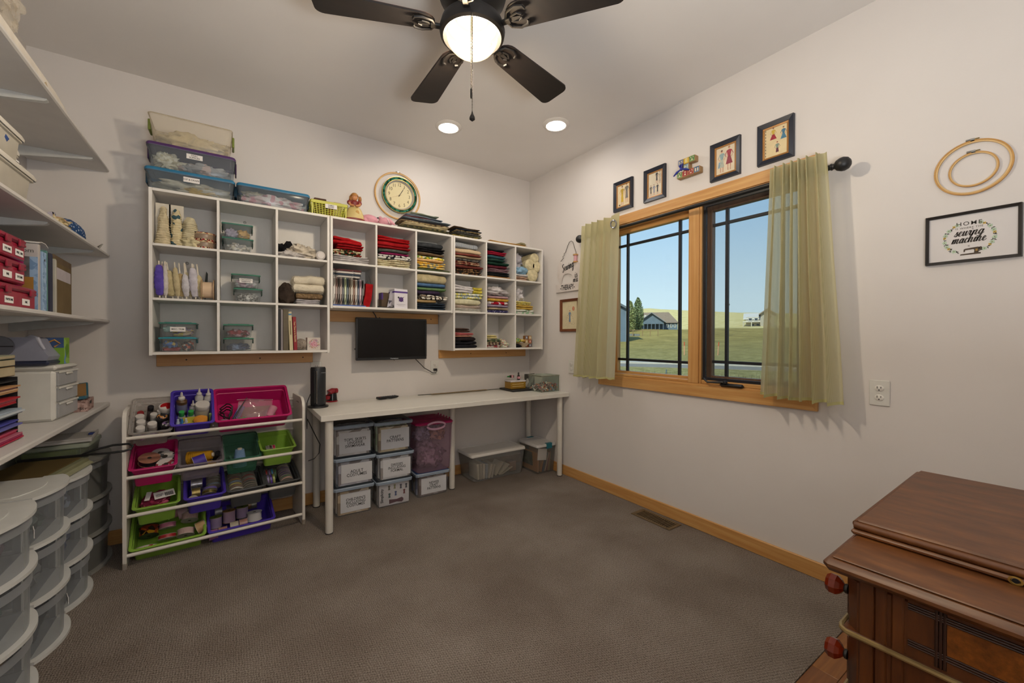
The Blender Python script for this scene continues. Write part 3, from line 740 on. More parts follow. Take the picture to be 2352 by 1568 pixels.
# ---------------------------------------------------------------- folded cloth
SEED = [0]
def foldmesh(w, d, h, layers, seed, sag=.12, slope=0.0):
    """folded cloth seen from its rounded front: layers of soft slabs, local origin at front-left-bottom"""
    mb = MB(); rr = random.Random(seed); t = h/layers
    ph = rr.uniform(0, 6); fq = rr.uniform(3, 6)
    VS = (0, .008, .025, .06, .14, .26, .4, .54, .68, .80, .89, .95, .978, .993, 1); ES = (.30, .62, .86, 1, 1, 1, 1, 1, 1, 1, 1, 1, .86, .62, .30)
    nx, nr = len(VS), 14
    for i in range(layers):
        xa = rr.uniform(0, .035)*w; xb = w-rr.uniform(0, .05)*w; yo = rr.uniform(0, .012); dd = d-yo-rr.uniform(0, .02)
        th = t*rr.uniform(.98, 1.12)
        def fn(u, v, i=i, xa=xa, xb=xb, yo=yo, dd=dd, th=th):
            kk = int(round(v*(nx-1))); v = VS[kk]; e = ES[kk]; x = xa+(xb-xa)*v; a = 2*PI*u
            ca, sa = math.cos(a), math.sin(a)
            yy = math.copysign(abs(ca)**.35, ca); zz = math.copysign(abs(sa)**.75, sa)
            wob = sag*h*(i/layers)*(math.sin(fq*v+ph)*.6+.4*math.sin(fq*2.3*v+ph*2))+slope*v*h*(i+.5)/layers
            yw = .006*math.sin(7*v+ph+i)+.007*noise.noise(Vector((v*6, i*3.1, seed))); wob += .16*t*noise.noise(Vector((v*5+seed, i*1.7, 2)))*(i > 0)
            z = (i+.5)*t+wob+zz*th*.5*e*(1-.25*math.sin(PI*v)*(-.3 if sa > 0 else 0))
            return (x, yo+dd*.5+yw+yy*dd*.5*(.985+.015*e), max(0.0005, z))
        mb.grid(fn, nr, nx, True)
        n = len(mb.v); mb.f.append(tuple(range(n-nr, n))); mb.f.append(tuple(range(n-nr*nx+nr-1, n-nr*nx-1, -1)))
    return mb
def pile(cell, where, items, x0f=0.02, x1f=.92, group=None, yf=.012, depth=.22, top=None, z0=None, hscale=1.0):
    """items bottom -> top: (description, height, material, layers, x0 fraction, x1 fraction)"""
    xa, xb, za, zb = cell; w = xb-xa; z = (za if z0 is None else z0)+.0005
    for it in items:
        desc, h, m = it[:3]; lay = it[3] if len(it) > 3 else 2
        f0 = it[4] if len(it) > 4 else x0f; f1 = it[5] if len(it) > 5 else x1f
        h *= hscale; SEED[0] += 1
        sl = it[6] if len(it) > 6 else 0.0
        mb = foldmesh((f1-f0)*w, depth, h, lay, SEED[0], sag=.10 if h < .06 else .05, slope=sl)
        one('folded_fabric', 'folded %s, %s' % (desc, where), 'fabric', mb, m, (xa+f0*w, F+yf+random.Random(SEED[0]).uniform(0, .012), z), 0, group or 'folded fabrics in the cube shelves')
        z += h+.0015
    return z
c = CLOTH
RED = c('#b00f14')
pile(MC[0, 0], 'in the cube above the movie cases', [
    ('white cotton cloth', .050, c('#dcd6d4'), 4, .0, .86), ('green and cream camouflage print cloth', .040, PRINT(['#e0d3ac', '#2b4a2a', '#8a2a22', '#1f2b1b', '#d9cda8'], 75), 3, .02, .70),
    ('red cloth sagging over a print', .034, c('#9e0e13'), 2, .10, .74), ('bright red cloth on top', .052, RED, 2, .01, .70, -.5)])
pile(MC[0, 1], 'in the cube above the purple-striped box', [
    ('cream floral cloth', .058, PRINT(['#cfc6a0', '#d8d0b0', '#b9a98a', '#d4c9a6'], 60), 4, .0, .92), ('black and white leaf print cloth', .034, PRINT(['#dad6d0', '#dad6d0', '#26272a', '#d2cec8'], 70), 2, .0, .93),
    ('hot pink cloth', .012, c('#b32a6d'), 1, .1, .86), ('grey-green cloth', .024, c('#4c524a'), 1, .05, .87), ('dark red cloth', .018, c('#8c0d12'), 1, .0, .93), ('red cloth', .034, c('#a30f14'), 1, .0, .88), ('bright red cloth on top', .040, RED, 2, .0, .90, -.35)])
pile(MC[0, 2], 'in the cube left of the striped shirting', [
    ('olive green cloth', .018, c('#4a5233'), 1, .0, 1.0), ('yellow plaid cloth', .050, PRINT(['#e2bb55', '#e8cf86', '#8b8f86', '#d9a93c'], 55), 3, .0, .88), ('soft orange cloth', .022, c('#dfb070'), 1, .0, .84),
    ('white and yellow flower print cloth', .026, PRINT(['#e6e2c6', '#e2c641', '#6a8a35', '#e8e4cc'], 65), 1, .0, .86, -.4), ('brown cloth', .024, c('#6b543d'), 1, .03, .84, -.5), ('black cloth', .030, c('#141316'), 2, .02, .84), ('charcoal cloth on top', .040, c('#34363a'), 1, .0, .80)])
pile(MC[1, 2], 'in the cube right of the purple-striped box', [
    ('dark denim', .052, c('#1d2936'), 3, .0, .88), ('tan cloth', .024, c('#a98c5e'), 1, .0, .62), ('black and white animal print cloth', .038, PRINT(['#d8d2c6', '#1f1c1a', '#d8d2c6', '#8b7a68'], 80), 2, .14, .95, -.3),
    ('dark purple knit', .030, c('#33263d'), 1, .02, .74), ('sage green cloth', .024, c('#6c8f5c'), 1, .0, .90), ('blue denim cloth', .032, c('#4a6a92'), 1, .0, .90), ('thick cream cloth on top', .072, c('#c9b98f'), 1, .0, .91, -.1)])
pile(RC[0, 0], 'in the cube topped by blue-striped cloth', [
    ('black and brown paisley cloth', .052, PRINT(['#2b2620', '#5b3b2a', '#8a6a45', '#1d1a17'], 70), 3, .0, .92), ('rust red cloth', .026, c('#6b2f28'), 1, .0, .95), ('red and tan floral cloth', .030, PRINT(['#8e5c49', '#b89a7c', '#6b2f28', '#a37f66'], 60), 2, .0, .86), ('dark grey print cloth', .020, PRINT(['#3c3a3a', '#6b6661', '#4b4744'], 70), 1, .05, .86),
    ('tan plaid cloth', .020, PRINT(['#b3a081', '#c9bda0', '#7a5d49'], 25, 'plaid'), 1, .0, .92), ('brick red cloth', .018, c('#8b4238'), 1, .0, .92), ('cream tartan cloth', .040, PRINT(['#c9b895', '#bda985', '#a85a4a', '#cbbb99'], 22, 'plaid'), 1, .0, .92, -.15), ('blue and cream striped cloth on top', .046, PRINT(['#c7c6b9', '#6a7fa8', '#b9b79c', '#44557d'], 45, 'stripe'), 1, .0, .78, -.25)])
pile(RC[0, 1], 'in the cube of crimson and dark green cloth', [
    ('tan cloth', .018, c('#a97c4a'), 1, .0, .93), ('black dotted cloth', .030, c('#15191a'), 2, .02, .88), ('dusty pink ribbed cloth', .030, c('#8d6a70'), 2, .12, .86), ('maroon cloth', .028, c('#571a26'), 1, .0, .80), ('bottle green cloth', .026, c('#123527'), 1, .0, .84), ('forest green cloth', .026, c('#1a3a30'), 1, .0, .70),
    ('teal cloth', .028, c('#2f5660'), 1, .04, .72), ('crimson cloth', .030, c('#a1122f'), 2, .0, .76), ('black cloth on top', .020, c('#121417'), 1, .0, .66)])
pile(RC[1, 0], 'in the cube topped by white cloth and a yellow fold', [
    ('white cloth', .026, c('#d6d1c6'), 2, .0, .90), ('pale pink cloth', .024, c('#d9c6b8'), 2, .02, .86), ('plain cream cloth', .050, c('#d5cfab'), 1, .0, .88), ('white confetti print cloth', .046, PRINT(['#dcdccb', '#dcdccb', '#d5c94c', '#8aa0b0', '#dcdccb'], 90), 2, .0, .97)])
z_ = RC[1, 0][2]+.1535
pile(RC[1, 0], 'in the cube with the confetti print cloth', [('thick white cloth on top', .066, c('#d8d3d3'), 3, .0, .62, -.25)], z0=z_)
pile(RC[1, 0], 'in the cube with the confetti print cloth', [('bright yellow cloth beside the white', .052, c('#d9c747'), 2, .63, .94)], z0=z_)
pile(RC[1, 1], 'in the cube under the crimson and dark green pile', [
    ('navy dotted cloth', .024, PRINT(['#2c2a55', '#c9c6d5'], 90, 'dots'), 1, .0, .86), ('tan and white cloth', .022, c('#b8a183'), 1, .1, .82), ('lilac cloth', .020, c('#9a8aa2'), 1, .06, .84), ('red and white cloth', .028, PRINT(['#a5182b', '#d8d0d0', '#a5182b'], 30), 1, .12, .84), ('golden yellow cloth', .024, c('#d3a63f'), 1, .1, .86), ('pink cloth', .022, c('#c9a0a6'), 1, .1, .86)])
pile(RC[1, 2], 'in the cube under the cream lace rolls', [
    ('white and green print cloth', .040, PRINT(['#d3d2c8', '#d3d2c8', '#8fb38f', '#d3d2c8'], 60), 2, .0, .80), ('golden yellow cloth', .040, c('#d9b455'), 2, .0, .76), ('pale yellow print cloth', .030, PRINT(['#e2d26a', '#e6dc8f', '#bfae62'], 60), 2, .0, .66)])
pile(RC[2, 0], 'in the cube with the coral fold', [
    ('thick black fleece', .056, c('#15141a'), 2, .0, .78), ('dark brown plush', .032, c('#221a1c'), 1, .0, .72), ('salmon cloth', .014, c('#c58873'), 1, .0, .62, -.1), ('coral pink cloth', .022, c('#c8696a'), 2, .0, .64, -.3), ('brown velvet cloth on top', .032, c('#4b352d'), 2, .0, .54, .1)])
pile(RC[2, 1], 'in the cube beside the wooden letter blocks', [
    ('white and red print cloth', .022, PRINT(['#d8d2cc', '#b04d52', '#d8d2cc'], 60), 2, .0, .50), ('orange and navy striped cloth', .024, PRINT(['#2f3350', '#d9a140', '#2f3350', '#c9c0a8'], 30, 'stripe', (.3, 1, 1)), 2, .0, .62), ('mixed green print cloth', .028, PRINT(['#71805c', '#b3a98a', '#4c5a48', '#c9b58a'], 60), 2, .0, .60), ('pale yellow cloth on top', .030, c('#d8c987'), 2, .0, .42)])
# soft crumpled things in the corner cubes
CELLS = [v for d_ in (LC, MC, RC) for v in d_.values()]
def crumple(name, label, cat, c_, r, m, seed, rough=.45, fl=.8, freq=2.6, group=None, n=34, mm=22):
    mb = MB().lump((0, 0, 0), r, seed, rough, freq, n, mm, fl); zmin = min(v[2] for v in mb.v); mb.v = [(a, b_, z-zmin) for a, b_, z in mb.v]
    for q_ in CELLS:
        if q_[0] < c_[0] < q_[1] and q_[2]-.001 < c_[2] < q_[3] and F < c_[1] < YB:
            mb.v = [(min(max(a, q_[0]+.002-c_[0]), q_[1]-.002-c_[0]), min(max(b_, F-.004-c_[1]), YB-.027-c_[1]), min(z, q_[3]-.003-c_[2])) for a, b_, z in mb.v]
    return one(name, label, cat, mb, m, c_, 0, group, 80)
q = RC[0, 2]
crumple('cloth_bundle', 'grey plastic-wrapped cloth at the left of the cream lace rolls', 'fabric', (q[0]+.052, F+.09, q[2]+.115), (.045, .06, .072), c('#b3aeb4'), 3)
crumple('cloth_bundle', 'dark maroon cloth bundle behind the pale blue cloth', 'fabric', (q[0]+.105, F+.17, q[2]+.115), (.06, .045, .07), c('#3a1620'), 4)
crumple('cloth_bundle', 'pale blue satin cloth slumped in the corner cube', 'fabric', (q[0]+.092, F+.075, q[2]+.062), (.085, .06, .038), c('#8db4cf'), 5, .35)
pile(q, 'at the left of the corner cube of lace rolls', [('peach cloth', .034, c('#c9a48b'), 2, .02, .50), ('white cloth', .024, c('#d2cdcb'), 1, .02, .52)])
LACE = CLOTH('#d8cba2', .9)
for i, (x_, z_, r_) in enumerate(((.72, .0, .062), (.84, .085, .058), (.62, .095, .055), (.80, .165, .05))):
    desc = ('bottom', 'right-hand', 'left-hand', 'topmost')[i]
    mb = MB(); mb.M = Matrix.Rotation(PI/2, 4, 'X')
    mb.lathe([(.012, .0), (r_*.8, .003), (r_, .015), (r_*.96, .10), (r_, .18), (r_*.7, .195)], n=20)
    mb.v = [(a+.004*noise.noise(Vector((a*40, b_*20, z*40))), b_, z+.004*noise.noise(Vector((a*40, b_*30, z*40+9)))) for a, b_, z in mb.v]
    one('lace_roll', '%s cream lace roll in the corner cube' % desc, 'lace', mb, LACE, (q[0]+x_*(q[1]-q[0]), F+.215, q[2]+z_+r_), 0, 'cream lace rolls')
q = RC[1, 1]
crumple('cloth_bundle', 'crumpled white cloth bag above the pink and yellow folds', 'fabric', (q[0]+.135, F+.10, q[2]+.156), (.112, .075, .040), c('#d6d0d0'), 11, .5)
crumple('cloth_bundle', 'dark printed bag squeezed against the left divider', 'fabric', (q[0]+.026, F+.19, q[2]+.145), (.022, .06, .07), PRINT(['#2d3036', '#5b5f6b', '#1d1f24'], 60), 12)
q = RC[1, 2]
crumple('cloth_bundle', 'crumpled white plastic bag on the yellow folds', 'bag', (q[0]+.062, F+.11, q[2]+.115), (.055, .08, .065), c('#d9d5d8'), 14, .55)
crumple('cloth_bundle', 'white ruffled cloth behind the yellow folds', 'fabric', (q[0]+.13, F+.19, q[2]+.0), (.075, .045, .085), c('#cfc8bf'), 15, .5)
q = RC[2, 0]
crumple('cloth_bundle', 'teal cloth bundle behind the black fleece', 'fabric', (q[0]+.20, F+.20, q[2]), (.04, .04, .065), c('#22707a'), 16, .3)
q = RC[2, 1]
crumple('plastic_packet', 'clear packet of green trims beside the striped cloth', 'packet', (q[0]+.205, F+.08, q[2]), (.05, .05, .034), PRINT(['#a8b98c', '#d8d4c8', '#c07a6b', '#cfd6bd'], 120), 17, .4)
# beads, bowl and letter blocks in the last cube
q = RC[2, 2]
crumple('bead_string', 'green and yellow glass bead string coiled in the last cube', 'beads', (q[0]+.055, F+.10, q[2]+.034), (.055, .05, .030), PRINT(['#5b8a4c', '#c9b44a', '#2f7f86', '#b8c95c'], 130), 21, .3)
crumple('bead_bag', 'black bead pouch on the floor of the last cube', 'pouch', (q[0]+.045, F+.055, q[2]), (.042, .035, .016), c('#16141a'), 22, .3)
crumple('bead_string', 'yellow bead string lying on the cream bowl', 'beads', (q[0]+.115, F+.09, q[2]+.050), (.04, .03, .014), PRINT(['#d9c23e', '#c98a3a', '#d8d0a8'], 130), 23, .3)
one('wooden_bowl', 'shallow cream bowl in front of the wooden letter blocks', 'bowl', MB().lathe([(.0, 0), (.035, 0), (.075, .038), (.078, .040), (.073, .041), (.033, .006), (0, .006)], n=28), M('#c9b597', .5), (q[0]+.115, F+.085, q[2]+.001))
for i, (x_, z_, col) in enumerate(((.175, 0, '#a5713a'), (.215, 0, '#9c6a38'), (.175, .036, '#b07a42'), (.215, .036, '#a8733c'), (.175, .072, '#a5713a'), (.215, .072, '#b07a42'))):
    t = thing('letter_block', 'wooden letter block with %s, %s of its stack by the cream bowl' % (('a red face', 'a blue face', 'a tan face')[i % 3], ('bottom', 'bottom', 'middle', 'middle', 'top', 'top')[i]), 'toy block', (q[0]+x_, F+.10, q[2]+z_+.0005), 0, 'wooden letter blocks in the last cube')
    obj('cube', B(-.017, .017, -.017, .017, 0, .0345, .002), M(col, .6, bump=.1), t); obj('printed_face', B(-.013, .013, -.0178, -.0168, .005, .030), M(('#b04038', '#3f5f8a', '#c9b38a')[i % 3], .6), t)
    obj('letter', B(-.005, .005, -.0186, -.0176, .009, .026), M('#e2d8c0', .6), t)

# ---------------------------------------------------------------- middle shelf odds
q = MC[1, 0]
cols = ['#c8c2b8', '#8a6f64', '#4c443e', '#a9968c', '#43464b', '#b9c49a', '#3d4a52', '#6b5f52', '#c9bfae', '#7c5540', '#d4ccc0', '#3f4758', '#c7a8b2', '#2f2b2c']
x_ = q[0]+.004
for i, col in enumerate(cols):
    h = .186 if i < 9 else .178
    t = thing('movie_case', 'upright %s movie case in the row on the cube shelf' % ('pale', 'brown', 'dark brown', 'mauve', 'charcoal', 'light green', 'slate', 'khaki', 'cream', 'rust', 'off-white', 'navy', 'pink', 'black')[i], 'movie case', (x_, F+.012, q[2]+.0085), 0, 'movie cases on the cube shelf')
    obj('case', B(0, .0138, 0, .134, 0, h, .0015), M(mix(col, '#1a1a1c', .25), .4), t)
    obj('spine_label', B(.0015, .0123, -.0006, .0, .01, h-.008), PRINT([col, mix(col, '#ffffff', .35), mix(col, '#000000', .45), col], 70, 'blotch', (1, 1, .35)), t)
    x_ += .0143
ztop = q[2]+.0085+.187
for i, (col, w_) in enumerate((('#b9b4ad', .178), ('#3b4450', .184), ('#c9c2bb', .186), ('#5d3a3a', .188))):
    t = thing('movie_case', '%s movie case lying flat on the upright cases' % ('grey', 'navy', 'white', 'maroon')[i], 'movie case', (q[0]+.003, F+.012, ztop), 0, 'movie cases on the cube shelf')
    obj('case', B(0, w_, 0, .134, 0, .0138, .0015), M(mix(col, '#1a1a1c', .35), .4), t); obj('spine_label', B(.006, w_-.006, -.0006, 0, .0015, .0123), PRINT([col, mix(col, '#000000', .5), mix(col, '#ffffff', .3)], 60, 'blotch', (.4, 1, 1)), t); ztop += .0145
one('blue_booklet', 'thin blue booklet under the row of movie cases', 'booklet', B(0, .215, 0, .14, 0, .0075, .001), M('#4a68b0', .5), (q[0]+.003, F+.008, q[2]+.0004))
# red felt stocking with wire handle
t = thing('red_stocking', 'red felt Christmas stocking with wire loop beside the movie cases', 'stocking', (q[0]+.245, F+.06, q[2]+.001), 0)
obj('sock', MB().prism([(-.030, 0), (.006, 0), (.020, .05), (.033, .165), (-.018, .168), (-.022, .09), (-.036, .03)], -.018, .018, 'y'), CLOTH('#b01218', .8), t)
obj('wire_loop', MB().tube([(-.01, 0, .165), (.008, .0, .228), (.024, 0, .165)], .0012, 6), INK, t)
q = MC[1, 1]
PUR = M('#4f2f86', .5)
t = thing('product_box', 'white box with purple band and sea turtle picture in the cube', 'box', (q[1]-.100, F+.03, q[2]+.0005), R(6))
obj('carton', B(-.052, .052, 0, .10, 0, .145, .001), M('#dad6dc', .5, var=.02), t); obj('purple_band', B(-.0525, .0525, -.0008, .1008, .116, .128), PUR, t)
tm = MB(); tm.M = Matrix.Translation((.0, -.001, .068)) @ Matrix.Rotation(PI/2, 4, 'X')
tm.lathe([(.0, .0006), (.017, .0004), (.018, 0)], n=18); 
tt = obj('turtle_print', tm, M('#4b2c6b', .6), t)
tm = MB()
for a0, l in ((40, .034), (150, .030), (215, .026), (320, .028)): 
    a = R(a0); tm.prism([(math.cos(a-.25)*.012, .068+math.sin(a-.25)*.012), (math.cos(a)*l, .068+math.sin(a)*l), (math.cos(a+.3)*.016, .068+math.sin(a+.3)*.016)], -.0014, -.0006, 'y')
tm.lathe([(.007, -.0014), (.007, -.0006)], (-.020, 0, .082), 12, 'y')
obj('turtle_flippers', tm, M('#2a2733', .6), t)
obj('small_print', MB().box(-.034, .034, -.0012, -.0006, .030, .032).box(-.026, .026, -.0012, -.0006, .020, .0215), M('#8d8a92', .6), t)
t = thing('brochure', 'grey photo brochure leaning on the purple-banded box', 'brochure', (q[1]-.172, F+.055, q[2]+.001), (0, R(14), R(25)))
obj('sheet', B(-.03, .0, 0, .004, 0, .128), PRINT(['#8d8b94', '#b9b5bd', '#5b5964', '#a9a6b0'], 30), t)
t = thing('product_box', 'small brown box with purple edge behind the photo brochure', 'box', (q[1]-.170, F+.13, q[2]+.0005), R(4))
obj('carton', B(-.045, .02, 0, .06, 0, .122, .001), M('#5d4a35', .6), t); obj('purple_edge', B(-.0455, -.035, -.001, .061, .07, .118), PUR, t)
t = thing('audio_cable', 'coiled black cable with round plug lying in the cube', 'cable', (q[0]+.02, F+.03, q[2]+.001), 0)
obj('cord', MB().tube([(0, .02, .004), (.03, .0, .005), (.07, .015, .004), (.10, 0, .006), (.115, .01, .012), (.12, .02, .022), (.11, .02, .026), (.106, .01, .018), (.13, .0, .006), (.165, .01, .004)], .0035, 7), BLACK, t)
obj('connector', MB().lathe([(.0, -.006), (.014, -.004), (.014, .006), (.009, .010)], (.155, .045, .028), 16), BLACK, t); obj('adapter', B(-.005, .05, .03, .055, 0, .012, .003), BLACK, t)

# ---------------------------------------------------------------- left shelf: lidded boxes
def lidbox(label, px, pyb, cell, w, h, d, lidcol, words, cont, tub=CLR, xs=None, z=None, yoff=.02, rot=0, lidh=.010):
    """small clear tub with snap lid; cont = list of (shape args)"""
    xa = xs if xs is not None else onY(px, pyb, F+yoff).x
    z = cell[2]+.0005 if z is None else z
    t = thing('lidded_box', label, 'storage box', (xa, F+yoff, z), rot, 'small clear lidded boxes')
    hw = w/2
    def tubm(s0, s1, z0_, z1_):
        mb = MB(); x0_, x1_ = -hw*s0, hw*s0; X0, X1 = -hw*s1, hw*s1; dd0 = d*(1-s0)/2; dd1 = d*(1-s1)/2
        def ring(xa_, xb_, ya, yb_, z_): return [(xa_+.012, ya, z_), (xb_-.012, ya, z_), (xb_, ya+.012, z_), (xb_, yb_-.012, z_), (xb_-.012, yb_, z_), (xa_+.012, yb_, z_), (xa_, yb_-.012, z_), (xa_, ya+.012, z_)]
        vs = ring(x0_, x1_, dd0, d-dd0, z0_)+ring(X0, X1, dd1, d-dd1, z1_)
        return mb.add(vs, [(i, (i+1) % 8, 8+(i+1) % 8, 8+i) for i in range(8)]+[tuple(range(7, -1, -1))])
    obj('tub', tubm(.86, .97, 0.001, h-lidh), tub, t)
    obj('rim', MB().tube([(-hw+.012, 0, h-lidh), (hw-.012, 0, h-lidh), (hw, .012, h-lidh), (hw, d-.012, h-lidh), (hw-.012, d, h-lidh), (-hw+.012, d, h-lidh), (-hw, d-.012, h-lidh), (-hw, .012, h-lidh)], .0022, 6, True), tub, t)
    lm = MB().box(-hw-.004, hw+.004, -.004, d+.004, h-lidh+.001, h-.001, .004).box(-hw+.02, hw-.02, .015, d-.015, h-.001, h+.0015, .001)
    ld = obj('lid', lm, M(lidcol, .45), t)
    for s_ in (-1, 1): obj('latch', B(s_*hw-.004 if s_ < 0 else hw-.001, s_*hw+.001 if s_ < 0 else hw+.004, d*.3, d*.7, h-.035, h-lidh, .0015), M(mix(lidcol, '#000000', .45), .45), t)
    if words:
        cdm = obj('label_card', B(-.034, .034, .0015, .0025, h*.36, h*.36+.026), PAPER, t)
        text(cdm, words, .0115, INK, faceY(0, .0012, h*.36+.013), bold=.00006)
    for i, (nm, lb, ca, cc, rr, m_, sd) in enumerate(cont):
        mb = MB().lump((0, 0, 0), rr, sd, .5, 3.0, 34, 20, .85); zm = min(v[2] for v in mb.v); kx = hw*.84
        mb.v = [(min(max(a+cc[0], -kx), kx), min(max(b_+cc[1], d*.09), d*.91), min(z_-zm+cc[2], h-lidh-.004)) for a, b_, z_ in mb.v]
        one(nm, lb, ca, mb, m_, (xa, F+yoff, z), 0, 'contents of the clear boxes', 80)
    return t
TEAL = '#2f8271'
q = LC[0, 1]
def mid(cell, f): return cell[0]+(cell[1]-cell[0])*f
x_ = onY(548, 540, F+.02).x
lidbox('green-lidded box of beige scraps, lower of the two above the organza ribbons', 0, 0, q, .152, .083, .20, '#3e7f6c', None, [('trim_scraps', 'beige and white trim scraps in the lower green-lidded box', 'trims', (0, .075, .004), (.055, .065, .028), PRINT(['#c9c1ae', '#d6d2cc', '#a39a8a', '#8d8a86'], 70), 31)], xs=x_-.003)
lidbox('green-lidded box of yellow and lilac ribbon, top of its pair', 0, 0, q, .152, .083, .20, '#3e7f6c', None, [('ribbon_bundle', 'golden ribbon bundle in the upper green-lidded box', 'ribbon', (.028, .07, .004), (.032, .06, .028), c('#d9a63a'), 32), ('ribbon_bundle', 'lilac tulle bundle in the upper green-lidded box', 'ribbon', (-.034, .07, .004), (.034, .06, .030), c('#b3a8c2'), 33)], xs=x_-.005, z=q[2]+.0865)
q = LC[1, 1]
x_ = onY(567, 655, F+.02).x
lidbox('green-lidded box of clear bead jars under the organza ribbons', 0, 0, q, .144, .082, .20, '#3e8068', None, [('bead_jar', 'clear bead jars inside the lower organza box', 'jars', (0, .07, .004), (.054, .06, .028), PRINT(['#8b8a83', '#c9c8c4', '#5f5d58', '#d9d8d4'], 90), 34)], xs=x_+.008)
lidbox('green-lidded box labelled organza ribbons', 0, 0, q, .144, .082, .20, '#3e8068', 'ORGANZA\nRIBBONS', [('ribbon_bundle', 'folded grey and pink organza in the labelled box', 'ribbon', (0, .075, .004), (.055, .06, .030), PRINT(['#b9b6b8', '#c9a9b5', '#d2cfd0', '#8d8a90'], 26), 35)], xs=x_-.004, z=q[2]+.086)
q = LC[2, 0]
x_ = onY(408, 790, F+.015).x
lidbox('bright blue-lidded box of patterned ribbons under the trim box', 0, 0, q, .162, .081, .20, '#2793a5', None, [('ribbon_bundle', 'blue embroidered ribbon in the blue-lidded box', 'ribbon', (-.036, .06, .020), (.036, .05, .022), PRINT(['#2f5590', '#4b78b8', '#c9b36a', '#27406e'], 60), 36), ('ribbon_bundle', 'red ribbon at the bottom of the blue-lidded box', 'ribbon', (-.03, .06, .003), (.045, .05, .012), c('#9c1e2c'), 37), ('ribbon_bundle', 'navy floral ribbon in the blue-lidded box', 'ribbon', (.042, .06, .004), (.030, .05, .028), PRINT(['#23283a', '#23283a', '#b0503c', '#c9beb0'], 70), 38)], tub=CLR, xs=x_, yoff=.015)
lidbox('green-lidded box labelled misc. trim', 0, 0, q, .160, .081, .20, '#357f72', 'MISC. TRIM', [('trim_bundle', 'aqua trim bundle in the misc. trim box', 'trims', (-.034, .06, .026), (.038, .05, .020), c('#9dc4be'), 39), ('trim_bundle', 'lilac and yellow trims in the misc. trim box', 'trims', (.02, .07, .003), (.052, .055, .024), PRINT(['#8f7d9c', '#c9b44a', '#b9a88f', '#5f5060'], 40), 40)], xs=x_+.001, z=q[2]+.085, yoff=.015)
q = LC[2, 1]
x_ = onY(548, 790, F+.02).x
lidbox('green-lidded box of blue ribbon packs under the red trims', 0, 0, q, .148, .079, .20, '#3a7d64', None, [('ribbon_bundle', 'blue ribbon packs in the bottom green-lidded box', 'ribbon', (.0, .07, .003), (.054, .06, .022), PRINT(['#4a5f86', '#7c91b5', '#38486a', '#5b6f95'], 30), 41)], xs=x_+.001)
lidbox('green-lidded box of red and pink trims above the blue ribbon packs', 0, 0, q, .148, .079, .20, '#3a7d64', None, [('trim_bundle', 'red and pink trims in the upper bottom-row box', 'trims', (.0, .07, .003), (.056, .06, .024), PRINT(['#8e1f2c', '#c08a98', '#7a1420', '#2a1d22', '#d0a9b2'], 45), 42)], xs=x_, z=q[2]+.083)
# ---- lace, ribbon rolls
q = LC[0, 0]
for i, (x_, w_, h_, m_, nm) in enumerate(((.042, .040, .205, c('#cdbf9c', .9), 'scalloped cream lace'), (.100, .033, .200, PRINT(['#cbbd98', '#cbbd98', '#3f5a62', '#d6caa8', '#cbbd98'], 50), 'beaded cream lace'), (.160, .046, .165, c('#d3c8a6', .9), 'gathered cream lace'))):
    t = thing('lace_card', '%s wound on a card in the top left cube' % nm, 'lace', (q[0]+x_, F+.07, q[2]+.0005), 0, 'lace wound on cards')
    if i < 2: obj('card', B(-.036, .030, .0, .003, 0, .238, .0005), M('#d2cbbb', .8), t)
    prof = []; nn = 15
    for k in range(nn+1):
        f = k/nn; rr = (w_*(1.0-.62*f) if i == 0 else w_*(.95-.25*f if f < .8 else .75-.6*(f-.8)*4*.6))
        prof += [(rr*1.02, f*h_), (rr*.84, f*h_+h_/nn*.55)]
    prof = [(.004, .0)]+prof+[(.003, h_+.012)]
    mb = MB().lathe(prof, (0, -.018, 0), 22, sy=.75); mb.v = [(a+.006*noise.noise(Vector((a*60, b_*60, z*30+i))), b_+.006*noise.noise(Vector((a*60+5, b_*60, z*30))), max(0, z+.004*noise.noise(Vector((a*50, b_*50, 2))))) for a, b_, z in mb.v]
    obj('lace_winding', mb, m_, t, 20)
crumple('lace_bundle', 'loose cream lace heap beside the gingham ribbon reels', 'lace', (q[0]+.172, F+.05, q[2]), (.050, .04, .034), LACE, 51, .5)
for i in range(2):
    t = thing('ribbon_reel', '%s brown ribbon reel with red gingham edges' % ('lower', 'upper')[i], 'ribbon', (q[0]+.222, F+.075, q[2]+.0005+i*.047), 0, 'gingham-edged ribbon reels')
    obj('ribbon', MB().lathe([(.02, .006), (.058, .006), (.060, .012), (.060, .034), (.058, .040), (.02, .040)], n=28), M('#8a7460', .35), t)
    for z_ in (.0, .037): obj('gingham_edge', MB().lathe([(.018, z_), (.0605, z_), (.0605, z_+.009), (.018, z_+.009)], n=28), PRINT(['#8c2a2c', '#c9b892', '#3b2a26', '#b89a78'], 120), t)
q = LC[1, 0]
sticks = [('purple ribbon', '#5a49a8', .010, .023, .178), ('pink floral lace', '#c4a9b2', .022, .012, .185), ('white beaded lace', '#cfc6c2', .036, .013, .178), ('broad cream lace', '#c9b98c', .066, .030, .155), ('thin ivory lace', '#c5b58d', .090, .016, .17), ('tan lace', '#b9a273', .108, .021, .14), ('white dotted lace', '#d0ccd2', .128, .018, .135), ('ivory cord lace', '#cabb94', .148, .012, .150), ('fluffy white lace', '#cdc8d2', .170, .024, .176), ('soft white lace', '#c9c4cc', .186, .016, .155), ('cream cord', '#c6b689', .196, .020, .135)]
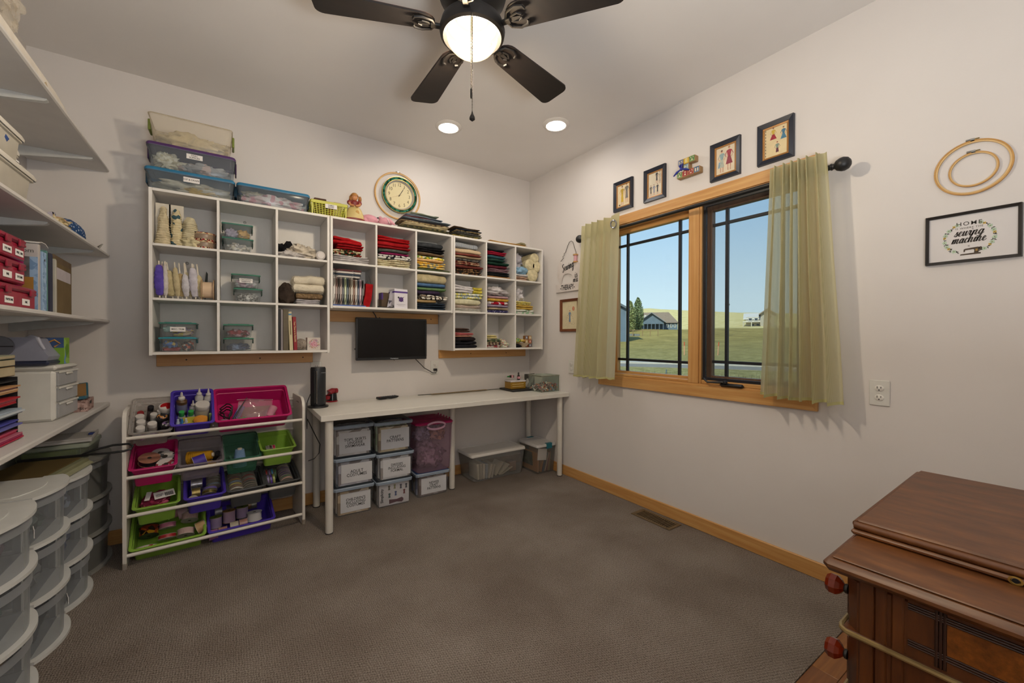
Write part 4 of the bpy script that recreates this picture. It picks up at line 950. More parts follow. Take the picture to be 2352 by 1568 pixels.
for i, (nm, col, x_, r_, h_) in enumerate(sticks):
    lean = R(-3-rnd.uniform(0, 6)) if i > 2 else R(-1)
    t = thing('lace_stick', '%s wound on a stick in the row of wound laces' % nm, 'lace', (q[0]+.004+x_+.012, F+.045+.02*(i % 2), q[2]+.004), (0, lean, 0), 'laces wound on sticks')
    obj('stick', B(-.003, .003, -.0015, .0015, 0, .205), M('#d3c9b4', .7), t)
    prof = [(.004, .012)]
    for k in range(13):
        f = k/12; prof += [(r_*(.45+.55*math.sin(PI*(.12+.8*f)))*(1.04 if k % 2 else .92), .016+f*(h_-.016))]
    prof.append((.003, h_+.006))
    mb = MB().lathe(prof, (0, 0, 0), 14, sy=.7); mb.v = [(a+.003*noise.noise(Vector((a*90, b_*90, z*60+i*3))), b_, z) for a, b_, z in mb.v]
    obj('winding', mb, CLOTH(col, .9), t)
t = thing('lace_spool', 'large wooden spool of pale pink lattice lace', 'spool', (q[0]+.246, F+.070, q[2]+.063), 0)
mb = MB(); mb.lathe([(.02, -.029), (.047, -.029), (.047, .022), (.02, .022)], n=30, axis='x'); obj('lace', mb, PRINT(['#d5b99a', '#c7a987', '#dcc4a8'], 55, 'plaid'), t)
for x_ in (-.036, .021): obj('flange', MB().lathe([(.012, x_), (.062, x_), (.062, x_+.006), (.012, x_+.006)], n=32, axis='x'), M('#a98b6b', .7), t)
one('dark_feather', 'dark green feather tip behind the wound laces', 'feather', MB().prism([(0, 0), (.012, .05), (.016, .17), (.008, .185), (-.004, .08)], 0, .003, 'y'), M('#2a2d26', .7), (q[0]+.222, F+.16, q[2]))
# ---- right column of the left shelf
q = LC[0, 2]
crumple('cloth_bundle', 'black cloth bundle behind the white plastic-wrapped cloth', 'fabric', (q[0]+.055, F+.16, q[2]), (.060, .06, .062), c('#131215'), 61, .5)
crumple('cloth_bundle', 'crumpled ivory organza heap in the cube', 'fabric', (q[0]+.150, F+.085, q[2]), (.090, .07, .046), c('#d5c9b6'), 62, .7, .9, 3.4)
crumple('cloth_bundle', 'flattened white plastic-wrapped cloth under the organza', 'fabric', (q[0]+.085, F+.05, q[2]), (.082, .045, .022), c('#d2cbc6'), 63, .5)
mb = MB(); mb.M = Matrix.Rotation(PI/2, 4, 'X')
mb.lathe([(.004, .0), (.014, .001), (.018, .006), (.026, .004), (.030, .012), (.029, .19), (.02, .2)], n=22)
one('fabric_roll', 'rolled white cloth with pink lining beside the organza', 'fabric', mb, PRINT(['#d9d3cf', '#d9d3cf', '#c9a39a', '#dcd6d2'], 18), (q[1]-.036, F+.215, q[2]+.032))
q = LC[1, 2]
FUR = M('#ddd3bd', .95, bump=1.0, bscale=260)
def furry(o, length, count, mat2=None, seed=0):
    """short hair strands standing on the surface"""
    me = o.data; rr = random.Random(seed); mb = MB(); pol_ = [p for p in me.polygons if p.area > 1e-9]; w = [p.area for p in pol_]
    for p in rr.choices(pol_, w, k=count):
        vs = [me.vertices[i].co for i in p.vertices]; a, b_, c_ = rr.sample(range(len(vs)), 3) if len(vs) >= 3 else (0, 0, 0)
        u, v = rr.random(), rr.random()
        if u+v > 1: u, v = 1-u, 1-v
        s_ = vs[a]+(vs[b_]-vs[a])*u+(vs[c_]-vs[a])*v; n = p.normal
        tip = s_+n*length*rr.uniform(.5, 1)+Vector((rr.uniform(-1, 1), rr.uniform(-1, 1), rr.uniform(-1.2, .4)))*length*.5
        sd = n.orthogonal().normalized()*.0009
        mb.add([tuple(s_-sd), tuple(s_+sd), tuple(tip)], [(0, 1, 2)])
    h = obj('fur', mb, mat2, o, 0); h['kind'] = 'stuff'; return h
SEED[0] = 400
pile(q, 'in the cube of fur pieces', [('white sheet', .034, c('#cfc9cc'), 3, .36, .86), ('brown waffle towel', .040, PRINT(['#7d664b', '#8d7557', '#6f5a41'], 120), 1, .35, .93)])
o_ = pile(q, 'in the cube of fur pieces', [], z0=0)
mb = foldmesh(.190, .19, .106, 2, 77, .06); fo = one('folded_fabric', 'thick white faux fur folded on the brown towel', 'fabric', mb, FUR, (q[0]+.085, F+.012, q[2]+.080), 0, 'faux fur pieces'); furry(fo, .012, 3500, FUR, 1)
mb = MB().lump((0, 0, 0), (.052, .06, .070), 78, .3, 2.2, 20, 14, .95); zm = min(v[2] for v in mb.v); mb.v = [(a, b_, z-zm) for a, b_, z in mb.v]
BF = M('#2e1c10', .9, bump=1, bscale=200, var=.3); fo = one('fur_bundle', 'dark brown faux fur bundle beside the white fur', 'fabric', mb, BF, (q[0]+.054, F+.085, q[2]+.0005), 0, 'faux fur pieces'); furry(fo, .014, 2500, M('#4a2e18', .9, var=.4, vscale=30), 2)
# ---- books
q = LC[2, 2]
bx = q[0]+.003
for i, (nm, col, w_, h_, tcol, words) in enumerate((('thin black', '#1d1d20', .012, .262, '#8d8d90', ''), ('grey photo', '#8d8588', .012, .26, '#c9c4c4', ''), ('thick olive cloth-bound', '#5f543f', .030, .264, '#3f3627', ''), ('cream', '#d3c59e', .021, .248, '#8a7c55', ''), ('red', '#8e1220', .020, .217, '#d8c48f', 'The Joy of Sewing Crafts'))):
    t = thing('book', '%s book standing in the cube with the pink wreath box' % nm, 'book', (bx, F+.02+.004*i, q[2]+.0005), (0, R(-2.2) if i > 2 else 0, 0), 'books in the bottom cube')
    obj('cover', MB().box(0, w_, 0, .19, 0, h_, .0015), M(col, .6), t); obj('pages', B(.002, w_-.002, .004, .192, .003, h_+.0004), PAPER, t)
    if i == 3: obj('spine_band', B(.001, w_-.001, -.0006, 0, h_-.022, h_-.012), M('#3f7fa8', .6), t); obj('spine_mark', B(w_*.35, w_*.65, -.0006, 0, .10, .19), M('#8a7c55', .6), t)
    if i == 4: text(t, 'Your Time to be Beautiful', .0125, M('#d8c48f', .6), Matrix.Translation((w_/2, -.0008, h_*.55)) @ Matrix.Rotation(PI/2, 4, 'X') @ Matrix.Rotation(-PI/2, 4, 'Z'), bold=.0003)
    if i == 2:
        for z_ in (.06, .12, .2): obj('spine_rule', B(0, w_, -.0005, 0, z_, z_+.0012), M('#3f3627', .7), t)
    bx += w_+.0015+(.005 if i == 2 else .003 if i == 3 else 0)
t = thing('yarn_ball', 'ball of oatmeal yarn between the red book and the wreath box', 'yarn', (q[0]+.135, F+.075, q[2]+.036), 0)
mb = MB().lump((0, 0, 0), (.040, .036, .036), 5, .12, 2, 20, 12); obj('ball', mb, CLOTH('#a3968a', .9), t)
for i in range(26):
    m4 = Euler((rnd.uniform(0, 6), rnd.uniform(0, 6), rnd.uniform(0, 6))).to_matrix(); r_ = .037
    mb = MB(); mb.tube([tuple(Vector(m4 @ Vector((math.cos(a)*r_*1.04, math.sin(a)*r_, .004)))) for a in [2*PI*j/18 for j in range(18)]], .0017, 5, True); obj('strand', mb, CLOTH(('#b3a799', '#9a8d80')[i % 2], .6), t)
t = thing('greeting_box', 'small cream box with a pink flower wreath on its front', 'box', (q[0]+.212, F+.05, q[2]+.0005), R(3))
obj('carton', B(-.040, .040, 0, .05, 0, .082, .001), M('#d6ccc2', .6), t)
WRC = [M(k_, .6) for k_ in ('#c9748a', '#d89a4a', '#8a7fb0', '#b8556e', '#d8a8b5', '#7a9a6a')]
wb = [MB() for _ in WRC]
for i in range(120):
    a = rnd.uniform(0, 2*PI); r_ = rnd.gauss(.026, .004); k_ = rnd.randrange(6); wb[k_].lathe([(0, -.0012), (rnd.uniform(.0012, .003), -.0006)], (math.cos(a)*r_, 0, .041+math.sin(a)*r_), 6, 'y')
wr = obj('wreath_print', wb[0], WRC[0], t)
for k_ in range(1, 6): obj('petals', wb[k_], WRC[k_], wr)
obj('wreath_centre', MB().lathe([(0, -.0007), (.019, -.0004)], (0, 0, .041), 20, 'y'), PRINT(['#d3a0ac', '#c9889a', '#dcb8c0'], 120), t)
# ================================================================ on top of the cube shelves
def sheetbag(mb, c_, sx, sy, sz, seed): return mb.lump(c_, (sx, sy, sz), seed, .7, 3.5, 22, 12, .7)
def bigbin(label, x0, x1, yf, d, z, h, tub, lidcol=None, words=None, wpos=.5, handles=None, cont=(), grp='storage bins on the cube shelves', taper=.93, lidh=.016, rot=0, latchcol=None):
    """long clear storage bin: tub with rolled rim, lid, latches, label card; origin front-left-bottom"""
    w = x1-x0
    t = thing('storage_bin', label, 'storage bin', (x0, yf, z), rot, grp)
    ht = h-(lidh if lidcol else 0)
    def ring(k, z_):
        ix, iy = w*(1-k)/2, d*(1-k)/2; c_ = .022; a, b_, e, f = ix, w-ix, iy, d-iy; out = []
        for (cx_, cy_, s0) in ((b_-c_, e+c_, -PI/2), (b_-c_, f-c_, 0), (a+c_, f-c_, PI/2), (a+c_, e+c_, PI)):
            out += [(cx_+c_*math.cos(s0+PI/2*j/4), cy_+c_*math.sin(s0+PI/2*j/4), z_) for j in range(5)]
        return out
    n = 20; mb = MB(); ks = [(taper-.03, .001), (taper, .008), (taper+(1-taper)*.55, ht*.62), (taper+(1-taper)*.62, ht*.64), (.985, ht-.012), (1.0, ht-.011), (1.0, ht-.002)]
    vs = []; fs = []
    for k, z_ in ks: vs += ring(k, z_)
    for j in range(len(ks)-1): fs += [(j*n+i, j*n+(i+1) % n, (j+1)*n+(i+1) % n, (j+1)*n+i) for i in range(n)]
    fs.append(tuple(range(n-1, -1, -1))); obj('tub', mb.add(vs, fs), tub, t)
    obj('rim', MB().tube(ring(1.005, ht-.004), .0035, 6, True), tub, t)
    if lidcol:
        mb = MB(); vs = ring(1.02, ht-.006)+ring(1.025, ht+.004)+ring(1.0, h-.003)+ring(.90, h-.001)+ring(.885, h-.006)
        mb.add(vs, [(j*n+i, j*n+(i+1) % n, (j+1)*n+(i+1) % n, (j+1)*n+i) for j in range(4) for i in range(n)]+[tuple(range(4*n, 5*n))])
        obj('lid', mb, lidcol, t)
    if handles:
        for s_ in (0, 1):
            xh = -.006 if s_ == 0 else w+.006; sg = -1 if s_ == 0 else 1
            mb = MB(); mb.box(xh-.006, xh+.006, d*.32, d*.68, ht-.07, ht-.008, .004); obj('handle', mb, handles, t)
    if latchcol:
        for s_ in (0, 1):
            xh = -.004 if s_ == 0 else w+.004
            obj('latch', MB().box(xh-.004, xh+.004, d*.35, d*.65, h-.075, h-.006, .003), latchcol, t)
    if words:
        fx_ = w*wpos; zc = ht*.74; yy = d*(1-(taper+(1-taper)*.8))/2-.0012
        cdm = obj('label_card', B(fx_-.037, fx_+.037, yy-.001, yy, zc-.014, zc+.014), PAPER, t)
        text(cdm, words, .0125, INK, faceY(fx_, yy-.0014, zc), bold=.00006)
    for (nm, lb, ca, cc, rr, m_, sd) in cont:
        mb = MB().lump((0, 0, 0), rr, sd, .5, 3.0, 44, 26, .9)
        zm = min(v[2] for v in mb.v); lo, hi = w*.05, w*.95
        mb.v = [(min(max(a+cc[0], lo), hi), min(max(b_+cc[1], d*.06), d*.94), min(zz-zm+cc[2], ht-.01)) for a, b_, zz in mb.v]
        one(nm, lb, ca, mb, m_, (x0, yf, z), rot, 'contents of the storage bins', 80)
    return t
TB = .25
zt = Z1+.0008
x0, x1 = onY(332, 400, 2.985).x, onY(538, 420, 2.985).x
BLU = CLEAR('#2a7fa6', .75, .3); PURP = M('#4a2660', .4); BLUE = M('#1f7099', .4)
c = CLOTH
bigbin('clear bin with blue lid labelled dip and drape', x0, x1, 2.985, TB, zt, .126, CLRB, BLUE, 'DIP & DRAPE', .5, cont=(
    ('cloth_bundle', 'cream drape cloth in the dip and drape bin', 'fabric', (.22, .11, .004), (.19, .10, .040), c('#cfc4ad'), 71), ('cloth_bundle', 'mustard felt lying in the dip and drape bin', 'fabric', (.24, .05, .003), (.085, .03, .026), c('#c9a244'), 72)), latchcol=M('#1c3f55', .4))
x0b, x1b = onY(336, 330, 2.985).x, onY(540, 370, 2.985).x
bigbin('clear bin with purple lid labelled doll supplies', x0b, x1b, 2.985, TB, zt+.1265, .138, CLRB, PURP, 'DOLL\nSUPPLIES', .52, cont=(
    ('doll_hair', 'bundle of cream doll hair yarn in the doll supplies bin', 'yarn', (.085, .08, .004), (.065, .07, .050), PRINT(['#d8cdb4', '#c4b798', '#e2d9c4'], 60), 73), ('doll_parts', 'pink and white doll parts in plastic bags', 'packet', (.26, .10, .004), (.13, .09, .036), PRINT(['#b9b2ae', '#cdb0a4', '#a39d9a', '#c4bdb8'], 25), 74)), latchcol=M('#3a1d4b', .4))
x0c, x1c = onY(334, 280, 2.985).x+.01, onY(533, 330, 2.985).x
bigbin('lidless clear bin with olive handles, topmost of the stack', x0c, x1c, 2.985, TB+.01, zt+.265, .158, CLEAR('#e2dac8', .22, .25), None, None, handles=M('#7c8a3a', .45), cont=(
    ('cloth_bundle', 'cream folded cloth in the bin with olive handles', 'fabric', (.20, .09, .003), (.15, .10, .045), c('#d8cba6'), 75), ('pattern_sheets', 'grey pattern sheets under the cream cloth', 'papers', (.14, .15, .003), (.12, .07, .050), PRINT(['#a9a294', '#c4bba8', '#8f887c'], 20), 76)), taper=.9)
x0d, x1d = onY(543, 440, 2.985).x, onY(711, 480, 2.985).x
bigbin('clear bin with blue lid of pink printed cloths', x0d+.004, x1d, 2.985, .24, zt, .124, CLRB, BLUE, None, cont=(
    ('cloth_bundle', 'pink and white printed cloths in the blue-lidded bin', 'fabric', (.20, .09, .003), (.165, .09, .042), PRINT(['#d3b9b5', '#dcd4d0', '#c98f94', '#d8ccc8', '#d29aa0'], 40), 77), ('cloth_bundle', 'cream yarn skeins in the blue-lidded bin', 'yarn', (.09, .12, .030), (.07, .07, .044), c('#c4b9a0'), 78)), latchcol=M('#1c3f55', .4))
# yellow basket
bx0, bx1 = onY(714, 470, 2.985).x, onY(798, 485, 2.985).x
t = thing('plastic_basket', 'lime yellow slotted basket labelled fabric boxes', 'basket', (bx0, 2.985, zt), 0)
w = bx1-bx0; YEL = M('#bdbb38', .4); hB = .098; dB = .17
lat = MB()
nx_, nz_ = 11, 6
def latt(mb, fn, nu, nv):
    for i in range(nu+1): a = i/nu; mb.tube([fn(a, 0), fn(a, 1)], .0026, 5)
    for j in range(nv+1): a = j/nv; mb.tube([fn(0, a), fn(1, a)], .0026, 5)
tp = .012
latt(lat, lambda u, v: (.012+tp*(1-v)+u*(w-.024-2*tp*(1-v)), tp*(1-v), .010+v*.068), nx_, nz_)
obj('front_lattice', lat, YEL, t)
for s_, nm in ((0, 'side_lattice'), (1, 'side_lattice')):
    lat = MB(); latt(lat, lambda u, v: ((tp*(1-v) if s_ == 0 else w-tp*(1-v)), tp+u*(dB-2*tp), .010+v*.068), 6, nz_); obj(nm, lat, YEL, t)
mb = MB().box(0, w, -.003, .003, .078, hB, .002).box(0, w, dB-.003, dB+.003, .0, hB, .002).box(-.003, .003, .003, dB-.003, .078, hB, .002).box(w-.003, w+.003, .003, dB-.003, .078, hB, .002); obj('rim', mb, YEL, t)
obj('corner_post', B(tp*.4, .014, .002, .010, .002, .078), YEL, t); obj('corner_post', B(w-.014, w-tp*.4, .002, .010, .002, .078), YEL, t)
obj('base', B(tp, w-tp, tp, dB-.004, 0.0005, .006), YEL, t)
cdm = obj('label_card', B(w*.38, w*.70, -.0055, -.0045, .052, .080), PAPER, t); text(cdm, 'FABRIC\nBOXES', .0115, INK, faceY(w*.54, -.006, .066), bold=.00006)
for i, (xx, ww, col, hh, nm) in enumerate(((.03, .075, '#5a4136', .112, 'brown'), (.115, .035, '#7a1c22', .085, 'maroon'), (.152, .05, '#c9b48c', .104, 'tan'))):
    one('fabric_box', '%s fabric-covered box inside the lime yellow basket' % nm, 'box', B(0, ww, 0, .10, 0, hh, .003), c(col), (bx0+xx-.006, 3.01, zt+.007), 0, 'fabric boxes in the yellow basket')
# girl figurine
p = onY(815, 505, 3.0); t = thing('girl_figurine', 'girl figurine in cream apron and red sleeves on the cube shelf', 'figurine', (p.x, 3.01, zt), R(-8))
CRE = M('#cfb877', .5, bump=.1); SKN = M('#c98a5a', .5); HAIR = M('#9c6527', .5, bump=.3); RD = M('#7d2320', .5)
obj('skirt', MB().lathe([(.0, .0), (.062, .003), (.066, .010), (.060, .045), (.046, .080), (.030, .100), (.022, .108)], n=28, sy=.7), CRE, t)
obj('hem', MB().lathe([(.060, 0), (.070, .002), (.071, .012), (.066, .014)], n=28, sy=.7), RD, t)
obj('bodice', MB().lathe([(.022, .100), (.027, .115), (.030, .130), (.020, .142), (.012, .146)], n=20, sy=.75), RD, t)
for s_ in (-1, 1):
    obj('sleeve', MB().lump((s_*.032, -.002, .128), (.017, .016, .018), 3+s_, .2), RD, t); obj('arm', MB().tube([(s_*.034, -.010, .122), (s_*.030, -.028, .105), (s_*.006, -.036, .098)], [.009, .008, .007]), SKN, t)
    obj('pigtail', MB().lump((s_*.030+.006, .004, .157), (.012, .012, .020), 9+s_, .4), HAIR, t)
obj('head', MB().lump((0, -.002, .166), (.021, .020, .024), 2, .05), SKN, t); obj('hair', MB().lump((0, .006, .172), (.024, .020, .025), 4, .12), HAIR, t)
obj('bonnet', MB().lathe([(.027, .176), (.025, .186), (.014, .197), (0, .199)], (0, .004, 0), 20), M('#b07a3a', .5), t)
obj('eyes', MB().lathe([(0, -.0008), (.002, 0)], (-.007, -.0215, .168), 8, 'y').lathe([(0, -.0008), (.002, 0)], (.007, -.0215, .168), 8, 'y'), INK, t)
obj('apron_patch', MB().lump((.016, -.036, .055), (.014, .004, .014), 8, .1), M('#c79c52', .6), t)
# pink plush rabbit lying down
p = onY(838, 512, 3.0); t = thing('plush_rabbit', 'pink plush rabbit lying flat with ears drooping', 'plush toy', (p.x, 3.02, zt), 0)
PNK = M('#d99aa6', .95, bump=.8, bscale=240)
bm_ = MB().lump((.045, .02, .034), (.062, .045, .036), 4, .15, 2, 22, 14); obj('body', bm_, PNK, t)
obj('head', MB().lump((.150, -.005, .030), (.050, .040, .030), 6, .12, 2, 20, 12), PNK, t)
obj('rump', MB().lump((.005, .01, .022), (.030, .035, .024), 7, .15), PNK, t)
for i, (a, b_) in enumerate((((.135, -.02, .050), (.205, -.05, .010)), ((.130, .015, .052), (.120, .05, .062)))):
    obj('ear', MB().tube([a, tuple((Vector(a)+Vector(b_))*.5+Vector((0, 0, .006))), b_], [.012, .016, .006], 10), PNK, t)
obj('bow', MB().tube([(.152, -.043, .046), (.160, -.048, .030), (.170, -.046, .014)], .004, 6), M('#e0c4c4', .7), t)
one('scissors_grip', 'dark blue scissor handles lying behind the plush rabbit', 'scissors', MB().tube([(math.cos(a)*.016, 0, .018+math.sin(a)*.016) for a in [2*PI*i/14 for i in range(14)]], .0045, 6, True).tube([(.036+math.cos(a)*.014, .004, .016+math.sin(a)*.014) for a in [2*PI*i/14 for i in range(14)]], .0045, 6, True).box(-.008, .04, .006, .010, .028, .034), M('#1f2440', .4), (p.x+.125, 3.10, zt+.045))
# denim, cloth and paper stacks (loose piles on the shelf tops)
def toppile(where, x0p, x1p, items, rot=0, dy=.0):
    xa, xb = onY(x0p, 520, 2.985).x, onY(x1p, 540, 2.985).x; w = xb-xa; z = zt
    for i, (desc, h, m_, f0, f1, slope) in enumerate(items):
        SEED[0] += 1; mb = foldmesh((f1-f0)*w, .20-.006*i, h, 1 if h < .014 else 2, SEED[0], .25, slope)
        one('folded_fabric', 'folded %s, %s' % (desc, where), 'fabric', mb, m_, (xa+f0*w, 2.985+dy+.004*(i % 3), z), rot, 'folded cloths on the shelf tops'); z += h+.001
DEN = c('#7d8b98'); DEN2 = c('#9aa7b2'); KHK = c('#8b7b56')
toppile('in the large pile beside the plush rabbit', 917, 1040, [('maroon cloth at the bottom', .008, c('#6b1f26'), .10, .95, 0), ('olive plaid cloth', .014, PRINT(['#5c5a45', '#7a7554', '#484632'], 30, 'plaid'), .0, .98, 0), ('green print cloth', .012, PRINT(['#4c5142', '#8a7d55', '#3b3f35'], 60), .04, 1.0, 0), ('cream canvas', .020, c('#cdbd94'), .06, .92, -.1), ('tan floral cloth', .012, PRINT(['#7d6b52', '#a08d68', '#5b4d3d'], 60), .0, .96, -.2), ('dark plaid cloth', .012, PRINT(['#34363a', '#5b4a3c', '#23262b'], 30, 'plaid'), .02, .86, -.4),
    ('grey-blue denim', .016, DEN, .06, .98, -.7), ('red-edged print cloth', .008, c('#6d2c2c'), .10, .62, -.4), ('pale denim', .014, DEN2, .14, .84, -.7), ('faded green denim on top', .014, c('#98a08c'), .22, .74, -.5)])
toppile('in the pile over the striped shirting cube', 1042, 1113, [('red print cloth at the bottom', .008, c('#6b2a26'), .05, .80, 0), ('yellow print cloth', .014, PRINT(['#8a7a3c', '#b39a4a', '#5c5330'], 50), .0, .86, 0), ('sage cloth', .012, c('#6c6a50'), .25, .98, 0), ('grey striped cloth', .018, PRINT(['#4a4a48', '#77736a', '#3a3a3a'], 60, 'stripe', (.2, 1, 1)), .12, .96, -.3), ('tan print cloth', .012, PRINT(['#7b6a4a', '#9c8a64', '#4f4534'], 60), .1, .92, -.3), ('navy cloth', .012, c('#1f2430'), .12, 1.0, -.4), ('brown velvet on top', .012, c('#4c3a28'), .04, .90, -.4)], dy=.015)
xa = onY(1122, 555, 2.985).x
for i, (L_, col, nm) in enumerate(((.46, '#a8813f', 'lower'), (.42, '#b98f4a', 'middle'), (.40, '#c29a55', 'upper'))):
    mb = foldmesh(L_, .12, .0075, 1, 900+i, .2); one('pattern_paper', '%s sheet of folded brown pattern paper on the corner shelf' % nm, 'paper', mb, M(col, .7, bump=.2), (xa+.01*i, 2.99, zt+.009*i), R(1.5*i-1), 'brown pattern papers')
mb = MB()
for i in range(7): mb.box(.0, .07-.004*i, 0, .09, i*.0022, i*.0022+.0012)
one('paper_stack', 'stack of curled tissue pattern sheets at the end of the corner shelf', 'papers', mb, M('#a39a72', .8), (xa+.35, 3.0, zt+.0275), R(8))

# ---------------------------------------------------------------- clock inside an embroidery hoop
cxk, czk = 1.100, 2.345
t = thing('wall_clock', 'round wall clock with green marbled rim and cream face', 'clock', (cxk+.010, YB-.0005, czk+.006), 0)
def ring(prof, n=56, caps=False): return MB().lathe(prof+([] if caps else [prof[0]]), n=n, axis='y', caps=caps)
obj('rim', ring([(.141, -.004), (.141, -.020), (.136, -.027), (.122, -.027), (.118, -.022), (.118, -.004)]), PRINT(['#1d4a3c', '#2c6350', '#123528', '#3f7a64'], 45), t)
for r_ in (.1425, .119): obj('gilt_band', ring([(r_-.0022, -.020), (r_-.0022, -.0285), (r_+.0014, -.0285), (r_+.0014, -.020)]), M('#b79a55', .3, .7), t)
obj('bezel', ring([(.118, -.022), (.117, -.026), (.106, -.016), (.106, -.010)]), M('#b5b2ab', .35, .4), t)
dial = obj('dial', ring([(0, -.010), (.108, -.010), (.108, -.006)], caps=True), M('#d8cba0', .7, var=.02), t)
for h_ in range(1, 13):
    a = R(90-30*h_); text(dial, str(h_), .037, M('#5b5139', .6), faceY(math.cos(a)*.083, -.0108, math.sin(a)*.083), name='numeral', sx=.85)
def hand(a_deg, l0, l1, w_, m_, nm, yy):
    a = R(90-a_deg); d_ = Vector((math.cos(a), 0, math.sin(a))); s_ = Vector((-d_.z, 0, d_.x))*w_
    mb = MB(); P0, P1 = d_*l0, d_*l1; mb.add([tuple(P0-s_+Vector((0, yy, 0))), tuple(P0+s_+Vector((0, yy, 0))), tuple(P1+s_*.5+Vector((0, yy, 0))), tuple(P1-s_*.5+Vector((0, yy, 0))), tuple(P0-s_+Vector((0, yy-.001, 0))), tuple(P0+s_+Vector((0, yy-.001, 0))), tuple(P1+s_*.5+Vector((0, yy-.001, 0))), tuple(P1-s_*.5+Vector((0, yy-.001, 0)))], [(0, 1, 2, 3), (4, 7, 6, 5), (0, 4, 5, 1), (1, 5, 6, 2), (2, 6, 7, 3), (3, 7, 4, 0)]); obj(nm, mb, m_, t, 0)
hand(33, -.01, .055, .003, M('#3f3728', .5), 'hour_hand', -.0130); hand(30, -.012, .088, .0022, M('#3f3728', .5), 'minute_hand', -.0145); hand(246, -.02, .068, .0008, M('#a06a4a', .5), 'second_hand', -.016)
obj('hub', ring([(.004, -.018), (.005, -.012)], 12, True), M('#4a4030', .4), t)
hoopm = WOOD('#a9762f', '#c79a55', (6, 6, 6), 3, .45, 'hoop_wood')
def hoop(name, label, M4, r, w_, th, cat='embroidery hoop', brass='#8d7a45', grp=None, ht=.010):
    t = thing(name, label, cat, M4, None, grp)
    obj('outer_ring', MB().lathe([(r-w_*.45, 0), (r, 0), (r, ht), (r-w_*.45, ht), (r-w_*.45, 0)], n=64, caps=False), hoopm, t)
    # close the ring section by adding the inner ring as its own part
    obj('inner_ring', MB().lathe([(r-w_, .001), (r-w_*.47, .001), (r-w_*.47, ht-.001), (r-w_, ht-.001), (r-w_, .001)], n=64, caps=False), M('#d2ad72', .5), t)
    s_ = obj('tension_screw', MB().cyl((-.016, r+.004, ht*.5), (.018, r+.004, ht*.5), .0022, n=8), M(brass, .35, .8), t)
    obj('screw_nut', MB().cyl((-.018, r+.004, ht*.5), (-.006, r+.004, ht*.5), .0042, n=10).box(-.005, .006, r-.004, r+.007, 0, ht), M('#8f8d88', .3, .8), s_)
    return t
hoop('embroidery_hoop', 'large wooden embroidery hoop hung round the wall clock', faceY(cxk, YB-.0005, czk), .188, .012, .01, ht=.012)
hoop('embroidery_hoop', 'larger wooden embroidery hoop of the pair above the framed sign', faceX(XR-.0005, .3185, 1.8835), .1065, .010, .01, grp='wall hoops by the framed sign')
hoop('embroidery_hoop', 'smaller wooden embroidery hoop hung inside the larger hoop', faceX(XR-.0005, .316, 1.8755), .0675, .007, .008, grp='wall hoops by the framed sign')

# ---------------------------------------------------------------- television
tx0, tx1, tz0, tz1 = .745, 1.292, 1.035, 1.354
t = thing('television', 'small black flat television mounted on the back wall', 'television', ((tx0+tx1)/2, 3.12, tz0), 0)
hw_ = (tx1-tx0)/2; hh_ = tz1-tz0
obj('casing', MB().box(-hw_, hw_, .004, .035, 0, hh_, .004).box(-hw_*.6, hw_*.6, .035, .06, hh_*.15, hh_*.8, .008), BLACK, t)
obj('bezel', MB().box(-hw_, hw_, 0, .006, 0, .020, .002).box(-hw_, hw_, 0, .006, hh_-.012, hh_, .002).box(-hw_, -hw_+.012, 0, .006, .020, hh_-.012).box(hw_-.012, hw_, 0, .006, .020, hh_-.012), M('#17181b', .3), t)
obj('screen', B(-hw_+.012, hw_-.012, .003, .005, .020, hh_-.012), M('#08080a', .16, var=0, spec=.4), t)
text(t, 'Westinghouse', .011, M('#c9ccd0', .4), faceY(.01, -.0004, .010), bold=.0001)
obj('side_knob', MB().lathe([(.006, 0), (.006, .006), (.004, .008)], (-hw_-.007, .02, .085), 10, 'x'), BLACK, t)
obj('sensor', MB().lathe([(.004, -.005), (.003, .0)], (.01, .003, -.001), 10), M('#5a1d22', .3), t)
mt = MB().box(-.09, .09, .06, .075, hh_*.25, hh_*.75).box(-.04, .04, .075, .139, hh_*.4, hh_*.6); obj('wall_mount', mt, BLACK, t)
t = thing('power_cord', 'black power cord running from the television to the outlet', 'cord', (0, 0, 0))
pts = [onY(955, 825, 3.16), onY(965, 835, 3.19), onY(975, 845, 3.22), onY(986, 851, 3.235), onY(994, 856, 3.235), onY(1001, 856, 3.235), onY(1004, 851, 3.235), onY(1002, 848, 3.235)]
obj('cord', MB().tube(pts, .0032, 7), BLACK, t); p = onY(999, 848.5, 3.245)
obj('plug', B(p.x-.014, p.x+.014, 3.225, YB-.008, p.z-.010, p.z+.010, .003), BLACK, t)
t = one('antenna_cord', 'short black cord rising behind the television to the shelf', 'cord', MB().tube([onY(866, 734, 3.2), onY(862, 724, 3.22), onY(856, 715, 3.225)], .004, 7), BLACK)

# ================================================================ desk
DT = .730; dx0, dx1, dy0 = .434, XR-.003, 2.668; dyb = dy0+.60-.012
t = thing('desk', 'long white desk with round white legs along the back wall', 'desk', (dx0, dy0, 0), 0)
LAM = M('#d9d5cc', .35, var=.02, key='desk_laminate')
obj('tabletop', B(0, dx1-dx0, 0, min(dyb, YB-.016)-dy0, DT-.034, DT, .002), LAM, t)
for q_ in ((.487, 2.707), (.489, 3.185), (1.443, 2.964), (2.365, 2.725), (2.352, 3.165)):
    lg = obj('leg', MB().lathe([(.022, .006), (.0225, .012), (.0245, DT-.040), (.03, DT-.036), (.03, DT-.0345)], (q_[0]-dx0, q_[1]-dy0, 0), 22), M('#d3cec4', .35, var=.02), t)
    obj('foot_cap', MB().lathe([(.023, 0), (.024, .003), (.0225, .006)], (q_[0]-dx0, q_[1]-dy0, 0), 22), BLACK, lg)
zt2 = DT+.0006
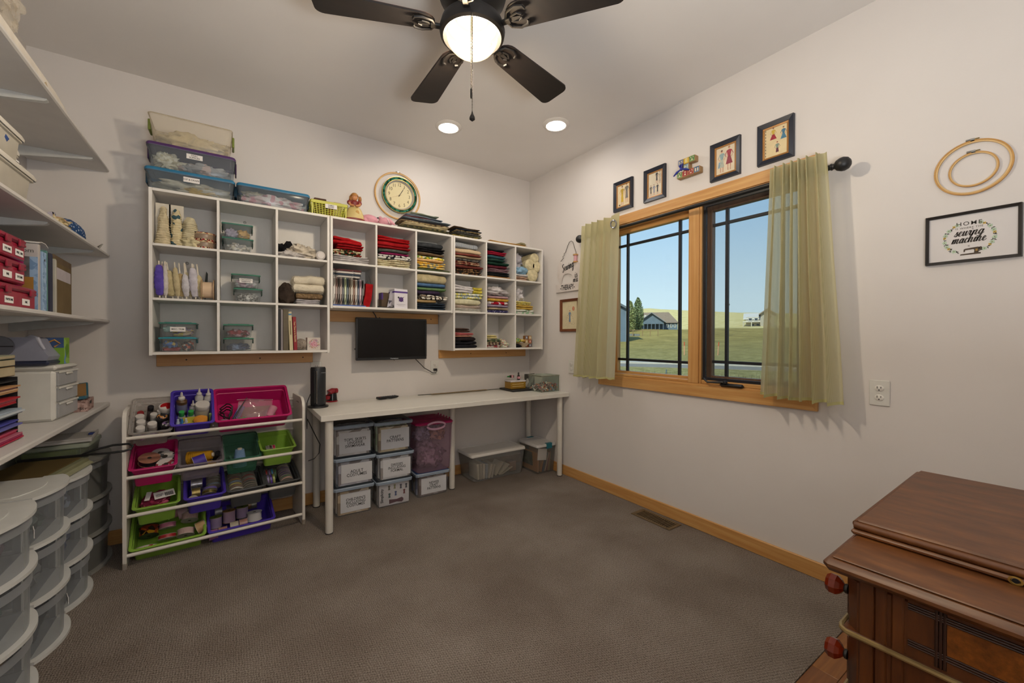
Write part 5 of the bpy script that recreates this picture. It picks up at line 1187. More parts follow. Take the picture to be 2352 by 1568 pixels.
# tower
p = onZ(728, 930, DT); t = thing('tower_purifier', 'tall black tower fan standing on the desk end', 'tower fan', (.478, 3.045, zt2), R(14))
obj('foot', MB().lathe([(.062, 0), (.066, .004), (.064, .010), (.05, .013)], (0, 0, 0), 32), BLACK, t)
obj('column', MB().lathe([(.046, .012), (.050, .02), (.050, .262), (.046, .272), (.0, .274)], (0, 0, 0), 10, sy=.9), M('#17191e', .4), t)
obj('grille', MB().box(-.046, -.030, -.044, -.030, .03, .25, .004), M('#0b0b0d', .6), t); obj('chrome_strip', MB().cyl((-.028, -.0455, .03), (-.028, -.0455, .25), .0022, n=8), M('#8d867c', .3, .8), t)
text(t, 'HOMEDICS', .007, M('#8d9095', .5), faceY(.018, -.0462, .235), bold=.0001)
t = thing('cord', 'thin black cord hanging behind the desk end beside the bin rack', 'cord', (0, 0, 0)); 
obj('cord_run', MB().tube([onY(713, 905, 3.0), onY(705, 925, 2.9), onY(704, 960, 2.9), onY(705, 985, 2.9), onY(706, 962, 2.9), onY(722, 995, 2.92), onY(735, 1020, 2.94), onY(733, 1040, 2.95), onY(722, 1053, 2.95), onY(708, 1058, 2.95)], .003, 6), BLACK, t)
p = onZ(762, 922, DT); t = thing('pencil_sharpener', 'red and black electric pencil sharpener on the desk', 'pencil sharpener', (p.x, p.y, zt2), R(20))
MAR = M('#8d1420', .3)
obj('base', MB().lathe([(.040, 0), (.042, .005), (.038, .009)], n=26), MAR, t); obj('chamber', MB().lathe([(.035, .009), (.031, .05), (.028, .062)], (.004, 0, 0), 24), M('#0d0c0e', .15), t)
mb = MB().tube([(-.030, 0, .020), (-.030, 0, .045), (-.018, -.002, .068), (.004, -.004, .078), (.018, -.006, .078)], [.018, .022, .025, .023, .020], 14); obj('body', mb, MAR, t)
h_ = MB(); h_.M = Matrix.Translation((.036, -.008, .078)) @ Matrix.Rotation(PI/2, 4, 'Y'); h_.lathe([(.020, -.02), (.019, 0), (.012, .004), (.006, .004), (.005, -.004)], n=20); obj('pencil_port', h_, MAR, t); h_ = MB(); h_.M = Matrix.Translation((.0405, -.008, .078)) @ Matrix.Rotation(PI/2, 4, 'Y'); h_.lathe([(0, 0), (.0055, 0)], n=14); obj('port_hole', h_, INK, t)
p = onZ(886, 914, DT); t = thing('remote_control', 'black remote control lying on the desk', 'remote', (p.x, 3.17, zt2), R(12))
obj('shell', MB().prism([(-.085, .008), (-.078, .003), (-.03, .002), (-.01, .006), (.02, .001), (.075, .006), (.088, .014), (.08, .018), (-.08, .020)], -.022, .022, 'y'), BLACK, t)
for i in range(8): obj('button', B(-.07+i*.019, -.062+i*.019, -.012, .012, .0175, .0215), M(('#5a5d62', '#a03030')[i == 0], .5), t)
p = onZ(1085, 900, DT); one('wooden_ruler', 'wooden ruler lying along the back of the desk', 'ruler', B(-.30, .24, -.014, .014, 0, .005, .001), M('#8a7350', .6), (1.66, 3.19, zt2+.0035), R(1.2))
one('metal_straightedge', 'long dark metal straightedge against the wall on the desk', 'ruler', B(0, .85, -.012, .012, 0, .003, .0005), M('#5f605a', .35, .6), (1.26, 3.222, zt2), R(-.3))
p = onZ(1190, 893, DT); tr = thing('black_tray', 'flat black tray under the gold tin on the desk', 'tray', (2.17, 3.075, zt2), R(-3)); obj('slab', MB().box(-.14, .125, -.125, .11, 0, .016, .003).box(-.132, .117, -.117, .102, .016, .0175, .001), BLACK, tr)
t = thing('gold_tin', 'gold tea tin with pale lid standing on the black tray', 'tin', (2.125, 3.06, zt2+.0185), R(-3)); obj('body', B(-.085, .075, -.06, .05, 0, .062, .004), M('#9c7420', .35, .3), t); obj('lid', B(-.087, .077, -.062, .052, .062, .076, .004), M('#cfc9c9', .35), t)
for z_ in (.022, .042): obj('script_line', B(-.07, .05, -.0608, -.06, z_, z_+.0035), M('#d8c48a', .5), t)
for i, (xx, yy, zz, rt, cl, lb) in enumerate(((2.145, 3.04, .0955, (0, 0, 0), '#241310', 'upright dark nail polish bottle with pink label on the gold tin'), (2.100, 3.055, .128, (0, R(-90), 0), '#2a1412', 'sideways dark polish bottle with green cap above the gold tin'))):
    t = thing('polish_bottle', lb, 'bottle', (xx, yy, zt2+zz), rt, 'polish bottles on the gold tin')
    obj('bottle', MB().box(-.011, .011, -.011, .011, 0, .040, .003).lathe([(.006, .04), (.006, .046)], n=12), M(cl, .2), t); obj('cap', MB().lathe([(.008, .046), (.006, .066), (.004, .068)], n=14), M(('#2a201c', '#2f7a3c')[i], .4), t); obj('paper_label', B(-.0116, .0116, -.0116, .0116, .01, .03), M('#c98f96', .6), t)
one('polish_stand', 'black pincushion carrying the polish bottles on the gold tin', 'stand', MB().lathe([(.034, 0), (.030, .010), (.016, .0175), (0, .0185)], n=22), BLACK, (2.140, 3.045, zt2+.0955-.0185+.0), 0)
# glass button box
gx0, gx1, gy0, gy1 = 2.150, 2.400, 2.795, 2.975
gx0 = 2.218
t = thing('glass_box', 'lidded glass box half full of buttons at the desk corner', 'glass box', (gx0, gy0, zt2), 0); gw, gd, gh = 2.415-gx0, .185, .150
G2 = CLEAR('#f2f6f0', .035, .05)
for nm, q_ in (('front_pane', (0, gw, 0, .003, .004, gh-.012)), ('back_pane', (0, gw, gd-.003, gd, .004, gh-.012)), ('side_pane', (0, .003, .003, gd-.003, .004, gh-.012)), ('side_pane', (gw-.003, gw, .003, gd-.003, .004, gh-.012)), ('base_pane', (0, gw, 0, gd, 0, .004))): obj(nm, B(*q_), G2, t)
ED = M('#8d917e', .25, .3)
obj('rim', MB().tube([(0, 0, gh-.012), (gw, 0, gh-.012), (gw, gd, gh-.012), (0, gd, gh-.012)], .003, 6, True), ED, t)
obj('lid', MB().box(-.003, gw+.003, -.003, gd+.003, gh-.008, gh-.004).box(gw*.2, gw*.8, gd*.2, gd*.8, gh-.004, gh+.004, .004), G2, t); obj('lid_edge', MB().tube([(-.003, -.003, gh-.006), (gw+.003, -.003, gh-.006), (gw+.003, gd+.003, gh-.006), (-.003, gd+.003, gh-.006)], .0028, 6, True), ED, t)
obj('corner_edge', MB().cyl((.001, .001, 0), (.001, .001, gh-.012), .002, n=6).cyl((gw-.001, .001, 0), (gw-.001, .001, gh-.012), .002, n=6), ED, t)
bc = ['#d8d2c4', '#3a2a20', '#8d1f2c', '#c9a0a0', '#20201f', '#b5682f', '#d8743a', '#5a6f86', '#e2ddd0', '#6b4a2c', '#2b2b33', '#b98a8f']
bms = [MB() for _ in bc]; br = random.Random(3)
for i in range(620):
    x_, y_ = br.uniform(.008, gw-.008), br.uniform(.008, gd-.008); top = .034+.030*(x_/gw)+.012*(y_/gd)
    z_ = br.uniform(.007, top); k_ = br.randrange(len(bc)); r_ = br.uniform(.0055, .0105)
    mb = bms[k_]; edge = y_ < .03 or x_ < .03
    mb.M = Matrix.Translation((x_, y_, z_)) @ Euler((br.uniform(-1.6, 1.6), br.uniform(-1.3, 1.3), 0)).to_matrix().to_4x4()
    mb.lathe([(r_*.35, -.0004), (r_*.8, -.0006), (r_, .0004), (r_*.85, .0016), (r_*.3, .0008)], n=9)
bt = thing('buttons', 'loose mixed buttons filling the bottom of the glass box', 'buttons', (gx0, gy0, zt2+.004)); bt['kind'] = 'stuff'
for k_, mb in enumerate(bms):
    mb.v = [(min(max(a, .004), gw-.004), min(max(b_, .004), gd-.004), max(z, .001)) for a, b_, z in mb.v]; o = obj('button_layer', mb, M(bc[k_], .35), bt); o['kind'] = 'stuff'
t = thing('photo_card', 'black and white photo standing behind the glass button box', 'photo', (2.22, 3.05, zt2+.018), R(8)); obj('card', B(0, .13, 0, .003, 0, .125), PRINT(['#8d8a84', '#4a4844', '#b9b5ad', '#6d6a64'], 22), t)

# ================================================================ boxes under the desk
FB = CLEAR('#e4e9ee', .045, .2); BLULID = CLEAR('#7f93ab', .55, .25)
def filebox(label, xl, xr, yf, z, h, words, papers, lidcol, top=False, size=.030, frontmat=None, grp='pattern file boxes under the desk', band=None):
    w = xr-xl; d = .30
    t = thing('file_box', label, 'file box', (xl, yf, z), R(-1), grp)
    def ring(k, z_, e=0):
        ix, iy = w*(1-k)/2-e, d*(1-k)/2-e; c_ = .012; return [(ix+c_, iy, z_), (w-ix-c_, iy, z_), (w-ix, iy+c_, z_), (w-ix, d-iy-c_, z_), (w-ix-c_, d-iy, z_), (ix+c_, d-iy, z_), (ix, d-iy-c_, z_), (ix, iy+c_, z_)]
    mb = MB(); vs = ring(.90, .001)+ring(.93, .02)+ring(.98, h-.022); fs = [(j*8+i, j*8+(i+1) % 8, (j+1)*8+(i+1) % 8, (j+1)*8+i) for j in range(2) for i in range(8)]+[tuple(range(7, -1, -1))]
    obj('tub', mb.add(vs, fs), FB, t)
    mb = MB(); vs = ring(1.0, h-.026, .004)+ring(1.0, h-.010, .006)+ring(1.0, h-.004, .002); mb.add(vs, [(j*8+i, j*8+(i+1) % 8, (j+1)*8+(i+1) % 8, (j+1)*8+i) for j in range(2) for i in range(8)])
    obj('rim', mb, M('#8d9bab', .35), t)
    if top:
        def fn(u, v): return (w*(.01+.98*u), d*(.01+.98*v), h-.004+.022*math.sin(PI*u)**.6+.0)
        obj('lid', MB().grid(fn, 12, 6), M(lidcol, .2), t)
        obj('lid_grip', MB().tube([(w*.2, .03, h+.006), (w*.35, .024, h+.012), (w*.65, .024, h+.012), (w*.8, .03, h+.006)], .004, 6), M(lidcol, .3), t)
    else: obj('lid', B(.004, w-.004, .004, d-.004, h-.010, h-.004, .002), M(lidcol, .3), t)
    if words:
        cdm = obj('label_card', B(w*.16, w*.93, .0165, .0178, h*.10, h*.74), PAPER, t)
        text(cdm, words, size, INK, faceY(w*.545, .0160, h*.41), bold=.00022, sx=.92, ls=.82)
    ppx = random.Random(len(label))
    st = thing('pattern_stack', 'paper sewing patterns filed inside the %s' % label.split(', ')[0].replace('clear file box', 'file box'), 'papers', (xl, yf, z), R(-1), 'patterns filed in the boxes')
    for k_, (pc, f0, f1, hh) in enumerate(papers):
        obj('pattern_envelope', B(w*f0, w*f1, .021+.045*k_, .055+.045*k_, .006, h*hh), pc if not isinstance(pc, str) else PRINT([pc, mix(pc, '#ffffff', .25), mix(pc, '#5a4a40', .45), pc], 22), st)
    return t
yb_ = 2.895
def P3(*a): return [(a[0], .10, .90, .80), (a[1], .08, .92, .84), (a[2], .1, .9, .8), (a[1], .1, .9, .82), (a[0], .1, .9, .78)]
x1l, x1r = .553, .808; x2l, x2r = .829, 1.078; x3l, x3r = 1.128, 1.392
hs = .199
filebox("clear file box labelled children's including costumes, under the adult costumes", x1l, x1r, yb_, .001, hs, "CHILDREN'S\nINCLUDING\nCOSTUMES", P3('#c9b08e', '#d3c4ad', '#b89a84'), '#2a3440', size=.0255)
filebox('clear file box labelled adult costumes, below the tops and skirts', x1l+.002, x1r+.010, yb_-.004, .001+hs, hs, 'ADULT\nCOSTUMES', P3('#b9b6bd', '#a3a4b0', '#c9c1bb'), '#2a3440', size=.0285)
filebox('clear file box labelled tops, skirts, lingerie, swimwear', x1l-.010, x1r, yb_-.002, .001+2*hs, hs+.02, 'TOPS, SKIRTS\nLINGERIE\nSWIMWEAR', P3('#d6d0c9', '#cfc8c0', '#d9d4cf'), '#191c22', True, size=.0265)
SIMP = PRINT(['#cfc8c4', '#cfc8c4', '#5d5348', '#7d4a44', '#cfc8c4', '#5a6785', '#cfc8c4'], 16, 'blotch', (1, 1, 1.3))
b6 = filebox('clear file box with a sewing pattern envelope showing, under the dresses', x2l, x2r, yb_-.010, .001, hs-.006, None, [(M('#d0cac6', .7), .08, .94, .84)]+P3('#c9b9a5', '#d3c9bc', '#b8a898')[1:], '#2a3440')
filebox('clear file box labelled dresses including formal, below the craft patterns', x2l+.002, x2r+.012, yb_-.018, .001+hs-.006, hs-.004, 'DRESSES\nINCLUDING\nFORMAL', P3('#d3cfcb', '#c4bfba', '#d9d5d2'), '#2a3440', size=.0255)
filebox('clear file box labelled craft patterns, topped by a blue-black lid', x2l-.012, x2r+.002, yb_-.016, .001+2*hs-.010, hs+.025, 'CRAFT\nPATTERNS', P3('#c9b794', '#a8b58c', '#d3c4a8'), '#1b2a40', True, size=.0285)
filebox('clear file box labelled newer craft patterns, under the pink-lidded bin', x3l, x3r, yb_+.015, .001, hs-.012, 'NEWER\nCRAFT\nPATTERNS', P3('#8a7a74', '#6d7088', '#b5a497'), '#2b5488', size=.0255)
# envelope print of the visible sewing pattern
ev = thing('pattern_envelope', 'sewing pattern envelope printed with small dresses in its file box', 'pattern', (x2l, yb_-.010, .001), R(-1)); w = x2r-x2l
sh_ = obj('envelope', B(w*.08, w*.94, .0178, .0190, .012, .158), M('#d2ccc9', .7), ev)
text(sh_, 'Simplicity', .026, INK, Matrix.Translation((w*.155, .0168, .082)) @ Matrix.Rotation(PI/2, 4, 'X') @ Matrix.Rotation(PI/2, 4, 'Z'), bold=.0005)
def dress(x, z, s_, m_, lie=False):
    P = [(-.008, 0), (.008, 0), (.005, .018), (.009, .030), (.004, .034), (-.004, .034), (-.009, .030), (-.005, .018)]
    if lie: P = [(v*1.6, -u) for u, v in P]
    obj('dress_print', MB().prism([(x+u*s_, z+v*s_) for u, v in P], .0168, .0176, 'y'), m_, sh_)
for i, (fx_, fz, col) in enumerate(((.36, .115, '#5b5340'), (.52, .118, '#8d8a60'), (.70, .112, '#4a4650'), (.86, .110, '#3f4048'), (.37, .060, '#2f4a44'), (.55, .068, '#4a5880'), (.80, .070, '#7a3f3c'))): dress(w*fx_, fz, .95, M(col, .7))
dress(w*.36, .032, 1.9, M('#5a2f34', .7), True)
# tall pink-lidded bin
PKB = CLEAR('#d9bccf', .15, .25); PKL = M('#a31451', .35)
t = thing('storage_bin', 'tall clear pink bin of packed craft supplies with magenta lid', 'storage bin', (x3l-.012, yb_-.015, .001+hs-.010), 0); w, d, h = .298, .33, .375
def rg(k, z_):
    ix, iy = w*(1-k)/2, d*(1-k)/2; c_ = .02; return [(ix+c_, iy, z_), (w-ix-c_, iy, z_), (w-ix, iy+c_, z_), (w-ix, d-iy-c_, z_), (w-ix-c_, d-iy, z_), (ix+c_, d-iy, z_), (ix, d-iy-c_, z_), (ix, iy+c_, z_)]
vs = rg(.86, .001)+rg(.90, .012)+rg(.98, h-.03)+rg(1.0, h-.03)+rg(1.0, h-.012); obj('tub', MB().add(vs, [(j*8+i, j*8+(i+1) % 8, (j+1)*8+(i+1) % 8, (j+1)*8+i) for j in range(4) for i in range(8)]+[tuple(range(7, -1, -1))]), PKB, t)
vs = rg(1.02, h-.014)+rg(1.025, h-.004)+rg(.98, h+.004)+rg(.90, h+.005); lo_ = obj('lid', MB().add(vs, [(j*8+i, j*8+(i+1) % 8, (j+1)*8+(i+1) % 8, (j+1)*8+i) for j in range(3) for i in range(8)]+[tuple(range(24, 32))]), PKL, t)
for i in range(5): obj('lid_rib', MB().cyl((w*.99, d*(.2+.16*i), h-.002), (w*.99, d*(.2+.16*i), h+.016), .006, n=8), PKL, lo_)
for i in range(4): obj('lid_ridge', B(w*.12, w*.88, d*(.25+.18*i), d*(.25+.18*i)+.02, h+.005, h+.009, .002), PKL, lo_)
hm = MB()
for a0 in (0,): hm.tube([(w*.5+math.cos(a)*w*.24, -.014, h-.022+math.sin(a)*.026) for a in [2*PI*i/22 for i in range(22)]], .008, 8, True)
obj('front_handle', hm, CLEAR('#d8a9be', .7, .3), t)
for i, (cc, rr, col, nm, sd) in enumerate((((.09, .10, .225), (.062, .06, .052), '#9a9fb0', 'grey-blue yarn ball', 81), ((.22, .10, .215), (.062, .06, .050), '#c09a78', 'tan knitted bundle', 82), ((.15, .11, .012), (.115, .09, .105), '#77646e', 'plastic-wrapped mauve cloth heap', 83), ((.21, .10, .30), (.075, .06, .022), '#b9a7a4', 'pale cloth fold', 84))):
    crumple('craft_supply', '%s inside the tall pink bin' % nm, 'yarn' if i < 2 else 'fabric', (x3l-.016+cc[0], yb_-.015+cc[1]+.03, .192+cc[2]), rr, PRINT([col, mix(col, '#ffffff', .2), mix(col, '#000000', .3)], 45), sd, .4)
# long low clear box and latch box in the corner
t = bigbin('long low clear storage box with white lid under the desk', 1.625, 2.168, 2.962, .275, .001, .236, CLEAR('#d0cfcc', .16, .2), CLEAR('#d6d2cc', .82, .35), None, grp='clear boxes on the carpet', taper=.90, lidh=.020)
pc = M('#b9ad9a', .8)
for i in range(6):
    one('fabric_packet', 'flat packet of folded interfacing, number %s in the row of the low clear box' % ('one', 'two', 'three', 'four', 'five', 'six')[i], 'packet', B(0, .022, 0, .15, 0, .135-.004*i, .004), M(('#c4bba9', '#b5ac9c', '#c9c0b0', '#9aa0a8', '#bdb4a4', '#a9a092')[i], .8), (1.695+.026*i, 2.995, .008), (0, R(-3+2*i if i < 4 else 14), 0), 'interfacing packets in the low box')
for i, (x_, a) in enumerate(((1.885, 38), (1.925, 56), (1.945, 70))):
    one('pattern_sheet', 'fanned pattern sheet leaning in the low clear box, sheet %s' % ('a', 'b', 'c')[i], 'paper', B(0, .006, 0, .13, 0, .13), M('#c6bba6', .8), (x_, 3.01, .012), (0, R(a), R(4)), 'fanned pattern sheets')
one('craft_block', 'square wooden craft block at the right end of the low clear box', 'block', B(0, .075, 0, .075, 0, .085, .004), M('#7d5f48', .7), (2.045, 3.03, .010), R(4))
LT = M('#1f6b78', .4)
t = bigbin('clear box of files with white lid and teal latches in the corner', 2.205, 2.420, 2.835, .29, .001, .262, CLEAR('#c9c6c0', .14, .15), M('#cbc7c4', .4), None, grp='clear boxes on the carpet', taper=.90, lidh=.020)
for yy in (-.006, .288): obj('latch', MB().box(.10, .165, yy, yy+.010, .218, .264, .003).box(.10, .165, yy if yy < 0 else yy-.02, yy+.03 if yy < 0 else yy+.01, .262, .266, .001), LT, t)
for i, (col, x_, a, hh, nm) in enumerate((('#b07a42', .028, 0, .17, 'orange kraft'), ('#a8743c', .060, 14, .18, 'tan kraft'), ('#50606a', .086, 17, .17, 'slate'), ('#b9a58a', .104, 17, .17, 'cream'), ('#8a5a5a', .122, 14, .17, 'dusty red'), ('#a3835a', .14, 10, .17, 'brown'), ('#8c7a55', .158, 5, .17, 'khaki'))):
    one('file_folder', '%s folder filed in the box with teal latches' % nm, 'folder', B(0, .010, 0, .23, 0, hh, .001), M(col, .75), (2.205+x_, 2.865, .012), (0, R(a), 0), 'folders in the teal-latched box')
one('white_envelope', 'white envelope standing above the folders in the corner box', 'envelope', B(0, .10, 0, .004, 0, .10), PAPER, (2.225, 2.858, .125), (R(-3), R(8), 0)); one('photo_print', 'dark green photo print against the side of the corner box', 'photo', B(0, .004, 0, .17, 0, .12), M('#2c3a2a', .6, var=.4, vscale=30), (2.222, 2.93, .06), (0, R(-4), 0))
# ================================================================ right wall
# curtain rod
xr_ = 2.339
t = thing('curtain_rod', 'black curtain rod with ball finials above the window', 'curtain rod', (xr_, 1.56, 2.014), 0)
obj('rod', MB().cyl((0, .84, 0), (0, -.30, 0), .0105, n=16), BLACK, t); obj('rod_sleeve', MB().cyl((0, -.05, 0), (0, -.82, 0), .0128, n=16), BLACK, t)
for s_ in (1, -1):
    y_ = .845 if s_ > 0 else -.80
    h_ = MB(); h_.M = Matrix.Translation((0, y_, 0)) @ Matrix.Rotation(-PI/2*s_, 4, 'X')
    h_.lathe([(.010, -.01), (.010, .0), (.016, .004), (.016, .008), (.009, .012), (.013, .018), (.024, .026), (.031, .042), (.032, .054), (.026, .070), (.014, .079), (0, .082)], n=24); obj('finial', h_, BLACK, t)
    yb__ = .60*s_
for y_ in (.80, -.68): obj('bracket', MB().cyl((0, y_, -.004), (XR-xr_-.001, y_, -.004), .006, n=10).box(XR-xr_-.006, XR-xr_-.0005, y_-.018, y_+.018, -.03, .025, .002), BLACK, t)
def curtain_mat():
    m, nt, b = _new('sheer_curtain'); b.inputs['Base Color'].default_value = lin('#d2cca6'); b.inputs['Roughness'].default_value = .9; b.inputs['Specular IOR Level'].default_value = .1
    tl = nt.nodes.new('ShaderNodeBsdfTranslucent'); tl.inputs[0].default_value = lin('#dfdabb')
    tr = nt.nodes.new('ShaderNodeBsdfTransparent'); tr.inputs[0].default_value = lin('#f4f3e6')
    v = _coord(nt); w = nt.nodes.new('ShaderNodeTexWave'); w.inputs['Scale'].default_value = 90; w.bands_direction = 'Y'; nt.links.new(v, w.inputs['Vector'])
    a = nt.nodes.new('ShaderNodeMixShader'); a.inputs[0].default_value = .42; nt.links.new(b.outputs[0], a.inputs[1]); nt.links.new(tl.outputs[0], a.inputs[2])
    mm = nt.nodes.new('ShaderNodeMath'); mm.operation = 'MULTIPLY_ADD'; mm.inputs[1].default_value = -.08; mm.inputs[2].default_value = .26; nt.links.new(w.outputs['Fac'], mm.inputs[0])
    s_ = nt.nodes.new('ShaderNodeMixShader'); nt.links.new(mm.outputs[0], s_.inputs[0]); nt.links.new(a.outputs[0], s_.inputs[1]); nt.links.new(tr.outputs[0], s_.inputs[2])
    nt.links.new(s_.outputs[0], nt.nodes['Material Output'].inputs[0]); return m
CUR = curtain_mat()
HEM = M('#c4bf84', .9)
def curtain(label, ya0, ya1, yb0, yb1, z0a, z0b, ztop, folds, seed, flat_to=0.0):
    """ya0->ya1 along the rod, yb0->yb1 along the hem; flat_to: last share of the width that hangs unpleated"""
    t = thing('curtain', label, 'curtain', (xr_, (ya0+ya1)/2, 2.014), 0, 'sheer green curtains'); yc = (ya0+ya1)/2
    rr = random.Random(seed); phs = [rr.uniform(-.5, .5) for _ in range(40)]; NU = 150
    def shape(u, v):
        k = 1-flat_to; act = 1.0 if u < k else max(0.0, 1-(u-k)/.06)
        ph = folds*2*PI*u+.6*math.sin(3*u*PI+seed)+phs[int(u*9)]*.0
        amp = (.022+.016*v)*act
        x = math.sin(ph)*amp+.010*noise.noise(Vector((u*7, v*2.2, seed)))*(.3+v)
        dy = math.cos(ph)*.010*act
        y = (ya0+(ya1-ya0)*u)*(1-v)+(yb0+(yb1-yb0)*u)*v+dy
        if flat_to and u >= k: x += -.030*(u-k)/flat_to
        return x-.043, y
    def fn(u, v):
        x, y = shape(u, v); zb = z0a+(z0b-z0a)*u+.004*math.sin(u*31+seed)
        return (x, y-yc, ztop+(zb-ztop)*v-2.014)
    obj('panel', MB().grid(fn, NU, 26), CUR, t, 80)
    def band(v0, v1, off):
        def g(u, v): 
            x, y, z = fn(u, v0+(v1-v0)*v); return (x-off, y, z)
        mb = MB().grid(g, NU, 4); return mb
    obj('heading', band(0, .085, .0025), CUR, t, 80); obj('hem', band(.988, 1.0, .0022), HEM, t, 80)
    return t
cl = curtain('short sheer green curtain gathered at the far window side with chrome grommet', 2.378, 1.975, 2.47, 2.012, .893, .905, 2.098, 6, 3, .30)
cr_ = curtain('sheer green curtain gathered near the window end by the outlet', 1.000, .772, 1.045, .700, .903, .896, 2.083, 6.5, 8, .0)
g_ = MB(); g_.M = Matrix.Translation((-.074, 2.03-(2.378+1.975)/2, 0.012)) @ Matrix.Rotation(R(78), 4, 'Y')
g_.tube([(math.cos(a)*.026, math.sin(a)*.026, 0) for a in [2*PI*i/24 for i in range(24)]], .006, 8, True); obj('grommet', g_, M('#b9bbbd', .2, .9), cl)
# framed pattern pictures
NAVY = M('#151c2b', .35, key='navy_frame'); GOLD = M('#9c6a30', .4, .2)
def frame(label, y0, y1, z0, z1, fm, liner, fw, art, bg, th=.018, grp='framed dress-pattern pictures', name='framed_picture'):
    yc, zc = (y0+y1)/2, (z0+z1)/2; w, h = abs(y1-y0), z1-z0
    t = thing(name, label, 'picture', faceX(XR-.0006, yc, zc), None, grp)   # local x right, y up, z towards the room
    def ringbars(w, h, fw, z0_, z1_, m_, nm, b_=.003):
        a, c_ = w/2, h/2
        for P in ([(-a, -c_), (a, -c_), (a-fw, -c_+fw), (-a+fw, -c_+fw)], [(-a, c_), (-a+fw, c_-fw), (a-fw, c_-fw), (a, c_)], [(-a, -c_), (-a+fw, -c_+fw), (-a+fw, c_-fw), (-a, c_)], [(a, -c_), (a, c_), (a-fw, c_-fw), (a-fw, -c_+fw)]):
            # bevelled moulding: outer edge high, inner edge lower
            mb = MB(); n = len(P); vs = [(p[0], p[1], 0) for p in P]+[(p[0]*.985 if abs(abs(p[0])-a) < 1e-6 else p[0], p[1]*.985 if abs(abs(p[1])-c_) < 1e-6 else p[1], z1_ if (abs(abs(p[0])-a) < 1e-6 or abs(abs(p[1])-c_) < 1e-6) else z0_) for p in P]
            mb.add(vs, [tuple(range(n-1, -1, -1)), tuple(range(n, 2*n))]+[(i, (i+1) % n, n+(i+1) % n, n+i) for i in range(n)]); obj(nm, mb, m_, t, 0)
    ringbars(w, h, fw, th*.55, th, fm, 'frame_rail')
    iw, ih = w-2*fw, h-2*fw
    if liner: ringbars(iw, ih, .010, th*.40, th*.50, liner, 'liner_rail'); iw -= .02; ih -= .02
    pr_ = obj('print', B(-iw/2, iw/2, -ih/2, ih/2, .001, th*.22), bg, t)
    zf = th*.22
    if art: art(pr_, iw, ih, zf)
    return t
def poly(parent, P, z_, col, nm='figure_print', th=.0004): obj(nm, MB().prism(P, z_, z_+th, 'z'), M(col, .7, var=.12, vscale=120), parent, 0)
SKIN = '#c99a80'
def lady(parent, x, y, s_, top, skirt, hair, z_, skirtw=.5, skirtl=1.0, legs=True, hat=None):
    """fashion-sketch figure about 1 unit tall (s_), feet at y"""
    if legs:
        for d_ in (-.05, .05): poly(parent, [(x+(d_-.018)*s_, y), (x+(d_+.018)*s_, y), (x+(d_+.025)*s_, y+.35*s_), (x+(d_-.025)*s_, y+.35*s_)], z_, SKIN)
    hb = y+(.50-.32*skirtl)*s_
    poly(parent, [(x-.11*s_*skirtw*2, hb), (x+.11*s_*skirtw*2, hb), (x+.055*s_, y+.55*s_), (x-.055*s_, y+.55*s_)], z_+.0003, skirt)
    poly(parent, [(x-.05*s_, y+.54*s_), (x+.05*s_, y+.54*s_), (x+.10*s_, y+.78*s_), (x+.03*s_, y+.81*s_), (x-.03*s_, y+.81*s_), (x-.10*s_, y+.78*s_)], z_+.0006, top)
    for d_ in (-1, 1):
        poly(parent, [(x+d_*.085*s_, y+.77*s_), (x+d_*.105*s_, y+.77*s_), (x+d_*.17*s_, y+.62*s_), (x+d_*.145*s_, y+.61*s_)], z_+.0002, top); poly(parent, [(x+d_*.145*s_, y+.615*s_), (x+d_*.17*s_, y+.62*s_), (x+d_*.09*s_, y+.50*s_), (x+d_*.07*s_, y+.515*s_)], z_+.0008, SKIN)
    c_ = [(x+math.cos(a)*.036*s_, y+.88*s_+math.sin(a)*.048*s_) for a in [2*PI*i/10 for i in range(10)]]; poly(parent, c_, z_+.0007, SKIN)
    hc_ = [(x+math.cos(a)*.046*s_, y+.905*s_+math.sin(a)*.042*s_) for a in [PI*i/8-.2 for i in range(10)]]; poly(parent, hc_, z_+.0010, hat or hair)
def art1(p_, w, h, z_): lady(p_, -.012, -.070, .15, '#b3922a', '#c9a52c', '#4a3526', z_, .35, 1.1); lady(p_, .030, -.060, .15, '#6d675e', '#77706a', '#3a2d24', z_, .40, .9); poly(p_, [(-.045, -.072), (-.030, -.072), (-.030, -.062), (-.045, -.062)], z_, '#4c4038')
def art2(p_, w, h, z_):
    lady(p_, .014, .005, .085, '#2d2d33', '#33333a', '#5a4030', z_, .3, 1.0); lady(p_, .038, -.005, .085, '#b5a892', '#b9ab95', '#5a4030', z_, .3, 1.0)
    for x_, cl_ in ((-.034, '#5d574e'), (-.008, '#8a8ea0'), (.020, '#3f3f44')): lady(p_, x_, -.074, .078, cl_, cl_, '#6b4a30', z_, .3, .9)
def art3(p_, w, h, z_): lady(p_, -.022, -.070, .14, '#8fa7a8', '#b3b9aa', '#5a3426', z_, .45, .9); lady(p_, .022, -.066, .148, '#a33b48', '#8f3a48', '#b98a5a', z_, .62, .8); poly(p_, [(-.045, -.04), (-.034, -.04), (-.028, -.005), (-.04, -.005)], z_, '#7fa0b8')
def art4(p_, w, h, z_):
    lady(p_, -.012, -.008, .090, '#c9a83c', '#9c1f30', '#5a2c22', z_, .85, .8, False); lady(p_, .038, -.020, .090, '#3f6f8a', '#4a7f9a', '#3a2d28', z_, .75, .8, False); lady(p_, .008, -.084, .085, '#7d8f80', '#5a2636', '#8a3c2c', z_, .4, .7, False)
    for i in range(9): poly(p_, [(-.052, -.07+i*.017), (-.049, -.07+i*.017), (-.049, -.06+i*.017), (-.052, -.06+i*.017)], z_, '#4a3a30')
BGP = M('#d8c6a0', .7)
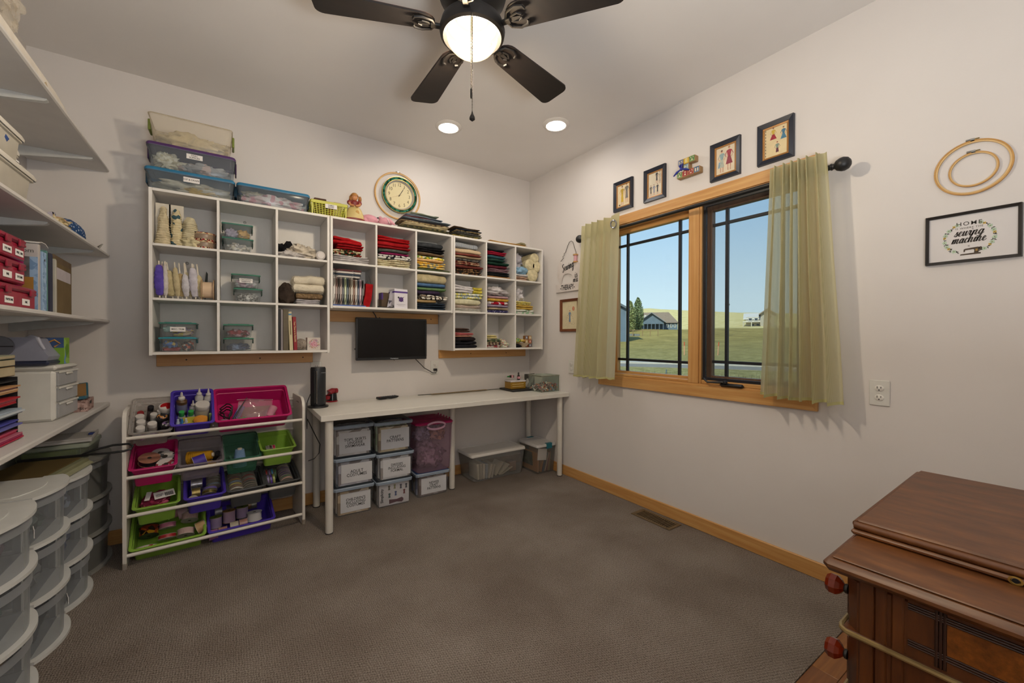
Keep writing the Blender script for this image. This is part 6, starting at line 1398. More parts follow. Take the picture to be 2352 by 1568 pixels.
frame('navy-framed print of two women in yellow and grey suits', 2.166, 1.986, 2.166, 2.391, NAVY, GOLD, .025, art1, BGP)
frame('navy-framed print of a woman in black above three figures', 1.886, 1.710, 2.162, 2.390, NAVY, GOLD, .025, art2, M('#d5cab2', .7))
frame('navy-framed print of two women in full-skirted party dresses', 1.396, 1.216, 2.156, 2.382, NAVY, GOLD, .025, art3, M('#dacbb0', .7))
frame('navy-framed print of three women in red, blue and green dresses', 1.123, .943, 2.158, 2.382, NAVY, GOLD, .025, art4, M('#dcc89c', .7))
def art5(p_, w, h, z_):
    lady(p_, 0, -.075, .125, '#6b86a0', '#5f7d9c', '#b5643a', z_, .35, 1.15); poly(p_, [(.045+math.cos(a)*.016, .055+math.sin(a)*.020) for a in [2*PI*i/12 for i in range(12)]], z_, '#d08a6a', 'balloon_print')
    for i in range(26): x_, y_ = rnd.uniform(-.07, .07), rnd.uniform(-.09, .0); poly(p_, [(x_, y_), (x_+.004, y_), (x_+.004, y_+.004), (x_, y_+.004)], z_, ('#b08a6a', '#8a7a5a')[i % 2], 'petal_print')
frame('brown-framed print of a child holding a balloon by the curtain', 2.784, 2.545, 1.262, 1.549, M('#6b3a1e', .4), None, .024, art5, M('#d6caa4', .7), grp=None)
# sewing sign
p = (2.838+2.529)/2
t = thing('therapy_sign', 'white wooden sewing machine sign with wire hanger and pink thread spool', 'sign', faceX(XR-.0006, 2.684, 1.613), None)  # origin bottom centre-ish
WS = M('#d6cdc6', .6)
obj('base_board', B(-.154, .165, .0, .072, 0, .016, .001), WS, t)
def S_(px_, py_): q_ = onX(px_, py_, XR); return (2.684-q_.y, q_.z-1.613)
outl = [(1288.3, 653.5), (1285.7, 646), (1283.8, 640), (1282.6, 628), (1283.5, 612), (1287, 604), (1288.5, 601), (1290.5, 601), (1293, 606), (1297, 612), (1302, 615), (1307, 614.5), (1313, 611), (1319, 606), (1324, 602.5), (1330, 602), (1335, 605), (1338, 610), (1338.5, 657), (1316, 657), (1317.5, 640), (1316, 632), (1312, 629), (1306, 628.5), (1301, 629.5), (1297, 632), (1294.5, 637), (1292.5, 644), (1290.5, 653)]
obj('machine_silhouette', MB().prism([S_(*a) for a in outl], .002, .012, 'z'), WS, t)
text(t, '-THERAPY-', .062, INK, Matrix.Translation((.0, .036, .0166)), bold=.0010, sx=.62)
def stroke(parent, P, wid, mat, z_, nm='lettering', close=False):
    """brush stroke along 2-D points, thick on the way down like a pen"""
    pts = []
    P = [Vector((a, b_, 0)) for a, b_ in P]; n = len(P)
    for i in range(n-1):
        p0, p1, p2, p3 = P[max(i-1, 0)], P[i], P[i+1], P[min(i+2, n-1)]
        for k in range(5):
            s_ = k/5; pts.append(.5*((2*p1)+(p2-p0)*s_+(2*p0-5*p1+4*p2-p3)*s_**2+(3*p1-p0-3*p2+p3)*s_**3))
    pts.append(P[-1]); vs = []; m = len(pts)
    for i, q_ in enumerate(pts):
        d_ = (pts[min(i+1, m-1)]-pts[max(i-1, 0)]); d_ = d_.normalized() if d_.length > 1e-9 else Vector((1, 0, 0))
        w_ = wid*(.35+.65*max(0, -d_.y)); nrm = Vector((-d_.y, d_.x, 0))*w_*.5
        vs += [(q_.x-nrm.x, q_.y-nrm.y, z_), (q_.x+nrm.x, q_.y+nrm.y, z_)]
    return MB().add(vs, [(2*i, 2*i+1, 2*i+3, 2*i+2) for i in range(m-1)])
GLY = {  # strokes on a unit x-height, (advance, strokes)
 'S': (.95, [[(.85, 1.55), (.65, 1.75), (.35, 1.6), (.25, 1.25), (.5, .85), (.7, .45), (.55, -.05), (.2, -.2), (.05, .1), (.25, .3)]]),
 's': (.55, [[(0, .15), (.3, 1.0), (.28, .75), (.45, .35), (.3, .0), (.05, .1), (.25, .12), (.6, .3)]]),
 'e': (.62, [[(0, .3), (.3, .5), (.45, .8), (.3, 1.0), (.12, .7), (.15, .2), (.38, 0), (.68, .35)]]),
 'w': (.98, [[(.0, .3), (.12, 1.0), (.12, .25), (.25, 0), (.42, .3), (.48, 1.0), (.48, .25), (.62, 0), (.82, .4), (.82, 1.0), (1.02, .85)]]),
 'i': (.42, [[(.0, .3), (.15, 1.0), (.12, .25), (.24, 0), (.48, .35)], [(.22, 1.35), (.2, 1.25)]]),
 'n': (.85, [[(0, .3), (.12, 1.0), (.08, 0), (.2, .7), (.42, 1.0), (.52, .8), (.48, .2), (.62, 0), (.9, .35)]]),
 'g': (.78, [[(.55, .85), (.35, 1.0), (.12, .7), (.12, .2), (.3, .02), (.5, .4), (.58, 1.0), (.52, .0), (.4, -.7), (.15, -.8), (.1, -.5), (.5, -.1), (.85, .3)]]),
 'm': (1.15, [[(0, .3), (.12, 1.0), (.08, 0), (.2, .7), (.38, 1.0), (.46, .8), (.42, 0), (.54, .7), (.74, 1.0), (.82, .8), (.78, .2), (.92, 0), (1.2, .35)]]),
 'a': (.78, [[(.5, .8), (.32, 1.0), (.1, .65), (.12, .15), (.28, .02), (.46, .4), (.54, 1.0), (.5, .2), (.6, 0), (.84, .35)]]),
 'c': (.6, [[(.48, .8), (.32, 1.0), (.1, .6), (.14, .15), (.34, 0), (.64, .35)]]),
 'h': (.82, [[(0, .3), (.2, 1.2), (.26, 1.75), (.12, 1.6), (.06, 0), (.18, .7), (.4, 1.0), (.5, .8), (.46, .2), (.6, 0), (.86, .35)]]),
 'y': (.78, [[(0, .5), (.12, 1.0), (.12, .35), (.28, .1), (.48, .45), (.56, 1.0), (.48, -.1), (.34, -.7), (.12, -.75), (.15, -.45), (.8, .3)]]),
 ' ': (.45, [])}
def script(parent, s_, x, y, h_, wid, mat, z_, slant=.12, sx=1.0, rot=0.0):
    tot = sum(GLY[c_][0] for c_ in s_)*h_*sx; cx_ = -tot/2; mb = MB()
    for c_ in s_:
        adv, sts = GLY[c_]
        for st in sts:
            P = []
            for u, v in st:
                a, b_ = cx_+(u+v*slant)*h_*sx, v*h_; P.append((x+a*math.cos(rot)-b_*math.sin(rot), y+a*math.sin(rot)+b_*math.cos(rot)))
            q_ = stroke(None, P, wid, None, z_); mb.add(q_.v, q_.f)
        cx_ += adv*h_*sx
    return obj('lettering', mb, mat, parent, 0)
a_, b_ = S_(1306, 622); script(t, 'Sewing', a_+.006, b_+.012, .036, .010, INK, .0126, .15, .92, .20)
a_, b_ = S_(1326, 635); script(t, 'is', a_, b_-.008, .034, .008, INK, .0126, .12, 1.0, .15)
a_, b_ = S_(1324, 650); script(t, 'my', a_+.004, b_+.005, .034, .008, INK, .0126, .12, .9, .15)
wp = [S_(*a) for a in ((1290, 601), (1293, 597), (1296, 593), (1294.5, 590), (1298.5, 586), (1297.5, 583), (1301, 580), (1306, 565), (1310, 556), (1314, 553.5), (1318, 556), (1322, 570), (1325, 578), (1325, 586))]
obj('wire_hanger', MB().tube([(a, b__, .010) for a, b__ in wp], .0022, 6), M('#4b4640', .4, .6), t)
sp_ = S_(1324.5, 593.5); h_ = MB(); h_.M = Matrix.Translation((sp_[0], sp_[1], .012)) @ Matrix.Rotation(-PI/2, 4, 'X')
h_.lathe([(.015, -.026), (.015, .026)], n=16); sp = obj('thread', h_, M('#cf9aa2', .7, bump=.3, bscale=300), t)
for s_ in (-1, 1): h_ = MB(); h_.M = Matrix.Translation((sp_[0], sp_[1], .012)) @ Matrix.Rotation(-PI/2, 4, 'X'); h_.lathe([(.021, s_*.030-.005), (.021, s_*.030+.005)], n=16); obj('spool_end', h_, M('#b98a4a', .6), sp)
# SEW WHAT blocks
t = thing('letter_block_sign', 'glued alphabet blocks spelling sew what with a blue ribbon bow', 'sign', faceX(XR-.0006, 1.585, 2.19), None)
bs = .0395
q0 = onX(1555, 412, XR-.038); base_y, base_z = q0.y, q0.z
rowsB = [(0, [(0, 'W', '#6d9a5c'), (1, 'H', '#a52a30'), (2, 'A', '#a52a30'), (3, 'T', '#3f6f9c')]), (1, [(1.15, '2', '#6a9ab0')]), (2, [(.2, 'S', '#5a72a0'), (1.2, 'E', '#d0b22c'), (2.2, 'W', '#5f9a52')])]
WB = M('#b08a5c', .65, bump=.15)
for r_, row in rowsB:
    for u_, ch_, col in row:
        lx = 1.585-base_y+u_*bs; ly = base_z-2.19+r_*bs
        bk = obj('block', B(lx, lx+bs-.0008, ly, ly+bs-.0008, .0005, bs, .0025), WB, t)
        obj('block_face', MB().box(lx+.003, lx+bs-.0038, ly+.003, ly+bs-.0038, bs, bs+.0006), M(col, .6), bk); 
        if ch_ not in ('E',): obj('block_panel', MB().box(lx+.008, lx+bs-.0088, ly+.008, ly+bs-.0088, bs+.0006, bs+.0010), M('#d8c8a8', .6), bk)
        text(bk, ch_, .034, M(mix(col, '#000000', .15) if ch_ != 'E' else '#d8c9a0', .6), Matrix.Translation((lx+bs/2, ly+bs/2, bs+.0016)), bold=.0012)
lx, ly = 1.585-base_y+.9*bs, base_z-2.19+1.35*bs
RB = M('#1f2a8a', .4)
bow = MB()
for P in ([(0, 0), (-.03, -.012), (-.055, -.03)], [(0, 0), (.03, -.010), (.055, -.022)], [(0, 0), (-.012, .02), (.008, .03), (0, 0)]): bow.tube([(lx+a, ly+b__, bs+.006) for a, b__ in P], [.004]+[.007]*(len(P)-2)+[.004], 8)
bow.lump((lx, ly, bs+.006), (.010, .012, .008), 3, .2); obj('ribbon_bow', bow, RB, t)
# HOME sign
hy0, hy1, hz0, hz1 = .449, .1905, 1.511, 1.712
def art_home(p_, w, h, z_):
    dk = M('#3a332c', .7)
    text(p_, 'HOME', .021, dk, Matrix.Translation((-.006, .053, z_+.0004)), sx=1.05, spacing=1.25, bold=.0001); text(p_, 'IS WHERE THE', .0095, M('#6b6258', .7), Matrix.Translation((-.006, .036, z_+.0004)), sx=1.05, spacing=1.2)
    script(p_, 'sewing', -.008, .006, .0175, .0052, dk, z_+.0006, .3, 1.08); script(p_, 'machine', -.008, -.022, .0175, .0052, dk, z_+.0006, .3, 1.0); text(p_, 'IS', .008, M('#6b6258', .7), Matrix.Translation((-.006, -.037, z_+.0004)))
    sm = [(-.030, -.072), (.026, -.072), (.026, -.067), (.020, -.066), (.022, -.050), (.024, -.046), (.018, -.044), (.004, -.045), (-.016, -.047), (-.020, -.050), (-.020, -.060), (-.017, -.060), (-.015, -.053), (.006, -.052), (.009, -.055), (.008, -.066), (-.028, -.067)]
    poly(p_, sm, z_+.0003, '#3f3020', 'machine_print'); poly(p_, [(.012, -.060), (.018, -.060), (.018, -.052), (.012, -.052)], z_+.0008, '#a5803a', 'machine_print'); poly(p_, [(.025+math.cos(a)*.005, -.051+math.sin(a)*.007) for a in [2*PI*i/10 for i in range(10)]], z_+.0003, '#3f3020', 'machine_print')
    rr = random.Random(5)
    for s_ in (-1, 1):
        for i in range(15):
            a = R(62-124*i/14); rx, ry = .068, .062; x_, y_ = -.006+s_*math.cos(a)*rx, -.004+math.sin(a)*ry
            k_ = i % 5
            if k_ in (0, 3): n = 10; R0 = .0085
            elif k_ == 1: n = 8; R0 = .006
            else: n = 0
            if n: poly(p_, [(x_+math.cos(b__)*R0*(1 if j % 2 else .62), y_+math.sin(b__)*R0*(1 if j % 2 else .62)) for j, b__ in enumerate([2*PI*j/(n*1) for j in range(n)])], z_+.0003, '#b5cdb2' if R0 > .007 else '#d2b04a', 'flower_print'); poly(p_, [(x_+math.cos(b__)*.002, y_+math.sin(b__)*.002) for b__ in [2*PI*j/6 for j in range(6)]], z_+.0008, '#8a7a4a', 'flower_print')
            else:
                for q_ in range(4): b__ = rr.uniform(0, 2*PI); l_ = rr.uniform(.006, .010); c_ = Vector((x_, y_)); d_ = Vector((math.cos(b__), math.sin(b__))); n_ = Vector((-d_.y, d_.x))*.0018; P = [c_, c_+d_*l_*.5+n_, c_+d_*l_, c_+d_*l_*.5-n_]; poly(p_, [tuple(v) for v in P], z_+.0002, '#3a3a30', 'leaf_print')
frame('black-framed white sign reading home is where the sewing machine is', hy0, hy1, hz0, hz1, M('#2a2623', .5), None, .011, art_home, M('#d2cdca', .7, var=0), th=.020, grp=None, name='framed_sign')

# ================================================================ sewing cabinet
MAH = WOOD('#452209', '#6e3f17', (3, 14, 14), 2.5, .38, 'mahogany'); MAHY = WOOD('#432309', '#70441d', (9, 2.5, 9), 3.5, .42, 'mahogany_top'); MAHZ = WOOD('#3f1e08', '#643612', (14, 14, 2), 2.5, .40, 'mahogany_z'); BURL = WOOD('#4d2609', '#8a4f1c', (1, 1, 1), 8, .3, 'burl', True)
t = thing('sewing_cabinet', 'antique mahogany sewing machine cabinet with hinged lid and amber knobs', 'cabinet', (1.012, .338, 0), R(1.2))   # local: x into the room's right, y back towards +Y is 0, body runs to -Y
CZ = .752; CLn, CDp = .80, .50
def slab(nm, x0, x1, y0, y1, z0, z1, m_, par=t, b_=.006): return obj(nm, MB().box(x0, x1, y0, y1, z0, z1, b_), m_, par)
top = slab('top', 0, CLn, -CDp, 0, CZ-.030, CZ-.004, MAHY, b_=.010)
obj('top_bead', MB().box(.014, CLn-.014, -CDp+.014, -.014, CZ-.004, CZ, .003), MAHY, top)
lx0 = .165
lid = slab('lid', lx0+.012, CLn-.01, -CDp+.02, -.012, CZ+.012, CZ+.034, MAHY, b_=.004)
obj('lid_moulding', MB().box(lx0, CLn-.004, -CDp+.012, -.004, CZ+.0005, CZ+.012, .004), MAHY, lid); obj('lid_bead', MB().cyl((lx0+.012, -.008, CZ+.020), (lx0+.012, -CDp+.02, CZ+.020), .008, n=12), MAHY, lid); obj('lid_bead', MB().cyl((lx0+.02, -.010, CZ+.020), (CLn-.01, -.010, CZ+.020), .008, n=12), MAHY, lid)
k_ = MB(); k_.M = Matrix.Translation((lx0-.001, -.245, CZ+.008)) @ Matrix.Rotation(-PI/2, 4, 'Y'); k_.lathe([(.0045, 0), (.008, 0), (.008, .0015), (.0055, .002), (.0045, .0)], n=18, sy=1.2, caps=False); obj('keyhole_ring', k_, M('#b08d45', .3, .8), lid)
k_ = MB(); k_.M = Matrix.Translation((lx0-.0012, -.245, CZ+.008)) @ Matrix.Rotation(-PI/2, 4, 'Y'); k_.lathe([(0, .0006), (.0045, .0006)], n=14); obj('keyhole', k_, INK, lid)
b0 = .42
body = slab('body', .042, CLn-.042, -CDp+.03, -.030, b0, CZ-.031, MAHZ, b_=.018)
# corner post, fluted strips and panels on the end facing the room (-X side)
xf = .042
obj('corner_strip', MB().box(xf-.004, xf+.004, -.075, -.052, b0, CZ-.031, .002), MAHZ, body)
for y_ in (-.110, -.085): obj('flute', MB().box(xf-.004, xf+.004, y_-.0095, y_+.0095, b0, CZ-.031, .003), MAHZ, body)
obj('field', B(xf-.0015, xf+.003, -CDp+.03, -.124, b0, CZ-.031), MAHZ, body)
zb0, zb1 = .612, .712
def bead(y0, y1, z0, z1, nm='reeded_rail'):
    mb = MB()
    if abs(y1-y0) > abs(z1-z0):
        for i in range(3): z_ = z0+(z1-z0)*(i+.5)/3; mb.cyl((xf-.002, y0, z_), (xf-.002, y1, z_), (z1-z0)/6, n=8)
    else:
        for i in range(3): y_ = y0+(y1-y0)*(i+.5)/3; mb.cyl((xf-.002, y_, z0), (xf-.002, y_, z1), abs(y1-y0)/6, n=8)
    obj(nm, mb, M('#2c1205', .4), body)
bead(-.125, -CDp+.03, .690, .703); bead(-.125, -CDp+.03, .622, .635); bead(-.176, -.160, .606, .716); bead(-.40, -.384, .606, .716)
obj('burl_panel', B(xf-.003, xf, -.384, -.176, .635, .690), BURL, body)
for z_, nm in ((.598, 'brass_moulding'), (.452, 'brass_moulding')):
    obj('ledge', MB().box(xf-.008, CLn-.034, -CDp+.03, -.022, z_-.008, z_+.004, .004), MAHZ, body); obj(nm, MB().tube([(CLn-.06, -.020, z_), (xf+.012, -.020, z_), (xf-.002, -.024, z_), (xf-.010, -.034, z_), (xf-.010, -CDp+.04, z_)], .0052, 8), M('#9c8455', .35, .6), body)
AMB = CLEAR('#6b1e06', .70, .08)
for z_ in (.668, .528, ):
    dr = slab('drawer', .07, .26, -.034, -.024, z_-.055, z_+.042, MAH, body, .003)
    kx = .155
    k_ = MB(); k_.M = Matrix.Translation((kx-.085, -.026, z_)) @ Matrix.Rotation(-PI/2, 4, 'X'); k_.lathe([(.007, 0), (.007, .006), (.015, .012), (.021, .019), (.021, .030), (.016, .037), (0, .038)], n=8); obj('knob', k_, AMB, dr, 0)
    k_ = MB(); k_.M = Matrix.Translation((kx-.085, -.026, z_)) @ Matrix.Rotation(-PI/2, 4, 'X'); k_.lathe([(.010, 0), (.010, .004), (.006, .008)], n=14); obj('knob_stem', k_, BLACK, dr)
IR = M('#171717', .5, .6)
for x_ in (.09, CLn-.09):
    lg = obj('iron_leg', MB().tube([(x_, -.05, -.003), (x_, -.09, .12), (x_, -.14, .26), (x_, -.08, b0)], .013, 8).tube([(x_, -CDp+.05, -.003), (x_, -CDp+.09, .12), (x_, -CDp+.14, .26), (x_, -CDp+.08, b0)], .013, 8).tube([(x_, -.10, .14), (x_, -CDp/2, .20), (x_, -CDp+.10, .14)], .009, 8), IR, t)
obj('treadle', MB().box(.2, CLn-.2, -CDp*.75, -CDp*.3, .06, .075, .004).cyl((.09, -CDp/2, .067), (CLn-.09, -CDp/2, .067), .007, n=8), IR, t)
# ================================================================ left wall shelves
SX = -.587
SHZ = (2.147, 1.659, 1.282, .805)
SHT = (.019, .019, .019, .024)
names = ('top white wall shelf above the frosted bins', 'white wall shelf carrying the frosted bins and doll', 'white wall shelf carrying the red boxes and kraft folder', 'deep white work shelf carrying the drawer unit')
SHW = M('#cfcbc6', .45, var=.02, key='shelf_melamine')
for i in range(4):
    t = thing('wall_shelf', names[i], 'shelf', (XL, YB, SHZ[i]), 0, 'white wall shelves on the left wall')
    x1 = SX-XL
    obj('board', MB().box(.0005, x1, -2.1, -.0005, 0, SHT[i], .005), SHW, t)
    for yb_ in ((3.04, 2.40, 1.76) if i < 3 else ()):
        mb = MB(); y_ = yb_-YB
        mb.prism([(.001, -.052), (.012, -.055), (x1-.03, -.012), (x1-.022, -.006), (x1-.022, -.0005), (.001, -.0005)], y_-.011, y_+.011, 'y'); obj('bracket', mb, M('#c2c2bf', .4), t)
def lshelf_z(i): return SHZ[i]+SHT[i]+.0006
# ---- top shelf: plastic bag and foam board
z = lshelf_z(0)
one('foam_board', 'long white foam board lying along the edge of the top wall shelf', 'board', MB().prism([(1.45, 0), (2.45, 0), (2.60, .004), (2.56, .020), (2.45, .034), (1.45, .046)], -.640, -.598, 'x'), M('#d8d0c4', .7), (0, 0, z))
one('paper_scrap', 'tan paper scrap folded over the foam board edge', 'paper', MB().prism([(2.30, .0), (2.36, .0), (2.33, .020)], -.597, -.5955, 'x'), M('#b59f7c', .8), (0, 0, z))
bagm = MB().lump((-.66, 2.02, .165), (.065, .19, .115), 12, .42, 2.4, 60, 40)
bagm.v = [(min(a, -.545), b_, max(z_, .05)) for a, b_, z_ in bagm.v]
one('plastic_bag', 'crumpled clear plastic bag on the top wall shelf', 'bag', bagm, CLEAR('#efe8dc', .16, .10), (0, 0, z), smooth=35)
# ---- second shelf: frosted bins, doll
z = lshelf_z(1); FR = CLEAR('#c9c2b4', .62, .4); FRL = CLEAR('#d3cdc2', .85, .4)
def frost(label, y0, y1, x1, zz, h, lid=True, words=None, d=.26):
    t = thing('frosted_bin', label, 'storage bin', (x1, y0, zz), 0, 'frosted bins on the wall shelf'); L = y1-y0
    def ring(k, z_):
        iy, ix = L*(1-k)/2, d*(1-k)/2; c_ = .015; a, b_, e, f = -d+ix, -ix, iy, L-iy; out = []
        for (cx_, cy_, s0) in ((b_-c_, e+c_, -PI/2), (b_-c_, f-c_, 0), (a+c_, f-c_, PI/2), (a+c_, e+c_, PI)):
            out += [(cx_+c_*math.cos(s0+PI/2*j/3), cy_+c_*math.sin(s0+PI/2*j/3), z_) for j in range(4)]
        return out
    n = 16; ks = [(.86, 0.0), (.90, .006), (.95, h-.02), (1.0, h-.018), (1.0, h-.004)]; vs = []
    for k_, z_ in ks: vs += ring(k_, z_)
    obj('tub', MB().add(vs, [(j*n+i, j*n+(i+1) % n, (j+1)*n+(i+1) % n, (j+1)*n+i) for j in range(len(ks)-1) for i in range(n)]+[tuple(range(n-1, -1, -1))]), FR, t)
    if lid:
        vs = ring(1.03, h-.012)+ring(1.04, h-.004)+ring(1.0, h+.008)+ring(.88, h+.012); obj('lid', MB().add(vs, [(j*n+i, j*n+(i+1) % n, (j+1)*n+(i+1) % n, (j+1)*n+i) for j in range(3) for i in range(n)]+[tuple(range(3*n, 4*n))]), FRL, t)
    if words: cdm = obj('label_card', B(-.002, -.001, L*.55, L*.95, h*.30, h*.62), PAPER, t); text(cdm, words, .013, INK, Matrix.Translation((-.0006, L*.75, h*.46)) @ Matrix.Rotation(PI/2, 4, 'Z') @ Matrix.Rotation(PI/2, 4, 'X'))
    return t
frost('long low frosted bin at the front of the wall shelf, below the others', 1.78, 2.225, -.598, z, .100, True)
frost('round-cornered frosted bin of blue things stacked on the low frosted bin', 1.95, 2.155, -.605, z+.114, .098, True)
frost('nearer frosted bin stacked on the low frosted bin', 1.70, 1.93, -.605, z+.114, .115, True)
frost('small frosted bin labelled worms at the back of the wall shelf', 2.165, 2.245, -.640, z+.114, .072, True, 'WORMS', .14)
crumple('blue_cloth', 'blue cloth inside the upper frosted bin', 'fabric', (-.67, 2.04, z+.120), (.05, .06, .05), CLOTH('#3f5590'), 91, .3)
t = thing('rag_doll', 'yarn-haired rag doll in a blue spotted dress lying on the wall shelf', 'doll', (-.675, 2.80, z), R(8))
obj('dress', MB().tube([(0, -.01, .045), (.01, .08, .052), (.012, .17, .045), (.016, .24, .036)], [.030, .050, .062, .055], 16), PRINT(['#2d4d7a', '#c9cfd8'], 75, 'dots'), t)
obj('yarn_hair', MB().lump((-.005, -.11, .030), (.045, .075, .030), 3, .6, 4, 22, 14), PRINT(['#c9b58c', '#a8946c', '#d8c9a4'], 90), t); obj('head', MB().lump((0, -.055, .045), (.034, .036, .032), 5, .06), M('#c99874', .7), t)
for y_, x_ in ((.245, .01), (.26, -.02)): obj('wooden_leg', MB().tube([(x_, y_-.02, .035), (x_+.012, y_+.055, .020)], [.010, .012], 10), M('#b98d5c', .5), t)
obj('arm', MB().tube([(-.02, .05, .075), (-.03, .02, .105), (-.03, .07, .112)], [.013, .011, .012], 8), M('#c0b8c4', .7), t); obj('ribbon', MB().lump((-.04, .20, .085), (.025, .04, .018), 9, .5), M('#6a3a8a', .6), t); obj('red_bow', MB().lump((-.045, .225, .098), (.014, .018, .014), 11, .4), M('#a3142a', .6), t)
obj('green_hem', MB().tube([(.03, .02, .012), (.045, .12, .014), (.05, .20, .014)], [.010, .013, .008], 8), M('#2f4a3c', .8), t)
one('cardboard_piece', 'brown cardboard piece leaning behind the rag doll', 'cardboard', B(0, .10, 0, .004, 0, .115), M('#7d6a4c', .8), (-.80, 3.17, z), (R(-12), 0, R(-14)))
one('grey_tray', 'small grey folded tray at the shelf end beyond the doll', 'tray', MB().prism([(-.05, 0), (.045, 0), (.06, .030), (.054, .030), (.04, .006), (-.045, .006), (-.055, .018), (-.06, .018)], -.06, .06, 'y'), M('#7f7a70', .6), (-.66, 3.135, z), R(20))
# ---- third shelf: red boxes, magazines, kraft folder
z = lshelf_z(2); RDB = CLEAR('#a3223c', .62, .2); RDL = M('#8e1a32', .35)
k_ = 0
wl = ('bottom', 'middle', 'top')
for lev in range(3):
    for j, (y0, y1) in enumerate(((1.78, 1.98), (1.985, 2.185+(.075 if lev == 0 else 0)))):
        if lev == 0 and j == 1: y1 = 2.275
        t = thing('red_box', 'clear red hinged box with printed tags, %s row, %s' % (wl[lev], ('room-entrance end', 'end next to the magazines')[j]), 'storage box', (-.612, y0, z+lev*.083), 0, 'clear red boxes on the wall shelf'); L = y1-y0
        obj('tray', MB().box(-.22, 0, .004, L-.004, 0, .056, .004), RDB, t); obj('lid', MB().box(-.224, .004, 0, L, .057, .076, .006).box(-.19, -.03, .03, L-.03, .076, .081, .003), RDL, t)
        for yy in (.03, L-.07): obj('clasp', B(.003, .009, yy, yy+.035, .045, .068, .002), RDL, t)
        obj('corner_lug', B(-.03, .0, L-.004, L+.012, .052, .062, .002), RDL, t)
        for q_ in range(2): cdm = obj('tag', B(.001, .0022, L*(.12+.46*q_), L*(.12+.46*q_)+.062, .012, .034), PAPER, t); text(cdm, ('MISC. INK', 'PAPER INK', 'INK', 'DYE INK')[(lev+q_+j) % 4], .0115, INK, Matrix.Translation((.0024, L*(.12+.46*q_)+.031, .023)) @ Matrix.Rotation(PI/2, 4, 'Z') @ Matrix.Rotation(PI/2, 4, 'X'))
one('pink_folder', 'magenta plastic folder leaning between the red boxes and the catalog', 'folder', B(-.20, 0, 0, .006, 0, .16), M('#9c1560', .4), (-.625, 2.20, z+.083), (R(-8), 0, 0))
one('mustard_card', 'mustard divider card sticking up behind the red boxes', 'card', B(-.16, 0, 0, .003, 0, .125), M('#9a6d22', .7), (-.622, 2.292, z))
def binder(label, y, th, h, col, dx=0, spine=None, d=.22, name='magazine', cat='magazine'):
    t = thing(name, label, cat, (-.612+dx, y, z), 0, 'magazines and binders on the wall shelf'); obj('cover', B(-d, 0, 0, th, 0, h, .001), M(col, .6), t)
    if spine: obj('spine_strip', B(0, .0008, .001, th-.001, .004, h-.004), M(spine, .6), t)
    return t
t = binder('catalog with a white masthead ending in on.com facing the red boxes', 2.318, .022, .255, '#b5aea9', -.004, name='catalog', cat='catalog')
obj('cover_photo', B(-.205, -.022, -.0008, 0, .004, .205), M('#4d4a48', .5, var=.4, vscale=25), t); obj('blue_flap', B(-.022, -.001, -.001, 0, .0, .205), PRINT(['#7d97b5', '#8ea6c1', '#6c88a8'], 60), t)
text(t, 'amazon.com', .023, M('#5a554f', .7), Matrix.Translation((-.010, -.0010, .228)) @ Matrix.Rotation(PI/2, 4, 'X'), align='RIGHT')
t = binder('wide blue marbled binder with a ring hole in its spine', 2.345, .040, .232, '#8ba5c2', 0.0); obj('spine_strip', B(0, .0008, .001, .039, .002, .23), PRINT(['#8aa4c2', '#9db4cd', '#7891b0'], 70), t); obj('ring_hole', MB().lathe([(.005, .0008), (.005, .0014)], (0, .02, .20), 12, 'x'), INK, t)
for i, (y, th, h, col, sp_, nm) in enumerate(((2.388, .010, .243, '#4f7a72', '#5d8a80', 'teal'), (2.400, .010, .238, '#a8892c', '#b59a3a', 'golden'), (2.412, .010, .243, '#b08a92', '#c09aa2', 'dusty pink'), (2.424, .028, .24, '#25283a', '#2b2f45', 'thick dark navy'), (2.455, .008, .236, '#c9c6c2', '#d0cdc8', 'white'), (2.466, .014, .230, '#6b5a3a', '#77663f', 'olive brown'), (2.483, .016, .224, '#a9a59a', '#b5b1a6', 'pale grey'), (2.501, .008, .228, '#8ea05a', '#9cb060', 'light green'))):
    binder('%s magazine shelved beyond the blue marbled binder' % nm, y, th, h, col, -.004*(i % 3), sp_)
one('paper_curl', 'curled white paper lying across the magazine tops', 'paper', MB().prism([(0, 0), (.03, .008), (.07, .008), (.10, -.004), (.10, -.002), (.07, .010), (.03, .010), (0, .002)], -.06, 0, 'x'), PAPER, (-.62, 2.34, z+.262))
t = thing('kraft_folder', 'large brown kraft folder with blank white label on the wall shelf', 'folder', (-.628, 2.535, z), R(3.2)); obj('panel', B(-.010, 0, 0, .30, 0, .252, .001), M('#5d4a32', .8, bump=.2), t); obj('front_panel', B(0, .003, .004, .272, 0, .222, .001), M('#66522f', .8, bump=.2), t); obj('blank_label', B(.003, .0036, .006, .262, .150, .200), M('#b9b0b5', .7), t)
one('long_blue_book', 'long dark blue folio standing at the back of the wall shelf', 'book', MB().box(-.03, 0, 0, .66, 0, .275, .002), M('#1d2a55', .5), (-.78, 2.33, z)); one('folio_label', 'pale green product card at the end of the blue folio', 'card', B(0, .001, 0, .12, 0, .06), PRINT(['#8aa079', '#c9c8a8', '#2b2e2a', '#a9b890'], 30), (-.778, 2.87, z+.215))
